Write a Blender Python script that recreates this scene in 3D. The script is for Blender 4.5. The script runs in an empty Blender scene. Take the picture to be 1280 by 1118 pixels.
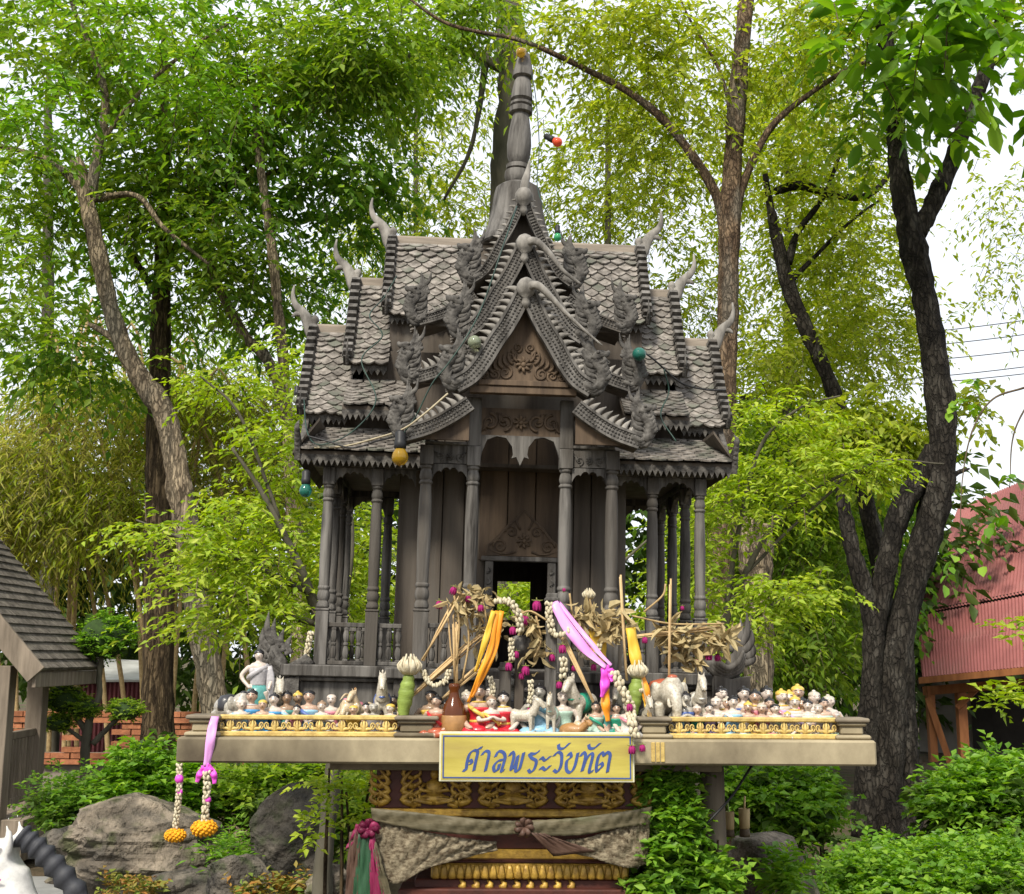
import bpy, math, random
import numpy as np
from mathutils import Vector, Matrix

# ------------------------------------------------------------------ camera, sky, sun, exposure
SC = bpy.context.scene
COL = SC.collection
R = math.radians
CAM = Vector((0.0, -3.75, 1.60)); FPX = 1500.0; PITCH = math.atan(261 / 1500.0); ROLL = R(0.3)
cam_d = bpy.data.cameras.new('camera'); cam = bpy.data.objects.new('camera', cam_d); COL.objects.link(cam)
cam_d.sensor_width = 36; cam_d.lens = 36 * FPX / 1280; cam_d.clip_end = 2000; cam_d.clip_start = 0.05
cam.matrix_world = Matrix.Translation(CAM) @ Matrix.Rotation(math.pi / 2 + PITCH, 4, 'X') @ Matrix.Rotation(ROLL, 4, 'Z')
SC.camera = cam

SUN_EL, SUN_AZ = R(47), R(-24)            # azimuth measured from behind the camera, towards its left when negative
world = bpy.data.worlds.new('World'); SC.world = world; world.use_nodes = True
wn, wl = world.node_tree.nodes, world.node_tree.links
sky = wn.new('ShaderNodeTexSky'); sky.sky_type = 'NISHITA'; sky.sun_disc = False
sky.sun_elevation = SUN_EL; sky.sun_rotation = math.pi + SUN_AZ * -1
sky.air_density = 1.3; sky.dust_density = 4.0; sky.ozone_density = 1.0
bg = wn['Background']; bg.inputs['Strength'].default_value = 0.13
tcw = wn.new('ShaderNodeTexCoord'); nzw = wn.new('ShaderNodeTexNoise'); nzw.inputs['Scale'].default_value = 2.2
nzw.inputs['Detail'].default_value = 6; nzw.inputs['Roughness'].default_value = 0.55
mpw = wn.new('ShaderNodeMapping'); mpw.inputs['Scale'].default_value = (1, 1, 2.4)
rpw = wn.new('ShaderNodeValToRGB'); rpw.color_ramp.elements[0].position = 0.30; rpw.color_ramp.elements[1].position = 0.62
rpw.color_ramp.elements[0].color = (0.80, 0.80, 0.80, 1); rpw.color_ramp.elements[1].color = (0.95, 0.95, 0.95, 1)
mxw = wn.new('ShaderNodeMix'); mxw.data_type = 'RGBA'; mxw.inputs['B'].default_value = (4.35, 4.5, 4.75, 1)   # thin bright cloud veil
wl.new(tcw.outputs['Generated'], mpw.inputs['Vector']); wl.new(mpw.outputs['Vector'], nzw.inputs['Vector'])
wl.new(nzw.outputs['Fac'], rpw.inputs['Fac']); wl.new(rpw.outputs['Color'], mxw.inputs['Factor'])
wl.new(sky.outputs['Color'], mxw.inputs['A']); wl.new(mxw.outputs['Result'], bg.inputs['Color'])
sun_d = bpy.data.lights.new('sun', 'SUN'); sun_d.energy = 2.5; sun_d.angle = R(11); sun_d.color = (1.0, 0.94, 0.82)
sun = bpy.data.objects.new('sun', sun_d); COL.objects.link(sun); sun.location = (-6, -8, 14)
sdir = Vector((math.sin(SUN_AZ) * math.cos(SUN_EL), -math.cos(SUN_AZ) * math.cos(SUN_EL), math.sin(SUN_EL)))
sun.rotation_euler = sdir.to_track_quat('Z', 'Y').to_euler()
SC.view_settings.view_transform = 'Standard'; SC.view_settings.look = 'None'
SC.view_settings.exposure = 1.08; SC.view_settings.gamma = 1.0
SC.cycles.max_bounces = 5; SC.cycles.diffuse_bounces = 3; SC.cycles.glossy_bounces = 2; SC.cycles.transmission_bounces = 4; SC.cycles.volume_bounces = 0; SC.cycles.transparent_max_bounces = 8

# ------------------------------------------------------------------ helpers
_cr, _sr = math.cos(ROLL), math.sin(ROLL)
_fw = Vector((0, math.cos(PITCH), math.sin(PITCH))); _up0 = Vector((0, -math.sin(PITCH), math.cos(PITCH))); _rt0 = Vector((1, 0, 0))
_rt = _rt0 * _cr + _up0 * _sr; _up = _up0 * _cr - _rt0 * _sr
def ray(u, v): return _fw + _rt * ((u - 640) / FPX) + _up * ((559 - v) / FPX)
def W(u, v, Y):
    d = ray(u, v); return CAM + d * ((Y - CAM.y) / d.y)
def M_(Y): return (Y - CAM.y) / FPX      # metres per photo pixel at a depth

def tag(o, label=None, cat=None, group=None, kind=None):
    if label: o['label'] = label
    if cat: o['category'] = cat
    if group: o['group'] = group
    if kind: o['kind'] = kind
    return o
def empty(name, loc=(0, 0, 0), label=None, cat=None, group=None):
    o = bpy.data.objects.new(name, None); o.empty_display_size = 0.05; o.location = loc; COL.objects.link(o)
    return tag(o, label, cat, group)
def copy_tree(o, parent=None):
    c = o.copy(); COL.objects.link(c); c.parent = parent
    for ch in list(o.children): copy_tree(ch, c)
    return c
def bez(P, n):                             # Catmull-Rom through the points, any dimension
    P = np.array(P, float)
    if len(P) < 3:
        t = np.linspace(0, 1, n)[:, None]; return P[0] * (1 - t) + P[-1] * t
    Q = np.vstack([2 * P[0] - P[1], P, 2 * P[-1] - P[-2]]); out = []
    for s in np.linspace(0, len(P) - 1 - 1e-9, n):
        i = int(s); t = s - i; a, b, c, d = Q[i], Q[i + 1], Q[i + 2], Q[i + 3]
        out.append(0.5 * (2 * b + (c - a) * t + (2 * a - 5 * b + 4 * c - d) * t * t + (3 * b - a - 3 * c + d) * t ** 3))
    return np.array(out)

class MB:
    def __init__(s): s.v = []; s.f = []; s.sm = []; s.mi = []; s.m = 0
    def add(s, V, F, smooth=False, mt=None):
        o = len(s.v); V = [tuple(p) for p in V]; s.v += V
        s.f += [tuple(i + o for i in f) for f in F]; s.sm += [smooth] * len(F); s.mi += [s.m] * len(F); return s
    def box(s, c, d, mat=None, top=1.0):
        x, y, z = d[0] / 2, d[1] / 2, d[2] / 2
        V = [(-x, -y, -z), (x, -y, -z), (x, y, -z), (-x, y, -z), (-x * top, -y * top, z), (x * top, -y * top, z), (x * top, y * top, z), (-x * top, y * top, z)]
        V = [Vector(p) for p in V]
        if mat is not None: V = [mat @ p for p in V]
        V = [p + Vector(c) for p in V]
        return s.add(V, [(0, 3, 2, 1), (4, 5, 6, 7), (0, 1, 5, 4), (1, 2, 6, 5), (2, 3, 7, 6), (3, 0, 4, 7)])
    def bx(s, x0, x1, y0, y1, z0, z1): return s.box(((x0 + x1) / 2, (y0 + y1) / 2, (z0 + z1) / 2), (abs(x1 - x0), abs(y1 - y0), abs(z1 - z0)))
    def beam(s, a, b, w, h, up=(0, 0, 1)):
        a, b = Vector(a), Vector(b); d = b - a; L = d.length; d.normalize(); r = d.cross(Vector(up)).normalized(); u = r.cross(d)
        m = Matrix((r, d, u)).transposed(); return s.box((a + b) / 2, (w, L, h), m)
    def tube(s, path, rad, seg=8, flat=1.0, cap=True, nrm=None, smooth=True, jit=0, rnd=None):
        P = np.array([tuple(p) for p in path], float); n = len(P)
        if np.isscalar(rad): rad = [rad] * n
        T = np.gradient(P, axis=0); T /= np.linalg.norm(T, axis=1)[:, None] + 1e-12
        ref = np.array(nrm if nrm is not None else ((0, 1, 0) if abs(T[0][1]) < 0.9 else (1, 0, 0)), float)
        V = []; fl = [rnd.uniform(-1, 1) * jit * .9 for _ in range(seg)] if jit else None
        for i in range(n):
            b = np.cross(T[i], ref); b /= np.linalg.norm(b) + 1e-12; a = np.cross(b, T[i]); ref = a if nrm is None else ref
            for k in range(seg):
                an = 2 * math.pi * k / seg; r = rad[i]
                if jit: r *= 1 + jit * (rnd.random() - 0.5) + fl[k] * (.6 + .4 * math.sin(i * .45 + k))
                V.append(P[i] + b * math.cos(an) * r + a * math.sin(an) * r * flat)
        F = []
        for i in range(n - 1):
            for k in range(seg):
                k2 = (k + 1) % seg; F.append((i * seg + k, i * seg + k2, (i + 1) * seg + k2, (i + 1) * seg + k))
        if cap: F += [tuple(range(seg))[::-1], tuple((n - 1) * seg + k for k in range(seg))]
        return s.add(V, F, smooth)
    def horn(s, pts, r0, r1=0.0008, seg=6, flat=0.6, n=9, nrm=(0, 1, 0), bulge=0.25):
        P = bez(pts, n); t = np.linspace(0, 1, n); rr = r0 * (1 - t) + r1 * t + r0 * bulge * np.sin(np.pi * t)
        return s.tube(P, list(rr), seg, flat, True, nrm)
    def lathe(s, prof, c=(0, 0, 0), seg=12, sx=1.0, sy=1.0, smooth=True, rot=0.0, mat=None):
        V = []; n = len(prof)
        for r, z in prof:
            for k in range(seg):
                a = 2 * math.pi * k / seg + rot; p = Vector((r * math.cos(a) * sx, r * math.sin(a) * sy, z))
                if mat is not None: p = mat @ p
                V.append(p + Vector(c))
        F = []
        for i in range(n - 1):
            for k in range(seg):
                k2 = (k + 1) % seg; F.append((i * seg + k, i * seg + k2, (i + 1) * seg + k2, (i + 1) * seg + k))
        F += [tuple(range(seg))[::-1], tuple((n - 1) * seg + k for k in range(seg))]
        return s.add(V, F, smooth)
    def ell(s, c, r, seg=10, rings=7, mat=None):
        prof = [(max(0.02, math.sin(math.pi * i / rings)), -math.cos(math.pi * i / rings)) for i in range(rings + 1)]
        S = Matrix.Diagonal(Vector(r)); m = (mat @ S) if mat is not None else S
        return s.lathe(prof, c, seg, mat=m)
    def prism(s, out, y0, y1):              # outline in (x, z), extruded along y
        n = len(out); V = [(p[0], y0, p[1]) for p in out] + [(p[0], y1, p[1]) for p in out]
        F = [tuple(range(n)), tuple(range(2 * n - 1, n - 1, -1))] + [(i, i + n, (i + 1) % n + n, (i + 1) % n) for i in range(n)]
        return s.add(V, F)
    def strip(s, path, w, th, y):           # ribbon of width w along a path in (x, z), th thick from y backwards
        P = np.array(path, float); T = np.gradient(P, axis=0); T /= np.linalg.norm(T, axis=1)[:, None]
        N = np.stack([-T[:, 1], T[:, 0]], 1); n = len(P)
        ww = np.full(n, w) if np.isscalar(w) else np.array(w)
        A = P + N * ww[:, None] / 2; B = P - N * ww[:, None] / 2
        V = [(a[0], y, a[1]) for a in A] + [(b[0], y, b[1]) for b in B] + [(a[0], y + th, a[1]) for a in A] + [(b[0], y + th, b[1]) for b in B]
        F = []
        for i in range(n - 1):
            F += [(i, i + 1, n + i + 1, n + i), (2 * n + i, 3 * n + i, 3 * n + i + 1, 2 * n + i + 1), (i, 2 * n + i, 2 * n + i + 1, i + 1), (n + i, n + i + 1, 3 * n + i + 1, 3 * n + i)]
        F += [(0, n, 3 * n, 2 * n), (n - 1, 3 * n - 1, 4 * n - 1, 2 * n - 1)]
        return s.add(V, F)
    def xf(s, m):
        s.v = [tuple(m @ Vector(p)) for p in s.v]; return s
    def mesh(s, name):
        me = bpy.data.meshes.new(name); me.from_pydata(s.v, [], s.f); me.polygons.foreach_set('use_smooth', s.sm)
        if any(s.mi): me.polygons.foreach_set('material_index', s.mi)
        me.update(); return me
    def build(s, name, mat, parent=None, bevel=0, remesh=0, loc=None):
        me = s.mesh(name); mats = mat if isinstance(mat, (list, tuple)) else [mat]
        for m in mats: me.materials.append(m)
        o = bpy.data.objects.new(name, me); COL.objects.link(o)
        if parent is not None: o.parent = parent
        if loc is not None: o.location = loc
        if bevel:
            b = o.modifiers.new('bevel', 'BEVEL'); b.width = bevel; b.segments = 1; b.limit_method = 'ANGLE'; b.angle_limit = R(40)
        if remesh:
            r = o.modifiers.new('remesh', 'REMESH'); r.mode = 'VOXEL'; r.voxel_size = remesh; r.use_smooth_shade = True
            sm = o.modifiers.new('soft', 'SMOOTH'); sm.iterations = 3; sm.factor = 0.5
            dg = bpy.context.evaluated_depsgraph_get(); me2 = bpy.data.meshes.new_from_object(o.evaluated_get(dg))
            o.modifiers.clear(); o.data = me2
        return o
def obj_from(name, me, parent=None, m=None):
    o = bpy.data.objects.new(name, me); COL.objects.link(o); o.parent = parent
    if m is not None: o.matrix_local = m
    return o

# ------------------------------------------------------------------ materials
def C3(c): return (c[0], c[1], c[2], 1)
def mat(name, c1, c2=None, scale=8, stretch=(1, 1, 1), rough=0.7, bump=0.3, fine=60, spec=0.3, rnd=0.0, lo=0.35, hi=0.65, metal=0.0, c3=None, s3=3, dist=0.004, coat=0, c3lo=0.52, c3hi=0.66, crack=0):
    m = bpy.data.materials.new(name); m.use_nodes = True; N, L = m.node_tree.nodes, m.node_tree.links; p = N['Principled BSDF']
    c2 = c2 or tuple(x * 0.7 for x in c1)
    tc = N.new('ShaderNodeTexCoord'); mp = N.new('ShaderNodeMapping'); mp.inputs['Scale'].default_value = stretch; L.new(tc.outputs['Object'], mp.inputs['Vector'])
    oi = N.new('ShaderNodeObjectInfo'); va = N.new('ShaderNodeVectorMath'); va.operation = 'ADD'
    cx = N.new('ShaderNodeMath'); cx.operation = 'MULTIPLY'; cx.inputs[1].default_value = 17.0; L.new(oi.outputs['Random'], cx.inputs[0])
    L.new(mp.outputs['Vector'], va.inputs[0]); L.new(cx.outputs[0], va.inputs[1])
    n1 = N.new('ShaderNodeTexNoise'); n1.inputs['Scale'].default_value = scale; n1.inputs['Detail'].default_value = 7; n1.inputs['Roughness'].default_value = 0.62; L.new(va.outputs[0], n1.inputs['Vector'])
    rp = N.new('ShaderNodeValToRGB'); rp.color_ramp.elements[0].position = lo; rp.color_ramp.elements[1].position = hi
    rp.color_ramp.elements[0].color = C3(c2); rp.color_ramp.elements[1].color = C3(c1); L.new(n1.outputs['Fac'], rp.inputs['Fac']); out = rp.outputs['Color']
    if c3:
        n3 = N.new('ShaderNodeTexNoise'); n3.inputs['Scale'].default_value = s3; n3.inputs['Detail'].default_value = 5; L.new(va.outputs[0], n3.inputs['Vector'])
        r3 = N.new('ShaderNodeValToRGB'); r3.color_ramp.elements[0].position = c3lo; r3.color_ramp.elements[1].position = c3hi; L.new(n3.outputs['Fac'], r3.inputs['Fac'])
        mx = N.new('ShaderNodeMix'); mx.data_type = 'RGBA'; mx.inputs['B'].default_value = C3(c3); L.new(r3.outputs['Color'], mx.inputs['Factor']); L.new(out, mx.inputs['A']); out = mx.outputs['Result']
    if crack:
        vo = N.new('ShaderNodeTexVoronoi'); vo.feature = 'DISTANCE_TO_EDGE'; vo.inputs['Scale'].default_value = crack
        wv = N.new('ShaderNodeVectorMath'); wv.operation = 'MULTIPLY_ADD'; wv.inputs[1].default_value = (.12, .12, .12); L.new(n1.outputs['Color'], wv.inputs[0]); L.new(va.outputs[0], wv.inputs[2]); L.new(wv.outputs[0], vo.inputs['Vector'])
        rc = N.new('ShaderNodeValToRGB'); rc.color_ramp.elements[0].position = 0.0; rc.color_ramp.elements[1].position = 0.16; rc.color_ramp.elements[0].color = (.48, .48, .48, 1); L.new(vo.outputs['Distance'], rc.inputs['Fac'])
        mc = N.new('ShaderNodeMix'); mc.data_type = 'RGBA'; mc.blend_type = 'MULTIPLY'; mc.inputs['Factor'].default_value = .85; L.new(out, mc.inputs['A']); L.new(rc.outputs['Color'], mc.inputs['B']); out = mc.outputs['Result']
    if rnd:
        hs = N.new('ShaderNodeHueSaturation'); mr = N.new('ShaderNodeMapRange'); mr.inputs['To Min'].default_value = 1 - rnd; mr.inputs['To Max'].default_value = 1 + rnd
        L.new(oi.outputs['Random'], mr.inputs['Value']); L.new(mr.outputs['Result'], hs.inputs['Value']); L.new(out, hs.inputs['Color']); out = hs.outputs['Color']
    L.new(out, p.inputs['Base Color']); p.inputs['Roughness'].default_value = rough; p.inputs['Specular IOR Level'].default_value = spec; p.inputs['Metallic'].default_value = metal
    if coat: p.inputs['Coat Weight'].default_value = coat
    if bump:
        n2 = N.new('ShaderNodeTexNoise'); n2.inputs['Scale'].default_value = fine; n2.inputs['Detail'].default_value = 5; L.new(va.outputs[0], n2.inputs['Vector'])
        b = N.new('ShaderNodeBump'); b.inputs['Strength'].default_value = bump; b.inputs['Distance'].default_value = dist; L.new(n2.outputs['Fac'], b.inputs['Height'])
        if crack:
            ad = N.new('ShaderNodeMath'); ad.operation = 'ADD'; L.new(n2.outputs['Fac'], ad.inputs[0]); L.new(rc.outputs['Color'], ad.inputs[1]); L.new(ad.outputs[0], b.inputs['Height'])
        L.new(b.outputs['Normal'], p.inputs['Normal'])
    return m
def leafmat(name, a, b, c, trans=0.4, rough=0.5):
    m = bpy.data.materials.new(name); m.use_nodes = True; N, L = m.node_tree.nodes, m.node_tree.links; p = N['Principled BSDF']; out = N['Material Output']
    g = N.new('ShaderNodeNewGeometry'); rp = N.new('ShaderNodeValToRGB'); rp.color_ramp.elements[0].color = C3(a); rp.color_ramp.elements[1].color = C3(c)
    e = rp.color_ramp.elements.new(0.5); e.color = C3(b); L.new(g.outputs['Random Per Island'], rp.inputs['Fac']); L.new(rp.outputs['Color'], p.inputs['Base Color'])
    p.inputs['Roughness'].default_value = rough; p.inputs['Specular IOR Level'].default_value = 0.3
    t = N.new('ShaderNodeBsdfTranslucent'); hs = N.new('ShaderNodeHueSaturation'); hs.inputs['Saturation'].default_value = 1.1; hs.inputs['Value'].default_value = 1.25
    L.new(rp.outputs['Color'], hs.inputs['Color']); L.new(hs.outputs['Color'], t.inputs['Color'])
    mx = N.new('ShaderNodeMixShader'); mx.inputs['Fac'].default_value = trans; L.new(p.outputs[0], mx.inputs[1]); L.new(t.outputs[0], mx.inputs[2]); L.new(mx.outputs[0], out.inputs['Surface'])
    return m
def glassmat(name, c, rough=0.05, alpha=0.55):
    m = bpy.data.materials.new(name); m.use_nodes = True; p = m.node_tree.nodes['Principled BSDF']
    p.inputs['Base Color'].default_value = C3(c); p.inputs['Roughness'].default_value = rough; p.inputs['Transmission Weight'].default_value = alpha; p.inputs['IOR'].default_value = 1.4
    return m

# weathered carved teak of the shrine
ST = (1, 1, 0.12)
m_wood = mat('weathered_teak', (0.168, 0.158, 0.145), (0.027, 0.024, 0.021), 26, (1, 1, 0.10), 0.8, 0.9, 90, 0.25, 0.10, 0.36, 0.64, c3=(0.075, 0.066, 0.056), s3=8)
m_woodx = mat('weathered_teak_carved', (0.122, 0.114, 0.103), (0.018, 0.016, 0.0145), 45, (1, 1, 1), 0.82, 0.8, 120, 0.25, 0.10, 0.3, 0.66)
m_horn = mat('pale_weathered_teak', (0.28, 0.262, 0.235), (0.10, 0.092, 0.082), 22, (1, 1, 0.4), 0.78, 0.5, 90, 0.25, 0.08)
m_ridge = mat('sun_bleached_teak', (0.33, 0.28, 0.225), (0.19, 0.16, 0.13), 14, (0.14, 1, 1), 0.82, 0.6, 80, 0.2, 0.08)
m_tile = mat('teak_shingle', (0.265, 0.240, 0.213), (0.088, 0.078, 0.068), 30, (1, 1, 0.5), 0.85, 0.8, 110, 0.2, 0.26, c3=(0.12, 0.125, 0.10), s3=9)
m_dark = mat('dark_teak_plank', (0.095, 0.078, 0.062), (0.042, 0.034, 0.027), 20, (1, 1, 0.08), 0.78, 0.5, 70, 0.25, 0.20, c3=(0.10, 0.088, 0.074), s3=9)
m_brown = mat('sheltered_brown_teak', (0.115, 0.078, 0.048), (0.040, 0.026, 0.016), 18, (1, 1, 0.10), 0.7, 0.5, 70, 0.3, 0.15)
m_conc = mat('painted_concrete', (0.36, 0.305, 0.200), (0.235, 0.195, 0.125), 7, (1, 1, .6), 0.85, 0.5, 50, 0.2, 0.0, c3=(0.085, 0.068, 0.046), s3=2.6, c3lo=0.47, c3hi=0.66)
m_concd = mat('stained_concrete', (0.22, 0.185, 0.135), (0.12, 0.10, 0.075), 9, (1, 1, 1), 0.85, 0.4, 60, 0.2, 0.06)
m_gold = mat('gold_paint', (0.50, 0.31, 0.05), (0.20, 0.11, 0.018), 40, (1, 1, 1), 0.42, 0.4, 160, 0.5, 0.06, metal=0.25)
m_goldl = mat('pale_gold_paint', (0.60, 0.45, 0.15), (0.38, 0.26, 0.08), 40, (1, 1, 1), 0.5, 0.4, 160, 0.4, 0.06)
m_maroon = mat('maroon_paint', (0.085, 0.022, 0.014), (0.045, 0.014, 0.010), 16, (1, 1, 1), 0.55, 0.3, 60, 0.35)
m_black = mat('black_rubber', (0.02, 0.02, 0.022), (0.012, 0.012, 0.012), 20, rough=0.5, bump=0.1)
m_cable = mat('green_cable', (0.02, 0.055, 0.04), (0.015, 0.03, 0.025), 20, rough=0.5, bump=0)
# ------------------------------------------------------------------ the carved wooden spirit house
Z_SLAB = W(658, 924, 0.0).z
c0 = W(631, 870, 0.95)
SH = Matrix.Translation((c0.x, 0.95, Z_SLAB)) @ Matrix.Rotation(R(3.0), 4, 'Z') @ Matrix.Rotation(R(1.1), 4, 'Y')
SHI = SH.inverted()
def Lo(u, v, y):                              # a point of the photograph on the shrine's own plane y
    o = SHI @ CAM; d = SHI.to_3x3() @ ray(u, v); p = o + d * ((y - o.y) / d.y); return p.x, p.z
def Hx(ul, ur, v, y): return abs(Lo(ur, v, y)[0] - Lo(ul, v, y)[0]) / 2
def Zc(v, y, u=650): return Lo(u, v, y)[1]
shrine = empty('spirit_house', (0, 0, 0), 'carved grey weathered teak spirit house with tiered shingle roofs and spire', 'spirit house')
shrine.matrix_world = SH
rs = random.Random(5)

yP, yO, yW = -0.62, -0.40, -0.25
xPi, xPo = Hx(597, 714, 700, yP), Hx(535, 770, 700, yP)
xOi, xOo = Hx(468, 815, 700, yO), Hx(408, 876, 700, yO)
zF = Zc(837, yO); zT = Zc(592, yO); zTP = Zc(560, yP)
# --- base
b = MB(); zb = -0.03
b.bx(-0.80, 0.80, -0.47, 0.52, zF - 0.040, zF); b.bx(-0.77, 0.77, -0.45, 0.50, zF - 0.055, zF - 0.0401)
b.bx(-0.735, 0.735, -0.43, 0.48, zb + 0.045, zF - 0.0551); b.bx(-0.80, 0.80, -0.48, 0.53, zb, zb + 0.0449)
b.build('base_plinth', m_wood, shrine, 0.004)
b = MB(); b.bx(-0.43, 0.43, -0.70, -0.4701, zF - 0.037, zF - 0.002); b.bx(-0.40, 0.40, -0.68, -0.4701, zb + 0.045, zF - 0.0371); b.bx(-0.44, 0.44, -0.71, -0.4801, zb + 0.003, zb + 0.0449)
b.build('porch_plinth', m_wood, shrine, 0.004)
for i in range(3):
    MB().bx(-0.10, 0.10, -0.70 - 0.055 * (3 - i), -0.7101, zb, zb + (i + 1) * (zF - zb) / 3.3 - 0.004 * i).build('stair_step', m_wood, shrine, 0.003)
# --- columns
def column_mesh(h, w, sq=0.27):
    b = MB(); b.box((0, 0, h * sq / 2), (w, w, h * sq)); b.box((0, 0, h * sq + 0.004), (w * 1.12, w * 1.12, 0.008))
    r = w * 0.5; s = h * sq + 0.008; H = h - s - h * 0.09
    pr = [(0.80, 0), (1.0, .012), (1.02, .03), (.86, .05), (.78, .06), (.95, .075), (1.02, .10), (.95, .125), (.80, .145), (.98, .155), (.98, .17), (.84, .18), (.86, .25), (.93, .40), (.94, .55), (.88, .75), (.76, .865),
          (.96, .87), (.96, .885), (.72, .892), (.86, .90), (.94, .925), (.82, .955), (.66, .972), (.90, .98), (.90, 1.0)]
    b.lathe([(a * r, s + t * H) for a, t in pr], seg=14)
    b.box((0, 0, h - h * 0.045), (w * 0.96, w * 0.96, h * 0.09)); return b
wc = 15.5 * M_(0.55)
cm = column_mesh(zT - zF, wc); col_me = None
spots = [(x, y) for x in (-xOo, xOo) for y in (yO, -0.13, 0.14, 0.42)] + [(x, y) for x in (-xOi, xOi) for y in (yO, 0.42)]
for x, y in spots:
    if col_me is None: o = cm.build('column', m_wood, shrine, 0.002); col_me = o.data
    else:
        o = obj_from('column', col_me, shrine); b_ = o.modifiers.new('bevel', 'BEVEL'); b_.width = 0.002; b_.segments = 1
    o.location = (x, y, zF - 0.001)
pm = column_mesh(zTP - zF, wc * 1.1, 0.25); pme = None
for x in (-xPo, -xPi, xPi, xPo):
    if pme is None: o = pm.build('column', m_wood, shrine, 0.002); pme = o.data
    else:
        o = obj_from('column', pme, shrine); b_ = o.modifiers.new('bevel', 'BEVEL'); b_.width = 0.002; b_.segments = 1
    o.location = (x, yP, zF - 0.003)
# --- balustrades
zr = Zc(787, yO)
def baluster_mesh(h, r):
    pr = [(.9, 0), (.9, .06), (.55, .08), (.8, .13), (1, .24), (.85, .36), (.5, .45), (.8, .47), (.8, .52), (.5, .54), (.85, .63), (1, .75), (.7, .88), (.9, .92), (.9, 1)]
    return MB().lathe([(a * r, t * h) for a, t in pr], seg=8)
hb = zr - zF - 0.022; bal = None
def balustrade(x0, y0, x1, y1, n=3):
    global bal
    a, c = Vector((x0, y0, 0)), Vector((x1, y1, 0)); d = (c - a).normalized() * wc * 0.5
    b = MB(); b.beam(a + d + Vector((0, 0, zr)), c - d + Vector((0, 0, zr)), 0.022, 0.016); rl = b.build('balustrade_rail', m_wood, shrine, 0.002)
    MB().beam(a + d + Vector((0, 0, zF + 0.008)), c - d + Vector((0, 0, zF + 0.008)), 0.026, 0.014).build('bottom_rail', m_wood, rl, 0.002)
    for i in range(n):
        p = a.lerp(c, (i + 1) / (n + 1))
        if bal is None: o = baluster_mesh(hb + 0.006, 0.0115).build('baluster', m_wood, rl); bal = o.data
        else: o = obj_from('baluster', bal, rl)
        o.location = (p.x, p.y, zF + 0.012)
for s in (-1, 1):
    balustrade(s * xOo, yO, s * xOi, yO); balustrade(s * xOi, yO + 0.004, s * (xPo + .05), yO + 0.004); balustrade(s * xOo, yO, s * xOo, -0.13); balustrade(s * xOo, -0.13, s * xOo, 0.14)
    balustrade(s * xOo, 0.14, s * xOo, 0.42); balustrade(s * xPo, yP, s * xPi, yP); balustrade(s * xOo, 0.42, s * xOi, 0.42)
# --- cusped arches and beams over the columns
def cusp(x0, x1, zt, dz_end, dz_mid, n=5):
    w = x1 - x0; pts = [(x0, zt), (x1, zt), (x1, zt - dz_end)]
    for k in range(n):
        for j in range(6):
            t = (k + j / 6.0) / n; e = dz_mid + (dz_end - dz_mid) * (abs(2 * t - 1) ** 2.2); lobe = math.sin(math.pi * (j / 6.0)) ** 0.7 * 0.010
            pts.append((x1 - w * t, zt - e + lobe))
    pts.append((x0, zt - dz_end)); return pts
def arch(x0, x1, y, zt, e=0.06, m=0.022, n=5, nm='cusped_arch'):
    q = wc * 0.47; return MB().prism(cusp(min(x0, x1) + q, max(x0, x1) - q, zt, e, m, n), y - 0.009, y + 0.009).build(nm, m_wood, shrine)
for s in (-1, 1):
    arch(s * xOo, s * xOi, yO, zT - 0.001); arch(s * xOi, s * (xPo + 0.02), yO, zT - 0.001)
    arch(s * xOo, s * xOi, 0.42, zT - 0.001)
    arch(s * xPo, s * xPi, yP, Zc(588, yP) + 0.012, 0.050, 0.020, 4)
    for y0, y1 in ((yO, -0.13), (-0.13, 0.14), (0.14, 0.42)):
        o = arch(y0, y1, 0, zT - 0.001); o.rotation_euler = (0, 0, R(90)); o.location = (s * xOo, 0, 0)
b = MB()
for s in (-1, 1): a_ = sorted((s * (xOo + .05), s * (xPo - .02))); b.bx(a_[0], a_[1], yO - 0.017, yO + 0.017, zT, zT + 0.026)
b.bx(-xOo - .05, xOo + .05, 0.42 - 0.017, 0.42 + 0.017, zT, zT + 0.026)
for s in (-1, 1): b.bx(s * xOo - .0165, s * xOo + .0165, yO + 0.0171, 0.42 - 0.0171, zT + 0.0005, zT + 0.0255)
b.build('wall_plate', m_wood, shrine, 0.003)
# --- cella: planks, door, carved door pediment
xc = 0.425; zw = zT + 0.20
yD = yW - 0.02
dl, dr = Lo(616, 720, yD)[0], Lo(684, 720, yD)[0]; dm = (dl + dr) / 2; dh = (dr - dl) / 2; zD = Zc(703, yD)
def planks(x0, x1, y, z0, z1, n, m, axis='x', th=0.016):
    w = (x1 - x0) / n
    for i in range(n):
        b = MB(); d = rs.uniform(-0.003, 0.003); g = 0.0016
        if axis == 'x': b.bx(x0 + i * w + g, x0 + (i + 1) * w - g, y + d, y + d + th, z0, z1)
        else: b.bx(y + d, y + d + th, x0 + i * w + g, x0 + (i + 1) * w - g, z0, z1)
        b.build('plank', m, shrine, 0.002)
zsh = Zc(560, yD)
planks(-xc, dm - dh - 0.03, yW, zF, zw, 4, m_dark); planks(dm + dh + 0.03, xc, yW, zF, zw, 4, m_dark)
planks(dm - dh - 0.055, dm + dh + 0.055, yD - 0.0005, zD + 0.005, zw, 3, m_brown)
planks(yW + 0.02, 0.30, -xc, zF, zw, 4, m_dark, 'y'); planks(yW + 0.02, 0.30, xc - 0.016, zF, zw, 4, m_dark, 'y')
wz0, wz1 = Zc(775, 0.30), Zc(727, 0.30); wx0, wx1 = Lo(622, 750, 0.30)[0], Lo(662, 750, 0.30)[0]
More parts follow.
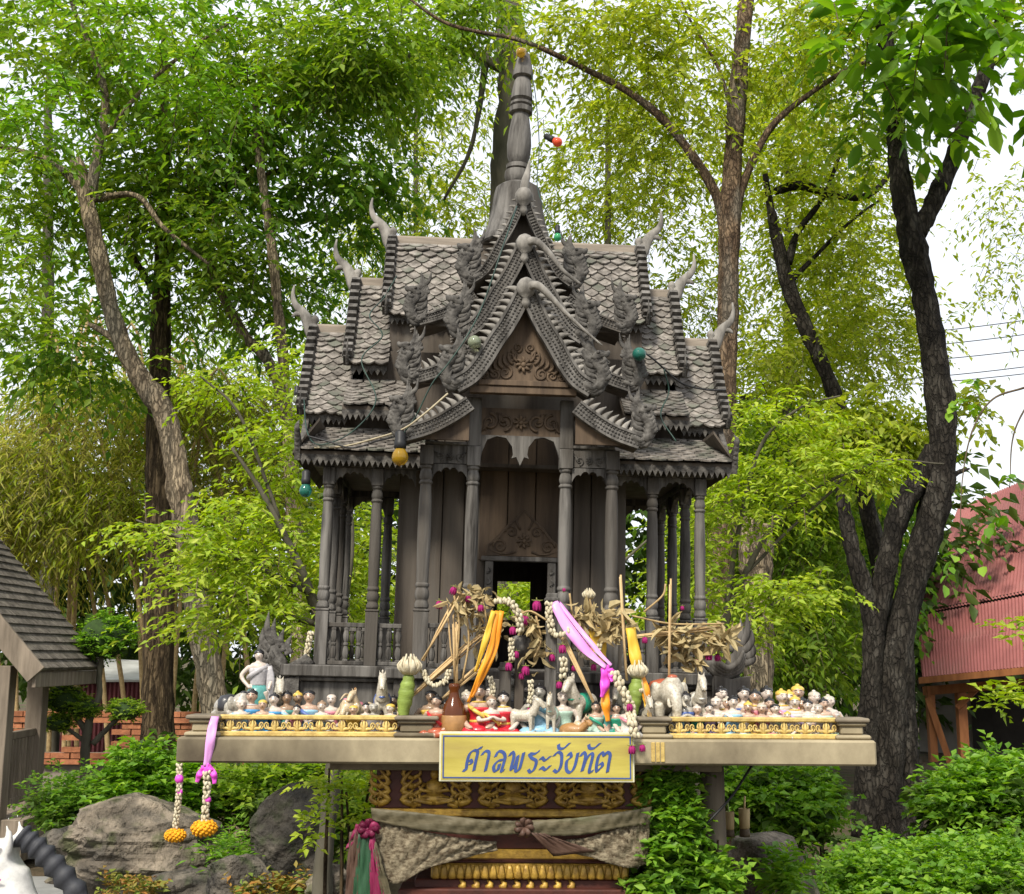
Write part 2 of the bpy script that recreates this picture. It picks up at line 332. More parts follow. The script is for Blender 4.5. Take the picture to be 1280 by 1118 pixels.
planks(-xc, wx0, 0.30, zF, zw, 4, m_dark); planks(wx1, xc, 0.30, zF, zw, 4, m_dark); planks(wx0 - .02, wx1 + .02, 0.324, zF, wz0, 1, m_dark); planks(wx0 - .02, wx1 + .02, 0.324, wz1, zw, 1, m_dark)
b = MB()
for s in (-1, 1): b.bx(dm + s * dh, dm + s * (dh + 0.030), yD - 0.022, yD + 0.004, zF, zD)
b.bx(dm - dh - 0.045, dm + dh + 0.045, yD - 0.028, yD + 0.004, zD + 0.0005, zD + 0.018)
df = b.build('door_frame', m_wood, shrine, 0.003)
for s in (-1, 1):
    b = MB()
    for k in range(9):
        z = zF + (k + 0.7) * (zD - zF) / 9.6; x = dm + s * (dh + 0.015)
        b.horn([(x - 0.008, yD - 0.024, z - 0.008), (x + 0.006, yD - 0.026, z), (x - 0.004, yD - 0.024, z + 0.014)], 0.0045, seg=5, n=5)
    b.build('frame_carving', m_woodx, df)

def spiral(cx, cz, r, turns, a0, y, sgn=1, n=22):
    t = np.linspace(0, 1, n); an = a0 + sgn * t * turns * 2 * math.pi; rr = r * (1 - 0.86 * t)
    return [(cx + rr[i] * math.cos(an[i]), y, cz + rr[i] * math.sin(an[i])) for i in range(n)]
def rosette(b, cx, cz, r, y):
    for k in range(8):
        a = k * math.pi / 4; b.horn([(cx + .25 * r * math.cos(a), y, cz + .25 * r * math.sin(a)), (cx + .7 * r * math.cos(a), y - 0.005, cz + .7 * r * math.sin(a)), (cx + r * math.cos(a + .2), y - 0.002, cz + r * math.sin(a + .2))], r * 0.24, 0.001, 5, 0.5, 5)
    b.ell((cx, y - 0.003, cz), (r * 0.33, 0.006, r * 0.33), 8, 5)
def scrollwork(b, x0, x1, z0, z1, y, n=2, mirror=True):
    cx, cz = (x0 + x1) / 2, (z0 + z1) / 2; h = (z1 - z0); rosette(b, cx, cz, h * 0.36, y)
    w = (x1 - x0) / 2 - h * 0.4; st = w / n
    for s in (-1, 1):
        for k in range(n):
            px = cx + s * (h * 0.42 + st * (k + 0.5)); up = 1 if k % 2 else -1
            b.tube(spiral(px, cz, min(h * 0.40, st * 0.62), 1.4, math.pi / 2 * up, y, s * up), list(np.linspace(h * 0.075, h * 0.04, 22)), 5, 0.8)
            for q in range(3):
                a = R(40 + 60 * q) * s; b.horn([(px, y, cz), (px + s * st * 0.35, y - 0.003, cz - up * h * (0.1 + 0.12 * q)), (px + s * st * (0.2 + 0.2 * q), y, cz - up * h * 0.44)], h * 0.05, 0.001, 5, 0.7, 5)
# door pediment
pl, pr_, pz0, pz1 = Lo(606, 696, yD)[0], Lo(702, 696, yD)[0], zD + 0.0185, Zc(637, yD)
pc = (pl + pr_) / 2; hw = (pr_ - pl) / 2; ph = pz1 - pz0
outl = [(pc - hw, pz0), (pc - hw * 0.98, pz0 + ph * 0.22), (pc - hw * 0.72, pz0 + ph * 0.38), (pc - hw * 0.5, pz0 + ph * 0.62), (pc - hw * 0.22, pz0 + ph * 0.80), (pc, pz1)]
outl = outl + [(2 * pc - x, z) for x, z in outl[-2::-1]]
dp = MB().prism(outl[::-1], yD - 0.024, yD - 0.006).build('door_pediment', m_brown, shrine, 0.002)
b = MB(); rosette(b, pc, pz0 + ph * 0.32, ph * 0.16, yD - 0.026)
for s in (-1, 1):
    b.tube(spiral(pc + s * hw * 0.62, pz0 + ph * 0.2, ph * 0.15, 1.5, 0 if s > 0 else math.pi, yD - 0.025, s), 0.0042, 5)
    b.tube(spiral(pc + s * hw * 0.33, pz0 + ph * 0.5, ph * 0.13, 1.5, 0 if s > 0 else math.pi, yD - 0.025, s), 0.0038, 5)
    b.horn([(pc + s * hw * 0.2, yD - .025, pz0 + ph * .1), (pc + s * hw * .5, yD - .027, pz0 + ph * .05), (pc + s * hw * .9, yD - .025, pz0 + ph * .12)], 0.005)
    b.horn([(pc + s * hw * 0.1, yD - .025, pz0 + ph * .55), (pc + s * hw * .2, yD - .027, pz0 + ph * .75), (pc, yD - .025, pz0 + ph * .95)], 0.0045)
    b.strip([(pc + s * (hw - .004), pz0 + .012), (pc + s * hw * .94, pz0 + ph * .22), (pc + s * hw * .69, pz0 + ph * .36), (pc + s * hw * .46, pz0 + ph * .6), (pc + s * hw * .2, pz0 + ph * .78), (pc, pz1 - .006)], 0.006, 0.006, yD - 0.029)
b.build('pediment_carving', m_brown, dp)

# --- tiered main roof, ridge along x
TW = 0.056
def tile_mesh(w, l, th=0.005):
    o = [(-w * .485, 0), (w * .485, 0), (w * .485, -l * .60), (w * .10, -l), (-w * .10, -l), (-w * .485, -l * .60)]; n = len(o)
    V = [(x, z, 0) for x, z in o] + [(x, z, th) for x, z in o]
    return MB().add(V, [tuple(range(n)), tuple(range(2 * n - 1, n - 1, -1))] + [(i, i + n, (i + 1) % n + n, (i + 1) % n) for i in range(n)])
def path_at(P, s):
    d = np.r_[0, np.cumsum(np.linalg.norm(np.diff(P, axis=0), axis=1))]; q = np.array([np.interp(s, d, P[:, k]) for k in range(2)])
    q2 = np.array([np.interp(min(s + 0.01, d[-1]), d, P[:, k]) for k in range(2)]); q1 = np.array([np.interp(max(s - 0.01, 0), d, P[:, k]) for k in range(2)])
    t = q2 - q1; return q, t / (np.linalg.norm(t) + 1e-9), d[-1]
tile_b = tile_mesh(TW, 0.052, 0.0065); tile_me = tile_b.mesh('tile'); tile_me.materials.append(m_tile)
def lay_tiles(P, x0, x1, axis, parent, single, skip=None, pitch=0.030, sgn=1):
    """tiles on a slope whose section P is (out, z), running from x0 to x1; single: each one an object, else one joined part"""
    P = np.array(P); L = path_at(P, 0)[2]; rows = max(1, int((L - 0.012) / pitch)); J = MB()
    for r in range(rows + 1):
        s = min(0.004 + r * pitch, L - 0.022); q, t, _ = path_at(P, s); n = np.array([-t[1], t[0]])
        if n[1] < 0: n = -n
        nx = int(round((x1 - x0) / TW)); w = (x1 - x0) / nx
        for i in range(nx + (r % 2)):
            x = x0 + w * (i + 0.5 - 0.5 * (r % 2))
            if x < x0 + w * 0.3 or x > x1 - w * 0.3: x = min(max(x, x0 + w * .47), x1 - w * .47)
            if skip and skip(x, q[0]): continue
            tl = -0.20 + rs.uniform(-0.04, 0.04); yaw = rs.uniform(-0.05, 0.05)
            e = np.array([q[0], q[1]]) + n * (0.004 + 0.0006 * (i % 3))
            if axis == 'x':
                X = Vector((1, 0, 0)); D = Vector((0, -t[0] * sgn, -t[1])); o_ = Vector((x, e[0] * sgn, e[1]))
            else:
                X = Vector((0, 1, 0)); D = Vector((-t[0] * sgn, 0, -t[1])); o_ = Vector((e[0] * sgn, x, e[1]))
            Z = X.cross(D).normalized()
            if Z.z < 0: X = -X; Z = X.cross(D).normalized()
            m = Matrix((X, D, Z)).transposed().to_4x4(); m.translation = o_
            m = m @ Matrix.Rotation(tl, 4, 'X') @ Matrix.Rotation(yaw, 4, 'Z')
            if single: obj_from('tile', tile_me, parent, m)
            else:
                J.add([m @ Vector(p) for p in tile_b.v], tile_b.f)
    if not single and J.v: tag(J.build('tile_field', m_tile, parent), kind='stuff')
def deck(P, x0, x1, axis, name, parent, th=0.012, sgn=1, m=None):
    b = MB(); P = np.array(P); n = len(P); V = []
    for x in (x0, x1):
        for k in (0, 1):
            for p in P:
                o_, z = p[0] * sgn, p[1] - k * th; V.append((x, o_, z) if axis == 'x' else (o_, x, z))
    F = []
    for i in range(n - 1):
        F += [(i, i + 1, 2 * n + i + 1, 2 * n + i), (n + i, 3 * n + i, 3 * n + i + 1, n + i + 1), (i, n + i, n + i + 1, i + 1), (2 * n + i, 2 * n + i + 1, 3 * n + i + 1, 3 * n + i)]
    F += [(0, 2 * n, 3 * n, n), (n - 1, 2 * n - 1, 4 * n - 1, 3 * n - 1)]
    return b.add(V, F).build(name, m or m_dark, parent)
def fringe(x0, x1, y, z, parent, axis='x', h=0.036, pit=0.020):
    n = max(2, int((x1 - x0) / pit)); w = (x1 - x0) / n; pts = [(x0, z), (x1, z)]
    for i in range(n):
        a = x1 - i * w; pts += [(a, z - h * 0.45), (a - w * .12, z - h * 0.55), (a - w * 0.5, z - h), (a - w * .88, z - h * 0.55)]
    pts.append((x0, z - h * 0.45)); o = MB().prism(pts, -0.005, 0.005).build('eave_fringe', m_woodx, parent)
    if axis == 'x': o.location = (0, y, 0)
    else: o.rotation_euler = (0, 0, R(90)); o.location = (y, 0, 0)
    return o
fin_b = MB().horn([(0, 0, -0.006), (0, 0.001, 0.010), (0, 0.012, 0.036)], 0.012, 0.001, 6, 0.8, 6, (1, 0, 0)); fin_me = fin_b.mesh('crest_fin'); fin_me.materials.append(m_horn)
fin2_b = MB().box((0, 0, 0.006), (0.022, 0.046, 0.026), top=0.72); fin2_me = fin2_b.mesh('crest_block'); fin2_me.materials.append(m_wood)

t1 = Hx(496, 798, 315, 0.0); t2 = Hx(450, 838, 370, 0.0); t3 = Hx(400, 890, 430, 0.0)
tiers = [(0.0, t1, [(0.0, Zc(312, 0)), (-0.05, Zc(322, -.05) - 0.004), (-0.13, Zc(360, -.13)), (-0.21, Zc(397, -.21))], Zc(312, 0)),
         (t1, t2, [(0.0, Zc(366, 0)), (-0.05, Zc(380, -.05)), (-0.14, Zc(425, -.14)), (-0.24, Zc(461, -.24))], Zc(366, 0)),
         (t2, t3, [(0.0, Zc(426, 0)), (-0.06, Zc(443, -.06)), (-0.16, Zc(488, -.16)), (-0.27, Zc(524, -.27))], Zc(426, 0))]
gable_plan = lambda x, o: False
def chofa(b, s, x, z):                         # hooked horn finial leaning outwards in the x-z plane
    k = s
    b.horn([(x - k * .012, 0, z - .05), (x + k * .012, 0, z - .02), (x + k * .030, 0, z + .022), (x + k * .052, 0, z + .055), (x + k * .082, 0, z + .085), (x + k * .094, 0, z + .125), (x + k * .090, 0, z + .165)], 0.034, 0.003, 8, 0.5, 16, bulge=0.0)
    b.horn([(x + k * .048, 0, z + .048), (x + k * .075, 0, z + .046), (x + k * .092, 0, z + .034)], 0.013, 0.003, 6, 0.6, 6)
for ti, (xa, xb, P, zr_) in enumerate(tiers):
    Pc = bez(P, 12)
    for s in (-1, 1):
        x0, x1 = (xa - 0.004, xb) if s > 0 else (-xb, -xa + 0.004)
        if ti == 0 and s > 0: x0 = 0.0
        if ti == 0 and s < 0: x1 = 0.0
        dk = deck(Pc, x0, x1, 'x', 'roof_tier', shrine)
        lay_tiles([(-p[0], p[1]) for p in Pc], x0 + (0.0 if not (ti == 0 and s > 0) else 0.15), x1 - (0.15 if (ti == 0 and s < 0) else 0), 'x', dk, True, sgn=-1)
        bk = deck(Pc, x0, x1, 'x', 'rear_roof', shrine, sgn=-1); lay_tiles([(-p[0], p[1]) for p in Pc], x0, x1, 'x', bk, False, sgn=1)
        fringe(x0 + 0.002, x1 - .002, P[-1][0] + 0.004, P[-1][1] - 0.010, dk)
        b = MB(); b.bx(x0, x1, -0.016, 0.016, zr_ - 0.012, zr_ + 0.024); b.tube([(x0, 0, zr_ + .026), (x1, 0, zr_ + .026)], 0.012, 8)
        b.build('ridge_cap', m_ridge, dk)
        # gable-end bargeboard following the slope, with stacked crest blocks
        xe = s * (xb + 0.010)
        for sy in (1, -1):
            bb = MB(); Q = [(p[0] * sy, p[1] + 0.006) for p in Pc]; bb.strip(Q, 0.046, 0.034, -0.017); bb.strip([(a, z_ + .012) for a, z_ in Q], 0.010, 0.028, -0.014)
            o = bb.build('bargeboard', m_wood, shrine); o.rotation_euler = (0, 0, R(90)); o.location = (xe, 0, 0)
            nb = 12
            PP = np.array(Q); Ltot = path_at(PP, 0)[2]
            for k in range(nb):
                q, t, _ = path_at(PP, Ltot * (k + 0.5) / nb); m = Matrix.Translation((q[0], 0, q[1] + 0.024)); ang = math.atan2(t[1], t[0])
                obj_from('crest_block', fin2_me, o, Matrix.Translation((q[0], 0, q[1])) @ Matrix.Rotation(-ang, 4, 'Y') @ Matrix.Translation((0, 0, 0.022 if sy > 0 or True else 0)) @ Matrix.Rotation(0, 4, 'X') if sy < 0 else
                         Matrix.Translation((q[0], 0, q[1])) @ Matrix.Rotation(-ang + math.pi, 4, 'Y') @ Matrix.Translation((0, 0, 0.022)))
            bt = MB(); e = Q[-1]
            for a_ in range(4): bt.horn([(e[0], 0, e[1] - 0.01), (e[0] - sy * (.02 + .008 * a_), 0, e[1] - .012 + .010 * a_), (e[0] - sy * (.026 + .004 * a_), 0, e[1] + .012 + .022 * a_)], 0.010, 0.001, 6, 0.7, 7)
            ot = bt.build('barge_tip', m_woodx, o)
        b = MB(); chofa(b, s, xe, zr_ + 0.030); b.lathe([(.012, 0), (.016, .01), (.011, .02), (.018, .03), (.014, .045), (.006, .052)], (xe, 0, zr_ + 0.02), 8); b.build('ridge_horn', m_horn, shrine)
        # tympanum boards closing the end
        pts = [(p[0], p[1] - 0.02) for p in Pc]; pts = pts + [(-a, z_) for a, z_ in pts[-2::-1]] if False else [(p[0], p[1] - 0.013) for p in Pc][::-1] + [(-p[0], p[1] - 0.013) for p in Pc[1:]]
        o = MB().prism(pts, -0.006, 0.006).build('gable_board', m_dark, shrine); o.rotation_euler = (0, 0, R(90)); o.location = (s * (xb - 0.012), 0, 0)
# lower roofs of the outer tiers and the skirt
def lower(x0, x1, P, ti):
    Pc = bez(P, 6); dk = deck(Pc, x0, x1, 'x', 'lower_roof', shrine); lay_tiles([(-p[0], p[1]) for p in Pc], x0, x1, 'x', dk, False, sgn=-1, pitch=0.026)
    fringe(x0, x1, P[-1][0] + 0.004, P[-1][1] - 0.012, dk, h=0.040)
    bk = deck(Pc, x0, x1, 'x', 'rear_roof', shrine, sgn=-1); lay_tiles([(-p[0], p[1]) for p in Pc], x0, x1, 'x', bk, False, sgn=1)
xs = Hx(376, 914, 572, -0.47)
for s in (-1, 1):
    a, b_ = sorted((s * (t1 - 0.10), s * (t2 + 0.01))); lower(a, b_, [(-0.20, Zc(484, -.20)), (-0.28, Zc(500, -.28)), (-0.37, Zc(515, -.37))], 1)
    a, b_ = sorted((s * 0.30, s * xs)); lower(a, b_, [(-0.23, Zc(545, -.23)), (-0.36, Zc(560, -.36)), (-0.48, Zc(572, -.48))], 2)
    # side skirt beyond the gable end and its edge board
    zt_, ze_ = Zc(545, -.23), Zc(572, -.48)
    b = MB(); b.strip([(-0.49, ze_ - 0.012), (-0.36, ze_ + .03), (-.25, zt_ + .02)], 0.05, 0.02, -0.01)
    for k in range(5): b.horn([(-0.47 + .012 * k, 0, ze_ + .004 * k), (-0.49 - .01 * k, 0, ze_ + .018 * k), (-0.50 + .006 * k, 0, ze_ + .030 + .020 * k)], 0.012, 0.001, 6, 0.6, 7, (1, 0, 0))
    o = b.build('skirt_edge_board', m_woodx, shrine); o.rotation_euler = (0, 0, R(90)); o.location = (s * (xs + .01), 0, 0)
    b = MB(); b.bx(s * (xs - .03), s * (xs + .002), -0.22, 0.22, zt_ - .11, zt_ + .0); b.build('end_board', m_dark, shrine)
    deck([(xs - 0.06, zt_), (xs + 0.03, ze_)], -0.46, 0.46, 'y', 'side_roof', shrine, sgn=s)
MB().bx(-xs + .05, xs - .05, -0.36, 0.40, zT + 0.0262, zT + 0.040).build('ceiling_board', m_dark, shrine)
# body boards under the tiers, so no daylight shows through the roof
b = MB(); b.bx(-t1 + .004, t1 - .004, -0.18, 0.18, zT + 0.0403, tiers[0][2][3][1] + 0.06); b.bx(-t2 + .05, t2 - .05, -0.20, 0.20, zT + 0.0401, tiers[1][2][3][1] + 0.06); b.bx(-t3 + .06, t3 - .06, -0.215, 0.215, zT + 0.0402, tiers[2][2][3][1] + 0.02); b.build('attic_wall', m_dark, shrine)

# --- naga finial: coiled lotus-like body, crested head with open jaws; drawn for the left side, tip of the barge at the origin
def naga_mesh():
    b = MB()
    for k, (r, a) in enumerate(((.030, .0), (.024, .25), (.018, .5))):      # coil layers
        b.horn([(.018 - .004 * k, -.004 * k, .030 - .006 * k), (.000, -.004 * k, -.010 + .006 * k), (-.028 + .004 * k, -.004 * k, -.004 + .008 * k), (-.040 + .008 * k, -.004 * k, .026), (-.032 + .006 * k, -.004 * k, .052 - .006 * k)], .0125 - .002 * k, .002, 7, .75, 12)
    b.horn([(-.010, 0, .004), (-.036, 0, .018), (-.046, 0, .052), (-.034, 0, .078), (-.040, 0, .100)], .018, .012, 8, .75, 12)          # neck
    b.horn([(-.030, 0, .088), (-.048, -.002, .100), (-.070, -.002, .096), (-.082, 0, .104)], .015, .004, 8, .8, 9)                       # upper jaw with curled snout
    b.horn([(-.038, 0, .084), (-.056, 0, .082), (-.074, 0, .070)], .008, .003, 6, .8, 7)                                                # lower jaw
    b.ell((-.046, -.012, .106), (.006, .005, .006), 8, 5)
    for k in range(6):                                                                                                                # flame crest
        t = k / 5; b.horn([(-.040 + .016 * t, 0, .100 - .010 * t), (-.032 + .030 * t, 0, .130 - .022 * t), (-.046 + .050 * t, 0, .172 - .046 * t - .012 * t * t)], .0105, .0008, 6, .55, 8)
    b.horn([(-.034, 0, .105), (-.020, 0, .130), (-.010, 0, .152), (-.014, 0, .185)], .010, .0008, 6, .5, 10)
    for k in range(6):                                                                                                                # mane down the neck
        t = k / 5; b.horn([(-.030 + .006 * math.sin(3 * t), 0, .080 - .075 * t), (-.008 + .016 * t, -.003 * (k % 2), .098 - .075 * t), (-.016 + .030 * t, 0, .140 - .080 * t)], .0105, .0008, 5, .55, 6)
    for k in range(5):
        b.horn([(-.040, -.008, .070 - .013 * k), (-.062, -.008, .078 - .013 * k), (-.054, -.004, .108 - .013 * k)], .0090, .001, 5, .6, 5)
    return b
naga_b = naga_mesh(); naga_me = naga_b.mesh('naga_finial'); naga_me.materials.append(m_woodx)

# --- the three stepped front gables
gy = [-0.75, -0.60, -0.46]; gap = [366, 311, 252]
for gi in range(3):
    y = gy[gi]; sc = (0.95 + y + 3.75) / (0.95 - 0.75 + 3.75); dv = gap[gi] - 366
    ax, az = Lo(667 - 4 * gi, gap[gi], y)[0], Lo(667, gap[gi], y)[1]; ax = 0.0
    k = M_(0.2) * (1.0, .97, .94)[gi]
    kx = (1.0, .96, .84)[gi] * k
    U = bez([(0, 4 * k), (-21 * kx, -40 * k), (-37 * kx, -66 * k), (-53 * kx, -94 * k), (-68 * kx, -114 * k), (-88 * kx, -127 * k)], 22) + np.array([ax, az])
    Lw = bez([(-68 * k, -150 * k), (-90 * k, -166 * k), (-118 * k, -182 * k), (-150 * k, -193 * k)], 14) + np.array([ax, az])
    yb = gy[gi + 1] + 0.02 if gi < 2 else -0.10
    for s in (-1, 1):
        for kind, P in (('upper', U), ('lower', Lw)):
            Q = [(p[0] * -s, p[1]) for p in P]
            b = MB(); wd = ((22, 21, 13)[gi] if kind == 'upper' else (19, 17, 15)[gi]) * k
            b.strip(Q, wd, 0.020, y - 0.010)
            for off in (-0.43, 0.43): b.strip([(p[0], p[1]) for p in (np.array(Q) + np.stack([-np.gradient(np.array(Q), axis=0)[:, 1], np.gradient(np.array(Q), axis=0)[:, 0]], 1) / (np.linalg.norm(np.gradient(np.array(Q), axis=0), axis=1)[:, None]) * wd * off)], wd * 0.16, 0.030, y - 0.016)
            bb = b.build('bargeboard', m_wood, shrine)
            # carved scale band
            cb = MB(); PQ = np.array(Q); L = path_at(PQ, 0)[2]; nn = int(L / 0.0115)
            for j in range(nn):
                q, t, _ = path_at(PQ, L * (j + 0.5) / nn); nx_ = np.array([-t[1], t[0]])
                for o2 in (-0.24, 0.0, 0.24):
                    c = q + nx_ * wd * o2; cb.ell((c[0], y - 0.010, c[1]), (0.0046, 0.0045, 0.0046), 6, 4)
            cb.build('barge_carving', m_woodx, bb)
            # crest fins
            nf = int(L / 0.026)
            for j in range(nf):
                q, t, _ = path_at(PQ, L * (j + 0.6) / nf); nx_ = np.array([-t[1], t[0]])
                if nx_[1] < 0: nx_ = -nx_
                p = q + nx_ * wd * 0.55; ang = math.atan2(nx_[0], nx_[1])
                m = Matrix.Translation((p[0], y, p[1])) @ Matrix.Rotation(ang, 4, 'Y') @ Matrix.Rotation(R(90 * -s if True else 0), 4, 'Z') @ Matrix.Scale((1.0, .9, .62)[gi], 4)
                obj_from('crest_fin', fin_me, bb, m)
            e = Q[-1]; sc_ = 1.12 if kind == 'upper' else 1.06
            n_ = obj_from('naga_finial', naga_me, bb, Matrix.Translation((e[0], y - 0.004, e[1])) @ Matrix.Diagonal((sc_ * (1 if s < 0 else -1), sc_, sc_, 1)) @ Matrix.Rotation(R(16), 4, 'Y'))
            # roof behind the board
            Pd = [(abs(p[0]) + 0.004, p[1] + 0.004) for p in P]
            dk = deck(Pd, y + 0.011, yb if kind == 'upper' else (yb if gi < 2 else -0.25), 'y', 'gable_roof', shrine, sgn=-s)
            lay_tiles(Pd, y + 0.012, yb if kind == 'upper' else (yb if gi < 2 else -0.25), 'y', dk, False, sgn=-s)
    # tympanum
    outl = [(p[0], p[1] - 0.012) for p in U] ; zb_ = U[-1][1] + 11 * k
    outl = [p for p in outl if p[1] > zb_] + [([p for p in outl if p[1] > zb_][-1][0] - .006, zb_)]; pts = outl[::-1] + [(-x, z_) for x, z_ in outl[1:]]
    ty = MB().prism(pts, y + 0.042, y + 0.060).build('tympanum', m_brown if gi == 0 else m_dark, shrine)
    if gi == 0:
        b = MB(); zc_ = zb_ + 0.060; rosette(b, 0, zc_, 0.030, y + 0.040)
        for s in (-1, 1):
            for (cx, cz, r, a) in ((.062, .030, .026, 1), (.100, .022, .020, -1), (.045, .088, .020, 1), (.022, .120, .016, -1), (.135, .018, .012, 1)):
                b.tube(spiral(s * cx, zb_ + cz, r, 1.5, math.pi / 2 * a, y + 0.041, s * a), list(np.linspace(.0055, .003, 22)), 5, 0.8)
            for j in range(7):
                t = j / 6; b.horn([(s * (.02 + .10 * t), y + .040, zb_ + .02 + .05 * (1 - t)), (s * (.035 + .10 * t), y + .038, zb_ + .035 + .05 * (1 - t)), (s * (.04 + .09 * t), y + .040, zb_ + .055 + .06 * (1 - t))], .006, .001, 5, .6, 6)
        b.build('tympanum_carving', m_brown, ty)
        b = MB(); b.bx(-xPi + .006, xPi - .006, y + 0.014, y + 0.054, zb_ - 0.020, zb_ - 0.0005); b.bx(-xPi - .5 * wc, xPi + .5 * wc, y + 0.020, y + 0.050, zb_ - 0.046, zb_ - 0.0205); b.build('tie_beam', m_brown, shrine, 0.002)
    # infill under the lower barges
    lo = [(p[0], p[1] - 0.01) for p in Lw]; zz = lo[-1][1]
    for s in (-1, 1):
        pts = [(x * -s, z_) for x, z_ in lo] + [(-s * lo[0][0], zz)]; MB().prism(pts, y + 0.014, y + 0.028).build('infill_board', m_brown if gi == 0 else m_dark, shrine)
    # knob and finial horn on the apex
    b = MB(); b.lathe([(.006, -.05), (.016, -.03), (.012, -.012), (.026, 0), (.034, .018), (.032, .036), (.022, .052), (.008, .060)], (0, y - 0.012, az - 0.012), 12)
    if gi == 2: b.horn([(0, y - .01, az + .03), (.004, y - .012, az + .07), (.012, y - .005, az + .11), (.020, y + .01, az + .165)], .017, .003, 8, .8, 12)
    else: b.horn([(.0, y - .02, az + .012), (.036, y - .05, az + .010), (.085, y - .045, az - .030), (.135, y - .04, az - .080 - .01 * gi), (.20, y - .03, az - .135), (.26 - .08 * gi, y - .03, az - .185 + .06 * gi)], .019, .003, 8, .8, 18, bulge=-.1)
    b.build('apex_finial', m_horn, shrine)
# posts over the porch columns, frieze panels, cusped arch with pendant
yf = yP
zA = Zc(512, yf)
for s in (-1, 1): MB().bx(s * xPi - wc * .52, s * xPi + wc * .52, yf - .018, yf + .018, zTP - 0.002, Zc(500, yf)).build('frieze_post', m_wood, shrine, 0.002)
fp = MB(); fp.bx(-xPi + wc * .5, xPi - wc * .5, yf - 0.010, yf + 0.010, Zc(546, yf), zA); fpo = fp.build('frieze_panel', m_brown, shrine)
b = MB(); scrollwork(b, -xPi + wc * .6, xPi - wc * .6, Zc(543, yf), Zc(516, yf), yf - 0.013, 2); b.build('frieze_carving', m_brown, fpo)
z0 = Zc(546, yf); X = xPi - wc * .5; kz = M_(0.33)
half = [(X, z0), (X, z0 - 30 * kz), (X - 2 * kz, z0 - 22 * kz), (X - 8 * kz, z0 - 6 * kz), (X - 20 * kz, z0 + 1 * kz), (X - 32 * kz, z0 - 3 * kz), (X - 40 * kz, z0 - 14 * kz), (9 * kz, z0 - 24 * kz), (11 * kz, z0 - 29 * kz), (5 * kz, z0 - 27 * kz), (0, z0 - 38 * kz)]
half = [(x, min(z_, z0 - .0)) for x, z_ in half]; half[4] = (X - 20 * kz, z0 - 1.2 * kz)
pts = half + [(-x, z_) for x, z_ in half[-2::-1]]
MB().prism(pts[::-1], yf - 0.012, yf + 0.008).build('pendant_arch', m_wood, shrine)
for s in (-1, 1):
    a0, a1 = sorted((s * (xPi + wc * .5), s * (xPo - wc * .5)))
    o = MB().bx(a0, a1, yf - 0.009, yf + 0.009, Zc(587, yf) + 0.012, Zc(560, yf)).build('frieze_panel', m_wood, shrine)
    b = MB(); scrollwork(b, a0 + .006, a1 - .006, Zc(586, yf) + .012, Zc(568, yf), yf - 0.011, 1); b.build('frieze_carving', m_woodx, o)
    MB().bx(a0 - .03, a1 + .03, yf - .016, yf + .016, Zc(560, yf) + .0005, Zc(556, yf)).build('tie_beam', m_wood, shrine, .002)
    # boards closing the side of the porch up to the lower roof
    MB().bx(s * xPo - .008, s * xPo + .008, yP + .018, yO - .018, zT - .02, Zc(556, yf) + .03).build('porch_side_beam', m_wood, shrine)
# --- spire
zs = Zc(310, 0.0, 648); ks = M_(0.95) * 1.08
b = MB(); pr = [(43, 0), (45, 2), (44, 6), (40, 12), (35, 30), (31, 50), (29, 66), (27, 74), (20, 79), (9, 81)]
b.lathe([(r * ks, zs + z * ks) for r, z in pr], (0.0, 0, 0), 24)
b.build('spire_bell', m_wood, shrine)
b = MB(); pr = [(11, 80), (14, 84), (16, 90), (15.5, 97), (11, 98), (14.5, 100), (14.5, 105), (10.5, 107), (14, 116), (15, 132), (13.5, 150), (11, 166), (9.5, 172), (14, 174), (14.5, 180), (11, 182), (13.5, 184), (13.5, 187), (9.5, 189), (13.5, 192), (13, 200), (10.5, 215), (8.0, 220), (12.5, 222), (12.5, 228), (9.5, 242), (7, 252), (3, 256)]
b.lathe([(r * ks, zs + z * ks) for r, z in pr], (0, 0, 0), 20)
o = b.build('spire_finial', m_wood, shrine); o.rotation_euler = (0, R(1.6), 0); o.location = (-0.034 * zs * 1.0, 0, 0.0)

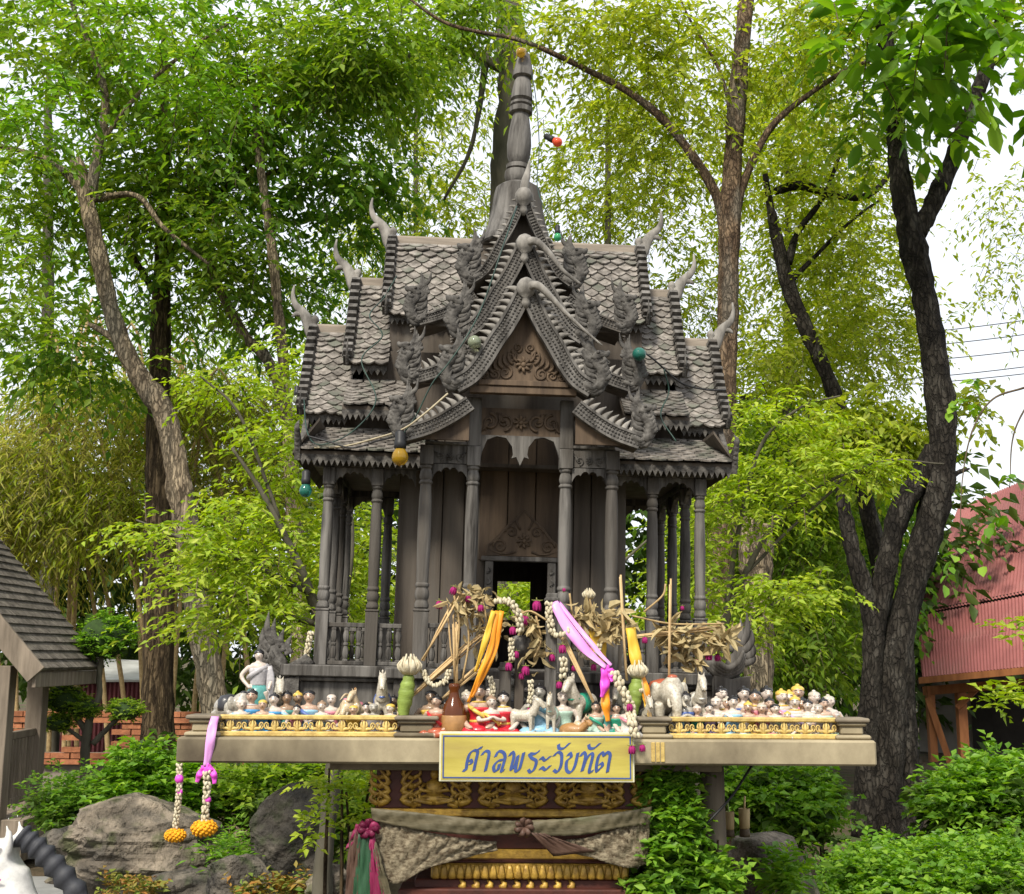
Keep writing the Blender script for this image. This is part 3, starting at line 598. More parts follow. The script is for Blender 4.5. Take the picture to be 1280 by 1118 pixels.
# --- newel posts of the stair and the flame-tailed naga wings at the base corners
for u, vt, vb, yy in ((632, 828, 930, 0.12), (690, 742, 930, 0.13)):
    p = W(u, vt, yy); l = SHI @ p; h = l.z - zb; b = MB(); b.box((l.x, l.y, zb + h / 2), (0.036, 0.036, h)); b.box((l.x, l.y, l.z - .02), (.046, .046, .012)); b.build('newel_post', m_wood, shrine, .003)
l = SHI @ W(650, 808, 0.14); MB().lathe([(.01, -.03), (.03, -.024), (.042, 0), (.034, .024), (.014, .034)], (l.x, l.y, l.z), 14).build('naga_head_knob', m_wood, shrine)
MB().box((l.x, l.y, (l.z + zb) / 2 - .01), (.03, .03, l.z - zb - .02)).build('newel_post', m_dark, shrine, .003)
def wing(s, uc):
    p = SHI @ W(uc, 845, 0.47); b = MB(); k = M_(.47); x, y, z = p
    def q(dx, dz, dy=0): return (x + s * dx * k, y + dy, z + dz * k)
    b.prism([(x - 22 * k, zb), (x + 22 * k, zb), (x + 22 * k, z), (x + s * 0, z - 4 * k), (x - 22 * k, z)], y - .02, y + .02)
    for j in range(4):
        b.horn([q(-34 + 5 * j, 22 - 2 * j, -.006 * j), q(-14 + 3 * j, 3 + 2 * j, -.006 * j), q(8, 6 + 4 * j, -.006 * j), q(20 - 2 * j, 22 + 3 * j, -.006 * j)], .024 - .004 * j, .004, 8, .7, 12)
    for j, (bx_, bz, tx, tz) in enumerate(((18, 22, 27, 42), (15, 30, 26, 58), (11, 36, 20, 78), (4, 34, 12, 70), (-2, 30, 0, 58), (-8, 26, -10, 50), (16, 16, 28, 28))):
        b.horn([q(bx_, bz), q((bx_ + tx) / 2 + 5, (bz + tz) / 2 - 2), q(tx, tz)], .017, .001, 7, .5, 9)
    b.horn([q(2, 10), q(10, 28), q(6, 46)], .030, .006, 8, .5, 9)
    b.build('naga_tail_wing', m_woodx if s < 0 else m_wood, shrine)
wing(1, 914); wing(-1, 352)
# ------------------------------------------------------------------ masonry offering platform on its pedestal
plat = empty('offering_platform', (0, 0, 0), 'wide tan concrete offering platform with low gold railings on a carved pedestal', 'platform')
xl, xr = W(220, 940, 0).x, W(1096, 940, 0).x
zs0, zs1 = W(658, 956, 0).z, Z_SLAB
MB().bx(xl, xr, 0, 1.78, zs0, zs1 - 0.0).build('slab', m_conc, plat, 0.006)
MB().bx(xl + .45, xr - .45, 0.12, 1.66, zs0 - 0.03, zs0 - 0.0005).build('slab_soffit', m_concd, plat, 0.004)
def mpost(u0, u1, y0, y1, v0=896):
    a, c = W(u0, 910, y0).x, W(u1, 910, y0).x; h = W(658, v0, y0).z - Z_SLAB; d = 0.014; b = MB()
    b.bx(a - .012, c + .012, y0 - .012, y1 + .012, zs1 + .0005, zs1 + h * .22); b.bx(a + d * .5, c - d * .5, y0 + d * .5, y1 - d * .5, zs1 + h * .2205, zs1 + h * .62)
    b.bx(a - .002, c + .002, y0 - .002, y1 + .002, zs1 + h * .6205, zs1 + h * .80); b.build('railing_pier', m_conc, plat, 0.005)
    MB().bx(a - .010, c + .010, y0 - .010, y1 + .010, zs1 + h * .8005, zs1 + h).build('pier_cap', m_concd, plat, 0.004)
YR = 0.035
for u0, u1 in ((236, 271), (497, 544), (800, 836), (1049, 1083)): mpost(u0, u1, YR, YR + .085)
for u0, u1 in ((268, 303), (1010, 1042)): mpost(u0, u1, 1.55, 1.63, 886)
orn = MB()
for s in (-1, 1):
    orn.horn([(0, 0, .004), (s * .012, -.003, .010), (s * .026, -.002, .010), (s * .030, 0, .022)], .0052, .001, 6, .7, 8)
    orn.horn([(0, 0, .010), (s * .010, -.003, .020), (s * .006, -.002, .034)], .0050, .001, 6, .7, 7)
    orn.tube([(s * .030 + .007 * math.cos(t), 0, .018 + .009 * math.sin(t)) for t in np.linspace(0, 6.28, 12)], .0026, 5)
orn.horn([(0, -.002, .002), (0, -.005, .018), (0, -.001, .040)], .007, .002, 6, .7, 7)
orn_me = orn.mesh('filigree'); orn_me.materials.append(m_goldl)
for u0, u1 in ((272, 496), (837, 1048)):
    a, c = W(u0, 910, YR).x, W(u1, 910, YR).x; zt = W(658, 900, YR).z
    rl = MB().bx(a, c, YR + .012, YR + .040, zt - .004, zt + .010).build('railing', m_goldl, plat, .003)
    MB().bx(a, c, YR + .008, YR + .048, zs1 + .0005, zs1 + .016).build('railing_base', m_goldl, rl, .003)
    n = 8; w = (c - a) / n
    for i in range(n):
        obj_from('filigree', orn_me, rl, Matrix.Translation((a + w * (i + .5), YR + .022, zs1 + .014)) @ Matrix.Diagonal((w / .078, 1, (zt - zs1 - .014) / .040, 1)))
for y0, y1, s in ((YR + .1, 1.55, -1), (YR + .1, 1.55, 1)):
    x = (xl + .06) if s < 0 else (xr - .06)
    MB().bx(x - .012, x + .012, y0, y1, zs1 + .048, zs1 + .062).build('side_rail', m_goldl, plat, .003); MB().bx(x - .016, x + .016, y0, y1, zs1 + .0005, zs1 + .016).build('side_rail_base', m_goldl, plat, .003)
for k in range(3):
    a = W(814 + 6 * k, 940, 0).x; MB().bx(a, a + .0115, -.004, .01, zs0 + .010, zs1 - .008).build('gold_stripe', m_goldl, plat, .001)
# pedestal
yp = 0.16
def pb(u0, u1, v0, v1, y0, name, m, bev=.004):
    a, c = W(u0, 1000, y0).x, W(u1, 1000, y0).x; z1, z0 = W(658, v0, y0).z, (W(658, v1, y0).z if v1 else 0.0)
    return MB().bx(a, c, y0, 1.5 - (y0 - yp), z0, z1).build(name, m, plat, bev)
a_, c_ = W(470, 1000, yp).x, W(806, 1000, yp).x
MB().bx(a_, c_, yp, 1.5, W(658, 1012, yp).z, zs0 - .0305).build('pedestal_frieze', m_maroon, plat, .004)
pb(466, 812, 1012.2, 1022, yp - .02, 'pedestal_cornice', m_gold); pb(485, 792, 1022.3, 1062, yp + .03, 'pedestal_neck', m_maroon)
pb(520, 770, 1062.3, 1075, yp + .02, 'gold_moulding', m_gold); pb(505, 786, 1075.3, 1080, yp, 'maroon_fillet', m_maroon)
lb = pb(540, 785, 1080.3, 1099, yp - .015, 'lotus_band', m_gold); pb(520, 800, 1099.3, 1112, yp, 'pedestal_step', m_maroon)
pb(500, 815, 1112.3, None, yp - .04, 'pedestal_foot', m_maroon)
pt = MB().horn([(0, 0, -.022), (0, -.004, -.008), (0, -.002, .020)], .012, .006, 6, .32, 6, (0, 1, 0)); pt_me = pt.mesh('lotus_petal'); pt_me.materials.append(m_gold)
za = (W(658, 1080, yp - .015).z + W(658, 1099, yp - .015).z) / 2; x0, x1 = W(546, 1000, yp - .015).x, W(780, 1000, yp - .015).x
for i in range(24): obj_from('lotus_petal', pt_me, lb, Matrix.Translation((x0 + (x1 - x0) * i / 23, yp - .016, za)))
b = MB()
for i in range(9):
    x = W(575 + 17 * i, 1105, yp).x; b.horn([(x, yp - .002, W(658, 1111, yp).z), (x + .012, yp - .008, W(658, 1106, yp).z), (x, yp - .002, W(658, 1100, yp).z)], .011, .003, 6, .6, 6)
tag(b.build('gold_scroll_row', m_gold, plat), kind='stuff')
# gold relief: three seated deities between flame scrolls
zf = W(658, 1008, yp).z; kp = M_(yp)
dv = MB()
dv.ell((0, -.004, 8 * kp), (20 * kp, .016, 7 * kp), 12, 6); dv.lathe([(9 * kp, 10 * kp), (10 * kp, 16 * kp), (12 * kp, 26 * kp), (6 * kp, 30 * kp), (3.4 * kp, 32 * kp)], (0, 0, 0), 10, 1, .7)
dv.ell((0, -.006, 37 * kp), (5.4 * kp, .013, 6 * kp), 10, 6); dv.lathe([(6.5 * kp, 42 * kp), (5 * kp, 45 * kp), (3 * kp, 49 * kp), (.6 * kp, 57 * kp)], (0, 0, 0), 8, 1, .7)
for s in (-1, 1):
    dv.tube([(s * 11 * kp, -.004, 26 * kp), (s * 17 * kp, -.010, 19 * kp), (s * 2 * kp, -.018, 17 * kp)], [3.2 * kp, 2.8 * kp, 2 * kp], 6)
    dv.tube([(s * 4 * kp, -.008, 9 * kp), (s * 22 * kp, -.012, 7 * kp), (s * 2 * kp, -.018, 4 * kp)], [4 * kp, 4 * kp, 2.4 * kp], 6)
    dv.horn([(s * 16 * kp, 0, 2 * kp), (s * 28 * kp, 0, 0), (s * 22 * kp, 0, -2 * kp)], 3 * kp, .001)
dv_me = dv.mesh('deity_relief'); dv_me.materials.append(m_gold)
fl = MB()
for j, (bz, tz, r) in enumerate(((2, 20, 4.6), (12, 32, 4.2), (22, 46, 3.8), (32, 57, 3.2))):
    fl.horn([(3 * kp, 0, bz * kp), (-9 * kp, -.005, (bz + 5) * kp), (-4 * kp, -.007, (bz * .4 + tz * .6) * kp), (5 * kp, 0, tz * kp)], r * kp, .001, 6, .6, 9)
    fl.horn([(3 * kp, 0, bz * kp), (12 * kp, -.005, (bz + 6) * kp), (8 * kp, 0, (bz + 15) * kp)], r * .8 * kp, .001, 6, .6, 7)
fl.tube(spiral(0, 8 * kp, 8 * kp, 1.4, 0, -.004), .0042, 5)
fl_me = fl.mesh('flame_scroll'); fl_me.materials.append(m_gold)
for u in (543, 641, 736): obj_from('deity_relief', dv_me, plat, Matrix.Translation((W(u, 1000, yp).x, yp - .002, zf)))
for u, s in ((513, 1), (577, -1), (610, 1), (672, -1), (706, 1), (768, -1), (476, -1), (801, 1)): obj_from('flame_scroll', fl_me, plat, Matrix.Translation((W(u, 1000, yp).x, yp - .002, zf)) @ Matrix.Diagonal((s, 1, 1, 1)))
# support posts under the slab ends
m_post = mat('grey_brown_post', (0.20, 0.165, 0.125), (0.11, 0.09, 0.068), 14, (1, 1, .1), .85, .6, 60)
for x, y in ((W(891, 1000, .28).x, .28),):
    MB().tube(bez([(x, y, -.02), (x + .004, y, .6), (x, y, zs0 - .029)], 9), [.045, .043, .044, .042, .041, .042, .041, .040, .040], 14, jit=.06, rnd=rs).build('support_post', m_post, plat)

# ------------------------------------------------------------------ cloths tied round the pedestal
def sheet(top, bot, nu, nv, mat_, name, parent, folds=6, amp=.012, th=.003, sag=0.0, rnd=None):
    T, B = bez(top, nu), bez(bot, nu); V = []; F = []
    for j in range(nv):
        t = j / (nv - 1)
        for i in range(nu):
            p = T[i] * (1 - t) + B[i] * t; f = math.sin(i / (nu - 1) * folds * 2 * math.pi + 2.2 * t) * amp * (0.35 + .65 * math.sin(math.pi * min(1, t + .25))) + amp * .5 * math.sin(i * 1.7 + j * .9)
            V.append((p[0], p[1] - abs(f) - .002, p[2] - sag * math.sin(math.pi * i / (nu - 1)) * t))
    for j in range(nv - 1):
        for i in range(nu - 1): F.append((j * nu + i, j * nu + i + 1, (j + 1) * nu + i + 1, (j + 1) * nu + i))
    o = MB().add(V, F, True).build(name, mat_, parent); sd = o.modifiers.new('solid', 'SOLIDIFY'); sd.thickness = th; return o
m_lace = mat('frayed_grey_cloth', (0.30, 0.255, 0.175), (0.10, 0.075, 0.048), 55, (1, 1, 2.2), .9, .9, 200, .1, 0, .38, .62, dist=.006)
m_olive = mat('faded_olive_satin', (0.125, 0.105, 0.062), (0.055, 0.048, 0.026), 12, (.5, 1, 3), .6, .3, 60, .3, c3=(0.045, 0.085, 0.03), s3=3)
m_gcl = mat('dark_green_satin', (0.03, 0.10, 0.045), (0.015, 0.045, 0.022), 14, (1, 1, .3), .5, .3, 60, .4)
m_mag = mat('magenta_satin', (0.26, 0.02, 0.085), (0.14, 0.010, 0.04), 14, (1, 1, .3), .5, .3, 60, .4)
m_mbr = mat('brown_satin', (0.12, 0.07, 0.05), (0.06, 0.032, 0.022), 14, (1, 1, .3), .55, .3, 60, .3)
Yc = yp - .05
def w3(*a): return [tuple(W(u, v, y)) for u, v, y in a]
lace = empty('lace_cloth', W(640, 1060, Yc), 'frayed grey brown lace cloth swagged in two bunches round the carved pedestal', 'cloth')
for o in (sheet(w3((466, 1022, Yc), (520, 1036, Yc - .02), (570, 1046, Yc - .02), (620, 1052, Yc)), w3((470, 1092, Yc), (498, 1104, Yc - .015), (538, 1084, Yc - .02), (622, 1062, Yc)), 44, 14, m_lace, 'swag', None, 7, .014),
          sheet(w3((692, 1052, Yc), (735, 1046, Yc - .02), (780, 1032, Yc - .02), (812, 1020, Yc)), w3((694, 1060, Yc), (740, 1072, Yc - .02), (782, 1084, Yc - .015), (809, 1080, Yc)), 40, 14, m_lace, 'swag', None, 7, .014)):
    o.parent = lace; o.matrix_parent_inverse = Matrix.Translation(-lace.location)
sash = empty('olive_sash', W(655, 1036, Yc), 'faded olive satin sash knotted round the pedestal above the lace cloth', 'cloth')
for nm, o in (('band', sheet(w3((464, 1010, Yc - .02), (530, 1016, Yc - .04), (600, 1024, Yc - .04), (652, 1026, Yc - .04)), w3((466, 1026, Yc - .02), (530, 1038, Yc - .04), (600, 1044, Yc - .04), (652, 1042, Yc - .04)), 40, 8, m_olive, 'band', None, 1, .010)),
          ('band', sheet(w3((658, 1026, Yc - .04), (720, 1022, Yc - .04), (780, 1014, Yc - .04), (814, 1008, Yc - .02)), w3((658, 1044, Yc - .04), (720, 1044, Yc - .04), (780, 1034, Yc - .04), (812, 1030, Yc - .02)), 40, 8, m_olive, 'band', None, 1, .010)),
          ('loose_end', sheet(w3((662, 1040, Yc - .045), (680, 1042, Yc - .045)), w3((692, 1070, Yc - .03), (745, 1064, Yc - .03)), 12, 8, m_mbr, 'loose_end', None, 1, .006))):
    o.parent = sash; o.matrix_parent_inverse = Matrix.Translation(-sash.location)
b = MB()
for k in range(9): a = k * .9; b.horn([tuple(W(655, 1034, Yc - .04)), tuple(W(655 + 9 * math.cos(a), 1034 + 9 * math.sin(a), Yc - .062)), tuple(W(655 + 13 * math.cos(a + .5), 1036 + 11 * math.sin(a + .5), Yc - .04))], .009, .003, 7, .6, 7)
o = b.build('knot', m_mbr, sash); o.matrix_parent_inverse = Matrix.Translation(-sash.location)
ctie = empty('coloured_sash_tail', W(462, 1040, Yc), 'green and magenta satin sash ends hanging at the pedestal corner', 'cloth')
for nm, mm, tp, bt in (('magenta_fold', m_mag, ((446, 1030), (466, 1030)), ((432, 1062), (456, 1046))), ('brown_fold', m_mbr, ((438, 1040), (452, 1034)), ((430, 1140), (446, 1150))), ('green_fold', m_gcl, ((448, 1042), (464, 1038)), ((438, 1160), (466, 1165))), ('magenta_fold', m_mag, ((462, 1050), (468, 1040)), ((464, 1160), (486, 1150))), ('olive_fold', m_olive, ((466, 1062), (470, 1050)), ((484, 1150), (496, 1140)))):
    o = sheet(w3(*[(u, v, Yc - .03) for u, v in tp]), w3(*[(u, v, Yc - .03) for u, v in bt]), 12, 16, mm, nm, None, 1.5, .010); o.parent = ctie; o.matrix_parent_inverse = Matrix.Translation(-ctie.location)
b = MB()
for k in range(7): a = k * .95; b.horn([tuple(W(460, 1036, Yc - .03)), tuple(W(460 + 9 * math.cos(a), 1036 + 9 * math.sin(a), Yc - .052)), tuple(W(460 + 15 * math.cos(a + .5), 1037 + 11 * math.sin(a + .5), Yc - .03))], .011, .004, 7, .6, 7); o = b.build('knot', m_mag, ctie); o.matrix_parent_inverse = Matrix.Translation(-ctie.location)

# ------------------------------------------------------------------ name board
m_sy = mat('sign_yellow', (0.47, 0.40, 0.085), (0.34, 0.28, 0.05), 6, (.5, 1, 3), .5, .1, 40, .4, c3=(0.34, 0.27, 0.07), s3=5, c3lo=.5, c3hi=.66)
m_scr = mat('sign_cream_edge', (0.62, 0.60, 0.44), (0.48, 0.46, 0.32), 10, rough=.6, bump=.1)
m_sb = mat('sign_blue_paint', (0.045, 0.085, 0.27), (0.035, 0.06, 0.19), 30, rough=.5, bump=.1)
ys = -0.022
sp = W(671, 978, ys); sign = empty('name_board', sp, 'yellow board with blue Thai lettering and blue border on the platform front', 'sign')
ks = M_(ys) * 1.0
sw, shh = 237 * ks, 59 * ks
MB().bx(-sw / 2, sw / 2, 0, .016, 0, shh).build('board', m_scr, sign, .002)
MB().bx(-sw / 2 + .006, sw / 2 - .006, -.0018, .004, .006, shh - .006).build('face', m_sy, sign)
b = MB(); q = .0105
b.bx(-sw / 2 + q, sw / 2 - q, -.0032, 0, shh - q - .004, shh - q); b.bx(-sw / 2 + q, sw / 2 - q, -.0032, 0, q, q + .004)
b.bx(-sw / 2 + q, -sw / 2 + q + .004, -.0032, 0, q + .0041, shh - q - .0041); b.bx(sw / 2 - q - .004, sw / 2 - q, -.0032, 0, q + .0041, shh - q - .0041)
tag(b.build('border', m_sb, sign), kind='stuff')
ST_ = [[(182, 270), (200, 266), (208, 215), (222, 172), (246, 152), (270, 158), (262, 205), (248, 272)], [(214, 222), (228, 208), (236, 222), (222, 236)], [(262, 156), (280, 140), (297, 134)],
       [(296, 180), (316, 156), (340, 164), (332, 215), (318, 274)],
       [(378, 190), (398, 156), (428, 164), (438, 192), (426, 240), (416, 274), (434, 266)], [(426, 206), (394, 214), (370, 244), (374, 272), (394, 264), (404, 230)],
       [(464, 184), (482, 160), (492, 184), (474, 262), (498, 238), (516, 182), (502, 268), (524, 262), (540, 210), (552, 162)],
       [(648, 152), (620, 170), (588, 170), (600, 194), (628, 214), (614, 262), (592, 278), (580, 262)],
       [(650, 206), (664, 192), (682, 208), (716, 182)], [(650, 264), (664, 250), (684, 264), (714, 238)],
       [(734, 184), (758, 160), (782, 174), (778, 238), (756, 276), (734, 264)],
       [(764, 112), (768, 136), (796, 136), (832, 104)],
       [(818, 182), (834, 164), (840, 188), (814, 212), (812, 262), (836, 278), (862, 242), (882, 162)],
       [(898, 184), (916, 160), (928, 184), (906, 272), (930, 206), (958, 168), (972, 180), (950, 272), (974, 268)],
       [(948, 112), (954, 134), (982, 134), (1018, 104)],
       [(1012, 236), (1026, 222), (1030, 240), (1008, 262), (996, 272), (994, 240), (1008, 182), (1030, 160), (1042, 178), (1058, 158), (1078, 172), (1070, 220), (1060, 276)]]
def pen(b, pts, y0, y1):
    P = bez([((x - 632.0) * ks / 5.02, shh - (yv - 42) * ks / 5.02) for x, yv in pts], max(8, 7 * len(pts))); nib = np.array([.0034, .0025]); n = len(P)
    T = np.gradient(P, axis=0); T /= np.linalg.norm(T, axis=1)[:, None] + 1e-9; Nn = np.stack([-T[:, 1], T[:, 0]], 1); sg = np.sign(Nn @ nib)[:, None]; sg[sg == 0] = 1
    o = np.array([nib * s_[0] for s_ in sg]) * 0.9 + Nn * .0017
    A, Bq = P + o, P - o; V = [(a[0], y0 - 1.2e-5 * i, a[1]) for i, a in enumerate(A)] + [(c[0], y0 - 1.2e-5 * i, c[1]) for i, c in enumerate(Bq)] + [(a[0], y1, a[1]) for a in A] + [(c[0], y1, c[1]) for c in Bq]; F = []
    for i in range(n - 1): F += [(i, i + 1, n + i + 1, n + i), (i, 2 * n + i, 2 * n + i + 1, i + 1), (n + i, n + i + 1, 3 * n + i + 1, 3 * n + i)]
    b.add(V, F)
glyphs = [[0, 1, 2], [3], [4, 5], [6], [7], [8, 9], [10], [11], [12], [13], [14], [15]]
for gi_, g in enumerate(glyphs):
    b = MB()
    for j, k in enumerate(g): pen(b, ST_[k], -.0030 - .0002 * j, 0)
    b.build('letter', m_sb, sign)
# ------------------------------------------------------------------ figurines
def dmat(name, c, rough=.35, c2=None, coat=0.15): return mat(name, c, c2 or tuple(x * .72 for x in c), 30, rough=rough, bump=.15, fine=80, spec=.4, coat=coat)
m_skin = dmat('painted_skin', (0.48, 0.33, 0.245)); m_pale = dmat('pale_painted_skin', (0.60, 0.51, 0.44)); m_brn = dmat('brown_painted_skin', (0.30, 0.20, 0.13))
m_white = dmat('aged_white_glaze', (0.54, 0.50, 0.42), c2=(0.30, 0.265, 0.20)); m_cream = dmat('cream_plaster', (0.52, 0.42, 0.28), c2=(0.34, 0.26, 0.155)); m_grey = dmat('grey_glaze', (0.40, 0.38, 0.33), c2=(0.22, 0.2, 0.17))
m_hair = dmat('black_glaze', (0.015, 0.014, 0.015)); m_lbrown = dmat('ochre_brown_glaze', (0.36, 0.19, 0.07))
DRS = {'blue': (0.06, 0.28, 0.55), 'red': (0.55, 0.02, 0.035), 'green': (0.02, 0.26, 0.16), 'teal': (0.09, 0.30, 0.28), 'pink': (0.62, 0.22, 0.28), 'lilac': (0.42, 0.33, 0.58), 'white': (0.60, 0.58, 0.53), 'gold': (0.62, 0.42, 0.08), 'silver': (0.46, 0.44, 0.45), 'navy': (0.07, 0.12, 0.34), 'rust': (0.40, 0.10, 0.05), 'sky': (0.28, 0.50, 0.66), 'mint': (0.42, 0.58, 0.48), 'black': (0.03, 0.03, 0.035), 'orange': (0.70, 0.25, 0.03)}
DM = {k: dmat('glaze_' + k, v) for k, v in DRS.items()}
LIB = {}
def lib(key, fn):
    if key not in LIB: LIB[key] = fn()
    return LIB[key]
def meshof(b, rem=0):
    o = b.build('tmp', m_white, None, 0, rem); me = o.data; bpy.data.objects.remove(o); return me
def kneel_body(pose):
    b = MB()
    b.ell((0, .02, .13), (.25, .22, .13)); 
    for s in (-1, 1):
        b.tube([(s * .10, .02, .13), (s * .19, -.18, .09), (s * .06, -.25, .07)], [.11, .095, .07], 10); b.ell((s * .14, .16, .05), (.07, .12, .05))
    b.tube(bez([(0, .02, .12), (0, .015, .32), (0, 0, .50), (0, .01, .62), (0, .01, .66)], 10), list(np.interp(np.linspace(0, 1, 10), [0, .3, .62, .9, 1], [.17, .115, .165, .13, .06])), 12, .78)
    b.tube([(0, .01, .62), (0, 0, .74)], [.055, .05], 10); b.ell((0, -.008, .835), (.088, .10, .122), 14, 10); b.ell((0, -.108, .825), (.014, .018, .022), 6, 5)
    for s in (-1, 1):
        b.ell((s * .088, .005, .83), (.014, .022, .03), 6, 5)
        if pose == 0: pts = [(s * .16, .01, .585), (s * .25, .0, .40), (s * .17, -.17, .24), (s * .12, -.23, .20)]
        elif pose == 1: pts = [(s * .16, .01, .585), (s * .25, -.02, .42), (s * .10, -.18, .44), (s * .02, -.20, .50)]
        else: pts = [(s * .16, .01, .585), (s * .26, .04, .42), (s * .25, -.08, .26), (s * .20, -.14, .20)]
        b.tube(bez(pts, 9), list(np.linspace(.056, .038, 9)), 9); b.ell(pts[-1], (.04, .045, .032), 8, 6)
    return meshof(b, .018)
def kneel_dress():
    b = MB(); b.ell((0, .02, .135), (.27, .24, .135), 14, 8)
    for s in (-1, 1): b.tube([(s * .10, .02, .13), (s * .19, -.17, .095), (s * .08, -.25, .075)], [.125, .108, .082], 10)
    b.tube(bez([(0, .02, .16), (0, .015, .32), (0, 0, .48), (0, .005, .545)], 9), list(np.interp(np.linspace(0, 1, 9), [0, .45, .85, 1], [.185, .128, .18, .165])), 14, .80); return meshof(b)
def sash_mesh():
    b = MB(); b.tube(bez([(-.165, 0, .60), (-.06, -.15, .50), (.09, -.145, .38), (.14, -.06, .28), (.10, .10, .30), (-.06, .14, .46), (-.15, .06, .60)], 20), .034, 8, .45); return meshof(b)
def belt_mesh():
    b = MB(); b.lathe([(.135, .27), (.15, .285), (.15, .315), (.135, .33)], (0, .015, 0), 16, 1, .82); b.lathe([(.075, .655), (.11, .64), (.115, .66), (.07, .672)], (0, .005, 0), 14, 1, .9); return meshof(b)
def hair_mesh(bun):
    b = MB(); b.ell((0, .018, .893), (.100, .104, .080), 14, 9); b.ell((0, .05, .83), (.09, .075, .10), 12, 8)
    if bun: b.ell((0, .03, .972), (.034, .034, .034), 10, 7)
    return meshof(b)
def face_mesh():
    b = MB()
    for s in (-1, 1): b.ell((s * .036, -.095, .846), (.012, .006, .006), 6, 5); b.tube([(s * .016, -.101, .876), (s * .036, -.096, .884), (s * .058, -.082, .874)], .005, 5)
    b.ell((0, -.099, .782), (.022, .010, .008), 6, 5); return meshof(b)
def stand_body():
    b = MB()
    for s in (-1, 1): b.tube([(s * .05, 0, .02), (s * .055, 0, .25), (s * .055, 0, .50)], [.035, .05, .075], 10); b.ell((s * .05, -.03, .015), (.03, .06, .018))
    b.tube(bez([(0, 0, .46), (0, 0, .56), (0, 0, .64), (0, -.005, .75), (0, 0, .82), (0, 0, .85)], 12), list(np.interp(np.linspace(0, 1, 12), [0, .4, .7, .92, 1], [.10, .07, .095, .075, .03])), 12, .75)
    b.tube([(0, 0, .82), (0, -.002, .885)], [.030, .028], 10); b.ell((0, -.006, .93), (.046, .052, .064), 14, 10); b.ell((0, -.058, .925), (.008, .010, .012), 6, 5)
    b.tube(bez([(-.09, 0, .80), (-.175, .01, .68), (-.09, -.045, .55)], 8), list(np.linspace(.032, .021, 8)), 8); b.ell((-.085, -.05, .545), (.022, .024, .02))
    b.tube(bez([(.09, 0, .80), (.14, .0, .66), (.12, -.06, .54)], 8), list(np.linspace(.032, .021, 8)), 8); b.ell((.12, -.065, .53), (.022, .024, .02)); return meshof(b, .012)
def stand_skirt():
    b = MB(); b.lathe([(.085, .01), (.105, .02), (.095, .2), (.115, .42), (.11, .50), (.078, .58)], (0, 0, 0), 16, 1, .78); return meshof(b)
def stand_top():
    b = MB(); b.tube(bez([(0, 0, .565), (0, 0, .62), (0, -.004, .72), (0, 0, .775)], 8), list(np.interp(np.linspace(0, 1, 8), [0, .5, .85, 1], [.08, .088, .104, .094])), 14, .8)
    b.tube(bez([(.10, 0, .81), (.02, -.075, .76), (-.08, -.06, .68), (-.09, .03, .64), (.04, .07, .72), (.10, .02, .81)], 16), .030, 8, .5)
    b.horn([(.10, -.01, .80), (.13, -.02, .66), (.125, -.02, .50), (.12, -.02, .36)], .04, .03, 8, .4); return meshof(b)
def stand_hair():
    b = MB(); b.ell((0, .008, .960), (.054, .058, .046), 14, 9); b.ell((0, .02, .93), (.052, .045, .055), 12, 8); b.ell((0, .04, .985), (.03, .03, .028)); return meshof(b)
def stand_face():
    b = MB()
    for s in (-1, 1): b.ell((s * .019, -.049, .938), (.008, .005, .0045), 6, 5)
    b.ell((0, -.052, .902), (.011, .005, .004), 6, 5); return meshof(b)
def horse_body():
    b = MB()
    b.tube(bez([(0, .32, .56), (0, .18, .54), (0, -.05, .53), (0, -.22, .55)], 9), [.13, .155, .15, .14, .145, .15, .155, .15, .12], 12)
    b.tube(bez([(0, -.20, .58), (0, -.30, .74), (0, -.33, .88)], 8), list(np.linspace(.13, .075, 8)), 12)
    b.tube(bez([(0, -.31, .90), (0, -.40, .88), (0, -.50, .77), (0, -.53, .72)], 8), [.075, .085, .082, .074, .064, .056, .056, .05], 12)
    for s in (-1, 1):
        b.horn([(s * .045, -.31, .94), (s * .055, -.31, 1.0), (s * .04, -.325, 1.06)], .026, .004, 7, .6, 6)
        b.tube([(s * .08, -.19, .50), (s * .085, -.20, .27), (s * .085, -.20, .03)], [.065, .042, .042], 9); b.tube([(s * .09, .24, .50), (s * .095, .27, .28), (s * .095, .23, .03)], [.08, .044, .042], 9)
        for y in (-.21, .22): b.lathe([(.05, 0), (.046, .05)], (s * .088, y, 0), 9)
    b.horn([(0, .36, .60), (0, .46, .52), (0, .46, .25)], .05, .015); return meshof(b, .02)
def horse_mane():
    b = MB()
    for k in range(7): t = k / 6; b.ell((0, -.27 - .03 * t + .03, .66 + .33 * t), (.022, .05, .045), 8, 5)
    for s in (-1, 1): b.ell((s * .062, -.43, .88), (.014, .018, .014), 7, 5); b.ell((s * .03, -.555, .735), (.012, .012, .014), 6, 4)
    return meshof(b)
def horse_saddle():
    b = MB(); b.tube([(0, -.10, .535), (0, .02, .53), (0, .14, .54)], [.160, .172, .165], 14); b.tube(bez([(-.11, -.24, .62), (0, -.36, .60), (.11, -.24, .62)], 9), .018, 6); return meshof(b)
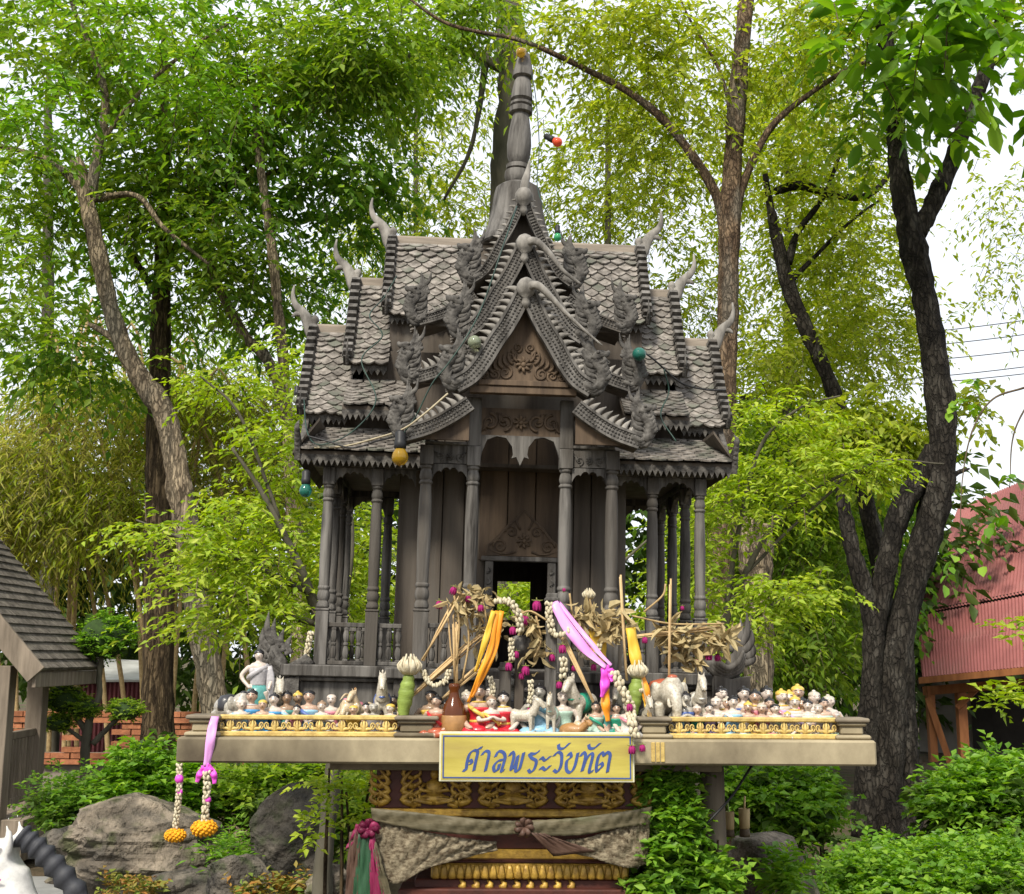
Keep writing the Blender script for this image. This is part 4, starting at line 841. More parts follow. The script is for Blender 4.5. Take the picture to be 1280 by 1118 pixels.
def eleph_body():
    b = MB(); b.ell((0, .10, .56), (.26, .36, .25), 14, 10); b.ell((0, -.25, .66), (.19, .20, .21), 14, 10); b.ell((0, -.30, .80), (.13, .12, .09))
    for s in (-1, 1):
        for y in (-.12, .32): b.tube([(s * .15, y, .48), (s * .15, y, .25), (s * .15, y - .01, .02)], [.10, .085, .09], 10)
        b.ell((s * .22, -.16, .66), (.09, .05, .15), 10, 7, Matrix.Rotation(s * .35, 3, 'Z'))
    b.tube(bez([(0, -.38, .66), (0, -.48, .48), (0, -.47, .28), (0, -.50, .15), (.02, -.56, .12)], 12), list(np.linspace(.095, .04, 12)), 10); return meshof(b, .022)
def eleph_tusk():
    b = MB()
    for s in (-1, 1): b.horn([(s * .09, -.38, .56), (s * .12, -.50, .46), (s * .10, -.60, .47)], .028, .004, 7, 1)
    return meshof(b)
def eleph_cloth():
    b = MB(); b.lathe([(.05, .84), (.2, .80), (.262, .70), (.272, .56), (.262, .5)], (0, .10, 0), 16, 1, .8); b.ell((0, -.31, .87), (.08, .07, .04)); return meshof(b)
def ox_body():
    b = MB(); b.ell((0, .05, .30), (.30, .5, .27), 14, 10); b.tube(bez([(0, -.35, .36), (0, -.52, .52), (0, -.60, .60)], 6), [.17, .15, .14, .13, .12, .12], 10); b.tube([(0, -.58, .62), (0, -.76, .50)], [.13, .09], 10)
    for s in (-1, 1): b.tube([(s * .22, -.25, .14), (s * .26, -.50, .06), (s * .16, -.62, .05)], [.09, .07, .06], 8); b.tube([(s * .26, .3, .16), (s * .3, .05, .07)], [.13, .07], 8); b.ell((s * .15, -.56, .68), (.07, .03, .035))
    b.horn([(0, .5, .35), (.1, .6, .2), (.2, .55, .06)], .05, .02); return meshof(b, .03)
def ox_horn():
    b = MB()
    for s in (-1, 1): b.horn([(s * .06, -.58, .72), (s * .14, -.58, .80), (s * .10, -.60, .90)], .03, .005, 7, 1)
    b.ell((0, -.2, .47), (.12, .2, .16), 10, 7); return meshof(b)
def bits(root, spec):
    for nm, me, m in spec:
        o = bpy.data.objects.new(nm, me); COL.objects.link(o); o.parent = root
        if not me.materials: me.materials.append(m)
        o.material_slots[0].link = 'OBJECT'; o.material_slots[0].material = m
ZS = Z_SLAB - .0015
rf = random.Random(11)
def place(name, u, Y, hpx, lab, cat, rz=0, grp=None, z=None, wide=1.0):
    h = hpx * M_(Y); x = W(u, 915, Y).x; r = empty(name, (x, Y, ZS if z is None else z), lab, cat, grp); r.rotation_euler = (0, 0, R(rz)); r.scale = (h * wide, h * wide, h); return r
def person(u, Y, hpx, lab, top, skirt, skin=None, sash_=None, belt=None, pose=0, bun=True, rz=0, hairm=None, grp=None, wide=1.32):
    r = place('kneeling_figurine', u, Y, hpx * 1.12, lab, 'figurine', rz, grp, wide=wide)
    sp = [('body', lib(('k', pose), lambda: kneel_body(pose)), skin or m_skin), ('dress', lib('kd', kneel_dress), DM[skirt]), ('hair', lib(('kh', bun), lambda: hair_mesh(bun)), hairm or m_hair), ('painted_face', lib('kf', face_mesh), m_hair)]
    if sash_: sp.append(('sash', lib('ks', sash_mesh), DM[sash_]))
    if belt: sp.append(('gold_trim', lib('kb', belt_mesh), DM[belt]))
    bits(r, sp); return r
def horse(u, Y, hpx, lab, body=None, mane=None, saddle=None, rz=0, tilt=None, z=None, wide=1.0):
    r = place('horse_figurine', u, Y, hpx, lab, 'figurine', rz, None, z, wide); sp = [('body', lib('hb', horse_body), body or m_white), ('mane', lib('hm', horse_mane), mane or m_hair)]
    if saddle: sp.append(('saddle', lib('hs', horse_saddle), DM[saddle]))
    bits(r, sp)
    if tilt: r.rotation_euler = tuple(R(a) for a in tilt)
    return r
# standing lady
r = place('standing_figurine', 320, .24, 100, 'tall lady statuette in silver sash and teal skirt, hand on hip', 'figurine', 8, wide=1.15)
bits(r, [('body', lib('sb', stand_body), m_pale), ('skirt', lib('ss', stand_skirt), DM['teal']), ('draped_top', lib('st', stand_top), DM['silver']), ('hair', lib('sh', stand_hair), m_hair), ('painted_face', lib('sf', stand_face), m_hair)])
# left of the platform
r = place('elephant_figurine', 289, .15, 58, 'silver white elephant figurine with black back behind the left railing', 'figurine', 60); bits(r, [('body', lib('eb', eleph_body), m_grey), ('tusk', lib('et', eleph_tusk), m_white), ('saddle_cloth', lib('ec', eleph_cloth), DM['black'])])
person(313, .12, 50, 'doll in shiny bright blue dress in front of the tall lady statuette', 'blue', 'blue', m_skin, belt='silver')
horse(346, .21, 68, 'white horse figurine with long upright ears beside the tall lady', m_white, m_grey, None, 15)
person(341, .12, 46, 'kneeling doll with blue skirt and cream sash beside the white horse', 'blue', 'blue', m_pale, 'white', pose=1)
person(357, .14, 48, 'dark haired doll in teal dress with blue sash at left railing', 'teal', 'teal', m_brn, 'sky', rz=10)
person(385, .12, 50, 'doll with short dark hair in pale blue blouse behind left railing', 'sky', 'sky', m_skin, 'navy', bun=False)
person(370, .10, 34, 'small pink doll between the two blue dolls at left railing', 'pink', 'pink', m_pale)
horse(398, .24, 62, 'toppled cream horse figurine lying with its legs in the air', m_cream, m_lbrown, None, 0, (0, 112, 25), ZS + .045)
horse(428, .15, 58, 'toppled cream horse figurine resting nose down behind the left railing', m_cream, m_cream, None, 0, (62, 12, 150), ZS + .03)
r = place('elephant_figurine', 440, .20, 48, 'small cream elephant figurine with pink back cloth', 'figurine', -25); bits(r, [('body', lib('eb', eleph_body), m_cream), ('tusk', lib('et', eleph_tusk), m_white), ('saddle_cloth', lib('ec', eleph_cloth), DM['pink'])])
person(457, .13, 36, 'short white doll in front of the upright white horse', 'white', 'white', m_pale)
horse(452, .22, 54, 'little tan horse figurine with its head turned behind the railing', m_cream, m_lbrown, None, -30)
horse(477, .18, 76, 'upright white horse figurine with bright ears left of the lotus bud', m_white, m_white, 'navy', 5, wide=.85)
person(491, .22, 42, 'grey headed doll tucked behind the upright white horse', 'silver', 'silver', m_brn)
# around the middle
r = place('ox_figurine', 508, .12, 34, 'tan clay ox figurine lying below the green leaf cone', 'figurine', -40); bits(r, [('body', lib('ob', ox_body), m_lbrown), ('horns_and_hump', lib('oh', ox_horn), m_cream)])
person(538, .14, 50, 'dark faced doll with yellow dress beside the amber bottle', 'gold', 'gold', m_brn, bun=False)
person(545, .07, 46, 'doll in maroon dress sitting at the corner of the yellow board', 'red', 'rust', m_skin, 'red', pose=2, rz=-20)
person(556, .10, 40, 'doll with black topknot leaning by the maroon dressed doll', 'red', 'red', m_pale, 'white', pose=2, rz=15)
person(599, .08, 58, 'largest doll in red dress with a gold sash', 'red', 'red', m_skin, 'gold', 'gold', 0, True, 0)
person(612, .14, 56, 'old white doll half hidden behind the largest red doll', 'white', 'white', m_pale)
person(629, .08, 50, 'doll in red bodice and pink skirt right of the largest red doll', 'red', 'red', m_pale, None, 'gold', 0)
horse(655, .06, 50, 'small white pony figurine facing sideways above the yellow board', m_white, m_grey, None, 70)
person(641, .20, 66, 'tall grey headed doll in teal and blue robe behind the sideways white pony', 'teal', 'navy', m_grey, 'sky')
person(657, .22, 58, 'pale doll in pink shawl behind the sideways white pony', 'pink', 'pink', m_pale, 'pink')
person(674, .10, 58, 'doll in sky blue dress between the sideways white pony and a grey horse', 'sky', 'sky', m_grey, 'white', pose=2)
horse(690, .07, 54, 'grey white horse figurine with pale green saddle beside the blue doll', m_white, m_cream, 'mint', -12, wide=.85)
horse(727, .16, 74, 'white horse figurine with green saddle looking left behind the brown ox', m_white, m_white, 'green', -35)
r = place('ox_figurine', 716, .04, 34, 'reddish brown clay ox figurine lying above the yellow board', 'figurine', 60); bits(r, [('body', lib('ob', ox_body), m_lbrown), ('horns_and_hump', lib('oh', ox_horn), m_cream)])
person(745, .07, 40, 'doll in plain green dress with pale pink arms', 'green', 'mint', m_skin, 'green', pose=2)
person(771, .07, 38, 'doll in dark green dress with white belt beside plain green doll', 'green', 'green', m_skin, None, 'white', pose=2)
horse(752, .13, 58, 'small cream horse figurine behind the two green dolls', m_cream, m_cream, None, 10)
horse(775, .16, 62, 'grey white horse figurine hidden behind the flower garland', m_white, m_grey, 'sky', -15)
horse(809, .12, 50, 'plain white horse figurine on the tan pier beside the gold cloth', m_white, m_white, None, 5, z=ZS + .0)
r = place('elephant_figurine', 833, .18, 82, 'large white elephant figurine with rusty red back cloth', 'figurine', 12); bits(r, [('body', lib('eb', eleph_body), m_white), ('tusk', lib('et', eleph_tusk), m_white), ('saddle_cloth', lib('ec', eleph_cloth), DM['rust'])])
horse(873, .18, 76, 'white horse figurine with dark mane right of the large elephant', m_white, m_hair, 'white', 5, wide=.85)
# crowd behind the right railing
crowd = [(858, .11, 50, 'silver headed doll in white blouse with blue sash by the large elephant', 'white', 'navy', 'grey', 'navy', 1), (887, .10, 38, 'short doll in mauve dress at right railing', 'lilac', 'lilac', 'pale', None, 0),
         (903, .19, 54, 'doll in cream dress and black topknot behind the mauve doll', 'white', 'gold', 'pale', None, 0), (917, .10, 46, 'pale doll in sky blue dress with white sash at right railing', 'sky', 'sky', 'pale', 'white', 0),
         (931, .20, 54, 'doll with black hair in navy dress behind the sky blue doll', 'navy', 'navy', 'pale', None, 0), (922, .22, 44, 'rust red seated doll between navy and pink dolls', 'rust', 'rust', 'brown', None, 2),
         (945, .14, 52, 'broad doll in rose pink dress with gold necklace', 'pink', 'pink', 'skin', 'rust', 0), (963, .12, 44, 'doll in mint dress right of the rose pink doll', 'mint', 'mint', 'skin', None, 1),
         (960, .22, 54, 'doll in white with lilac sash at the back of the crowd', 'white', 'lilac', 'pale', 'lilac', 0), (979, .16, 52, 'doll in pale lilac gown with gold crown', 'white', 'lilac', 'pale', 'pink', 0),
         (995, .12, 46, 'doll in white gown with mauve belt between two crowned dolls', 'lilac', 'white', 'pale', 'lilac', 0), (999, .21, 56, 'doll in pink gown with gold crown at the back', 'pink', 'pink', 'skin', 'white', 1),
         (1011, .11, 42, 'small doll in pale green and white near the end pier', 'mint', 'white', 'pale', None, 0), (1020, .19, 50, 'white draped doll with white hair near the end pier', 'white', 'white', 'pale', None, 1),
         (1031, .11, 44, 'last doll in mint sash beside the end pier', 'mint', 'mint', 'skin', 'white', 0), (985, .08, 30, 'tiny white doll in front of the crowned lilac doll', 'white', 'white', 'pale', None, 0)]
SK = {'grey': m_grey, 'pale': m_pale, 'brown': m_brn, 'skin': m_skin}
for u, Y, h, lab, tp_, sk, skn, sa, po in crowd: person(u, Y, h, lab, tp_, sk, SK[skn], sa, 'gold' if 'crown' in lab or 'necklace' in lab else None, po, True, rf.uniform(-18, 18), DM['gold'] if 'crown' in lab else (m_white if 'white draped' in lab else None), 'dolls crowded behind the right railing')


# further small dolls packed along both trays
for u, Y, h, lab, tp_, sk, skn, sa, po in [(300, .10, 40, 'small doll in white and sky blue next to the silver elephant', 'sky', 'white', 'pale', 'sky', 0), (327, .09, 40, 'small doll in aqua dress between two blue dolls', 'sky', 'blue', 'skin', None, 2), (371, .20, 46, 'tan faced doll in white shirt behind the small pink doll', 'white', 'white', 'brown', None, 0), (401, .11, 38, 'white doll with pale blue sash next to the toppled horses', 'white', 'white', 'pale', 'sky', 1),
      (413, .19, 44, 'doll in faded pink dress behind the toppled horses', 'pink', 'pink', 'pale', None, 0), (441, .10, 34, 'tiny doll in orange marigold coloured dress behind the left railing', 'orange', 'gold', 'skin', None, 0), (466, .11, 36, 'tiny doll in grey white dress beside the upright horse', 'silver', 'silver', 'grey', None, 0), (487, .10, 36, 'tiny cream doll at the end of the left railing', 'white', 'white', 'pale', 'gold', 0),
      (583, .12, 50, 'white faced doll in gold dress between amber bottle and red dolls', 'gold', 'gold', 'pale', None, 0), (614, .06, 46, 'slim doll in scarlet dress squeezed between two red dolls', 'red', 'red', 'pale', 'gold', 1), (704, .12, 50, 'pale doll in mint shawl behind the grey white horse', 'mint', 'mint', 'pale', None, 0), (760, .08, 44, 'pink faced doll in teal dress between the two green dolls', 'teal', 'teal', 'skin', None, 0), (785, .06, 40, 'small doll in white dress beside the white jasmine garland', 'white', 'white', 'pale', 'pink', 0),
      (849, .09, 36, 'small doll in pale blue dress at the elephant foot', 'sky', 'sky', 'pale', None, 0), (872, .09, 36, 'small doll in white and green before the dark maned horse', 'white', 'green', 'skin', None, 0), (896, .13, 44, 'doll in white gown with rose sash behind the mauve doll', 'white', 'white', 'pale', 'pink', 1), (910, .13, 44, 'doll in faded lilac gown behind the sky blue doll', 'lilac', 'white', 'skin', None, 0), (936, .10, 40, 'doll in cream blouse between sky blue and rose dolls', 'white', 'gold', 'skin', None, 0), (953, .10, 38, 'small doll in coral dress before the rose pink doll', 'pink', 'pink', 'skin', 'white', 2), (970, .10, 38, 'small doll in white robe before the crowned dolls', 'white', 'white', 'pale', 'mint', 0), (988, .20, 50, 'doll in sky blue gown at the back of the crowd', 'sky', 'white', 'pale', None, 0), (1004, .13, 44, 'doll in cream gown with pink sash near the end pier', 'white', 'white', 'skin', 'pink', 0), (1024, .10, 38, 'small doll in silver dress near the end pier', 'silver', 'silver', 'pale', None, 2), (1038, .16, 46, 'doll in plain white at the very end of the right tray', 'white', 'white', 'pale', None, 0)]:
    person(u, Y, h, lab, tp_, sk, SK[skn], sa, None, po, rf.random() < .5, rf.uniform(-25, 25), rf.choice([m_hair, m_brn, m_grey, m_white, DM['gold'], m_pale]), 'small dolls packed along the trays', rf.uniform(1.2, 1.5))
# ------------------------------------------------------------------ flowers, garlands, incense, ribbons
m_bud = mat('white_bud', (0.56, 0.51, 0.38), (0.40, 0.34, 0.22), 60, rough=.7, bump=.3, fine=150); m_rose = mat('dried_magenta_rose', (0.40, 0.015, 0.17), (0.20, 0.006, 0.07), 60, rough=.65, bump=.4, fine=150)
m_mari = mat('marigold', (0.78, 0.40, 0.015), (0.60, 0.24, 0.01), 60, rough=.8, bump=.6, fine=150); m_dry = leafmat('dried_leaf', (0.36, 0.27, 0.13), (0.44, 0.36, 0.19), (0.27, 0.19, 0.085), .15, .8)
m_stem = mat('dry_stem', (0.46, 0.34, 0.17), (0.30, 0.20, 0.09), 30, rough=.85, bump=.3); m_inc = mat('incense_stick', (0.55, 0.40, 0.21), (0.42, 0.28, 0.13), 30, rough=.85, bump=.2)
m_orr = mat('orange_ribbon', (0.85, 0.34, 0.02), (0.70, 0.22, 0.012), 14, (1, 1, .3), .45, .2, 40, .4); m_pkr = mat('lilac_pink_ribbon', (0.74, 0.36, 0.72), (0.62, 0.24, 0.58), 14, (1, 1, .3), .4, .2, 40, .4); m_yel = mat('yellow_gold_cloth', (0.74, 0.48, 0.05), (0.55, 0.31, 0.02), 14, (1, 1, .3), .5, .3, 40, .4)
m_hot = mat('hot_pink_ribbon', (0.75, 0.10, 0.60), (0.60, 0.06, 0.46), 14, rough=.4, bump=.2); m_leafg = mat('green_banana_leaf', (0.22, 0.30, 0.06), (0.15, 0.20, 0.04), 20, (1, 1, 4), .5, .3, 60); m_sep = mat('olive_sepal', (0.20, 0.22, 0.06), (0.14, 0.13, 0.04), 30, rough=.8, bump=.2)
def rose_mesh():
    b = MB(); b.lathe([(.10, -.52), (.34, -.40), (.50, -.10), (.46, .25), (.30, .46), (.10, .50)], (0, 0, 0), 10)
    for k in range(7):
        a = k * .9; rr = .40; b.horn([(rr * .6 * math.cos(a), rr * .6 * math.sin(a), .40), (rr * 1.15 * math.cos(a), rr * 1.15 * math.sin(a), 0), (rr * math.cos(a) * (1.0 + .3 * (k % 2)), rr * math.sin(a) * 1.1, -.62)], .26, .08, 7, .35, 7, (math.cos(a), math.sin(a), .2))
    me = meshof(b); me.materials.clear(); me.materials.append(m_rose); return me
def sepal_mesh():
    b = MB()
    for k in range(5): a = k * 1.2566; b.horn([(0, 0, .52), (.45 * math.cos(a), .45 * math.sin(a), .52), (.78 * math.cos(a), .78 * math.sin(a), .62)], .09, .01, 5, .5, 6)
    b.tube([(0, 0, .45), (.05, 0, .85)], [.10, .06], 6); me = meshof(b); me.materials.clear(); me.materials.append(m_sep); return me
def rose_parts(parent, p, r, rot=(0, 0, 0)):
    m = Matrix.Translation(p) @ Matrix.Rotation(rot[0], 4, 'X') @ Matrix.Rotation(rot[1], 4, 'Y') @ Matrix.Rotation(rf.uniform(0, 6), 4, 'Z') @ Matrix.Diagonal((r, r, r * 1.1, 1))
    o = obj_from('rose_bloom', lib('rose', rose_mesh), parent, m); obj_from('sepals', lib('sepal', sepal_mesh), o)
def rose(u, v, Y, dpx, lab, rot=(0, 0, 0)):
    p = W(u, v, Y); r = empty('rose', p, lab, 'rose'); rose_parts(r, (0, 0, 0), dpx * .55 * M_(Y), rot); return r
rose(567, 738, .10, 15, 'topmost magenta rose on the dried bouquet, green sepals spread', (.3, .3, 0)); rose(549, 756, .11, 15, 'dark magenta rose drooping left of the topmost bouquet rose')
rose(671, 757, .12, 19, 'large magenta rose beside the white J shaped garland'); rose(656, 775, .10, 18, 'bright magenta rose with cup open hanging below the large one', (.2, .2, 0))
rose(657, 838, .09, 17, 'magenta rose hanging right of the dark newel post'); rose(705, 738, .16, 7, 'tiny red dried rosebud standing upright in the dried leaves', (3.1, 0, 0))
rose(652, 845, .11, 12, 'small crimson rose tucked under the newel post rose'); rose(886, 820, .30, 15, 'magenta rose bunch hanging from the dried branch at right'); rose(897, 822, .31, 13, 'dark magenta rose touching the bunch on the dried branch'); rose(908, 815, .30, 13, 'outermost pink rose beside the carved naga tail wing', (0, .3, 0))
rose(601, 760, .08, 13, 'wilted dark rose deep in the dried bouquet'); rose(585, 748, .09, 12, 'small wilted rose on the bouquet rim', (.4, 0, 0)); rose(690, 822, .10, 13, 'purple rose hanging before the right newel post'); rose(718, 835, .12, 12, 'wilted rose under the lilac pink ribbon'); rose(645, 818, .09, 13, 'dark rose between the two white bud strings'); rose(806, 800, .14, 12, 'purple rose beside the gold cloth'); rose(870, 828, .29, 12, 'small magenta rose below the dried branch')
rose(853, 760, .55, 8, 'small red flower behind the side columns')
def buds(b, pts, r, gap=1.0):
    P = bez(pts, 40); d = np.r_[0, np.cumsum(np.linalg.norm(np.diff(P, axis=0), axis=1))]; n = max(2, int(d[-1] / (r * gap)))
    for i in range(n):
        q = [np.interp(d[-1] * (i + .5) / n, d, P[:, k]) for k in range(3)]
        for a in (0, 1.57, 3.14, 4.71): an = a + i * .7; b.ell((q[0] + r * .6 * math.cos(an), q[1] + r * .6 * math.sin(an), q[2] + rf.uniform(-.25, .25) * r), (r * .42, r * .42, r * .66), 6, 5, Matrix.Rotation(rf.uniform(-.5, .5), 3, 'Y'))
def garland(lab, pts, rpx, ends=(), cat='garland'):
    p0 = W(*pts[0]); g = empty('flower_garland', p0, lab, cat); b = MB(); buds(b, [tuple(W(*p) - p0) for p in pts], rpx * M_(pts[0][2])); b.build('bud_string', m_bud, g)
    for (u, v, Y, d, knd) in ends:
        q = W(u, v, Y) - p0
        if knd == 'rose': rose_parts(g, q, d * .55 * M_(Y))
        elif knd == 'mari':
            mb = MB(); s = d * .5 * M_(Y); q = q + Vector((0, 0, s * .35)); mb.ell(q, (s, s, s * .62), 12, 7)
            for k in range(90): a = k * 2.4; zz = 1 - 2 * (k + .5) / 90; rr = s * math.sqrt(1 - zz * zz); mb.ell((q[0] + rr * math.cos(a), q[1] + rr * math.sin(a), q[2] + s * .62 * zz + rf.uniform(-.05, .05) * s), (s * .15, s * .15, s * .13), 6, 4)
            mb.build('marigold', m_mari, g)
        elif knd == 'bead': MB().ell(q, (d * .5 * M_(Y),) * 3, 8, 6).build('bead', m_hot, g)
    return g
g = garland('white bud garland looped over the dark post left of the door', [(620, 752, .08), (636, 752, .06), (648, 768, .06), (650, 790, .07)], 5.5, ((641, 788, .07, 15, 'rose'),))
garland('short white bud string hanging below the dark crimson rose', [(640, 798, .08), (639, 812, .08), (640, 826, .08)], 4.2, ((636, 833, .08, 15, 'rose'),))
garland('white J shaped bud garland draped over the right newel post', [(686, 752, .11), (687, 775, .10), (693, 793, .09), (706, 793, .09), (712, 784, .10)], 5.2, ((703, 811, .09, 16, 'rose'),))
garland('white bud string with dark roses hanging from the right newel post', [(704, 822, .09), (705, 836, .09), (703, 848, .09)], 5.5, ((699, 856, .09, 13, 'rose'), (709, 857, .09, 13, 'rose')))
garland('white jasmine garland tied to the pink ribbon with magenta roses below', [(767, 840, .05), (778, 862, .03), (788, 884, .02), (790, 904, -.03), (795, 922, -.045)], 6.5, ((790, 937, -.045, 15, 'rose'), (803, 935, -.045, 13, 'rose'), (787, 884, .0, 14, 'rose')))
garland('thin white bud string hanging beside the dark rose pair', [(663, 850, .07), (664, 866, .07), (662, 880, .07)], 4.2, ((662, 888, .07, 11, 'rose'),))
garland('white bud wreath lying on the dried leaves right of the door', [(722, 800, .12), (728, 818, .11), (742, 822, .11), (750, 806, .12)], 4.4, ((742, 834, .11, 12, 'rose'),))
garland('short cream bud string before the porch plinth', [(612, 846, .09), (616, 862, .08), (613, 876, .08)], 4.0)
garland('cream bud garland draped over the incense behind the yellow doll', [(528, 838, .10), (540, 856, .08), (556, 852, .08), (562, 838, .09)], 4.2)
# ribbons
def ribbon(b, pts, w, tw0=0., tw1=.6, n=24):
    P = bez(pts, n); T = np.gradient(P, axis=0); T /= np.linalg.norm(T, axis=1)[:, None]; V = []
    for i in range(n):
        t = i / (n - 1); a = tw0 + (tw1 - tw0) * t + .25 * math.sin(t * 9); s = np.cross(T[i], (0, 1, 0)); s /= np.linalg.norm(s) + 1e-9; ww = w if np.isscalar(w) else np.interp(t, np.linspace(0, 1, len(w)), w)
        s = s * math.cos(a) + np.array((0, 1, 0)) * math.sin(a)
        for q in (-1, -.33, .33, 1): V.append(P[i] + s * ww * .5 * q + np.array((0, -.004 * (1 - q * q) * math.sin(t * 14), 0)))
    b.add(V, [(i * 4 + k, i * 4 + k + 1, (i + 1) * 4 + k + 1, (i + 1) * 4 + k) for i in range(n - 1) for k in range(3)], True)
def ribbon_thing(lab, strips, name='ribbon', knot=None):
    p0 = W(*strips[0][1][0]); g = empty(name, p0, lab, 'ribbon')
    for mm, pts, w in strips:
        b = MB(); ribbon(b, [tuple(W(*p) - p0) for p in pts], [x * M_(pts[0][2]) for x in w]); o = b.build('ribbon_strip', mm, g); s = o.modifiers.new('solid', 'SOLIDIFY'); s.thickness = .0012
    if knot:
        u, v, Y, d, mm = knot; q = W(u, v, Y) - p0; b = MB()
        for a in range(5): an = a * 1.3; b.horn([tuple(q), tuple(q + Vector((d * .5 * math.cos(an), -.01, d * .5 * math.sin(an))) * M_(Y)), tuple(q + Vector((d * math.cos(an), 0, d * math.sin(an))) * M_(Y))], d * .28 * M_(Y), .001, 6, .4, 6)
        b.build('knot', mm, g)
ribbon_thing('orange and yellow ribbons hanging from the dried bouquet', [(m_orr, [(622, 764, .06), (613, 810, .04), (599, 845, .03), (585, 878, .03)], [6, 7, 6, 4]), (m_yel, [(617, 764, .05), (607, 800, .035), (594, 840, .03)], [6, 8, 4]), (m_orr, [(627, 764, .06), (620, 808, .05), (606, 842, .04), (590, 872, .03)], [6, 6, 5, 3])])
ribbon_thing('lilac pink ribbon stretched from the right newel post down to a knot', [(m_pkr, [(692, 753, .11), (708, 782, .09), (732, 812, .07), (757, 834, .05)], [11, 14, 12, 8]), (m_pkr, [(697, 752, .12), (724, 786, .085), (746, 813, .065), (764, 832, .05)], [5, 6, 6, 5]), (m_hot, [(757, 836, .05), (756, 856, .04), (752, 872, .03)], [12, 12, 6]), (m_hot, [(762, 836, .05), (766, 852, .04)], [8, 8]), (m_orr, [(757, 858, .05), (757, 880, .04), (760, 902, .04)], [9, 11, 8])], knot=(759, 838, .05, 9, m_hot))
ribbon_thing('pink satin ribbon hung over the platform edge by the left end pier', [(m_pkr, [(269, 896, .02), (265, 912, -.006), (262, 934, -.008), (258, 958, -.008)], [9, 11, 11, 9]), (m_hot, [(258, 958, -.008), (250, 968, -.012), (246, 978, -.01)], [8, 8, 5]), (m_hot, [(259, 958, -.008), (267, 968, -.012), (268, 980, -.01)], [8, 8, 5])], knot=(258, 962, -.012, 8, m_hot))
garland('white garland with marigold ending below the pink satin ribbon', [(258, 964, -.012), (259, 985, -.012), (257, 1008, -.012), (256, 1030, -.012)], 5.2, ((255, 1041, -.012, 29, 'mari'), (260, 1000, -.012, 8, 'bead')))
g = garland('shorter white garland with marigold ending below the platform corner', [(224, 955, .01), (224, 985, -.004), (222, 1010, -.004), (219, 1036, -.004)], 4.2, ((219, 1049, -.004, 24, 'mari'), (224, 974, -.004, 11, 'bead'), (225, 990, -.004, 7, 'bead')))
ribbon_thing('yellow gold cloth bound round incense beside the large elephant', [(m_yel, [(788, 785, .12), (794, 820, .10), (800, 848, .10)], [12, 15, 14]), (m_orr, [(798, 835, .10), (806, 862, .09), (812, 888, .09)], [8, 12, 8]), (m_yel, [(806, 872, .09), (812, 896, .08)], [6, 6])])
ribbon_thing('orange gold cloth wrapped under the dried leaves right of the door', [(m_yel, [(744, 785, .16), (748, 805, .15), (754, 828, .15)], [18, 20, 14]), (m_orr, [(738, 800, .16), (737, 825, .15)], [10, 8])])
# incense bundles: every stick is a part
def bundle(lab, ends, n, spread, rr=.0028, name='incense_bundle'):
    (u0, v0, y0), (u1, v1, y1) = ends; a, c = W(u0, v0, y0), W(u1, v1, y1); g = empty(name, a, lab, 'incense')
    for i in range(n):
        j0 = Vector((rf.uniform(-1, 1), rf.uniform(-1, 1), rf.uniform(-1, 1))) * spread * .4; j1 = Vector((rf.uniform(-1, 1), rf.uniform(-1, 1), rf.uniform(-1, 1))) * spread
        e = (c - a) * rf.uniform(.85, 1.05) + j1; MB().tube([j0, e * .5 + (j0 + j1) * .25, e], [rr, rr, rr * .9], 6).build('stick', m_inc, g)
bundle('slender incense sticks leaning from the porch corner to the bouquet top', ((528, 826, .10), (572, 744, .10)), 4, .008); bundle('thick incense bundle slanting behind the amber bottle', ((498, 884, .10), (605, 792, .14)), 9, .014)
bundle('second incense bundle crossing below the thick slanting one', ((545, 880, .12), (612, 822, .16)), 6, .012); bundle('tall incense bundle rising beside the right porch column', ((783, 850, .10), (776, 722, .12)), 5, .006, .0036)
bundle('upright dried flower stems behind the amber bottle', ((572, 868, .12), (568, 762, .10)), 6, .024, .0026, 'reed_bundle'); bundle('single dry reed standing among leaves at the right side', ((836, 880, .22), (838, 728, .22)), 2, .004, .0036, 'reed_bundle'); bundle('dry branch reaching out level to the right', ((760, 800, .2), (900, 782, .30)), 4, .012, .003, 'reed_bundle')
bundle('dark thin stems leaning below the pink ribbon', ((752, 900, .10), (704, 802, .12)), 4, .012, .0028, 'reed_bundle'); bundle('orange wrapped sticks leaning against the gold cloth', ((815, 905, .07), (790, 800, .12)), 5, .010, .003)
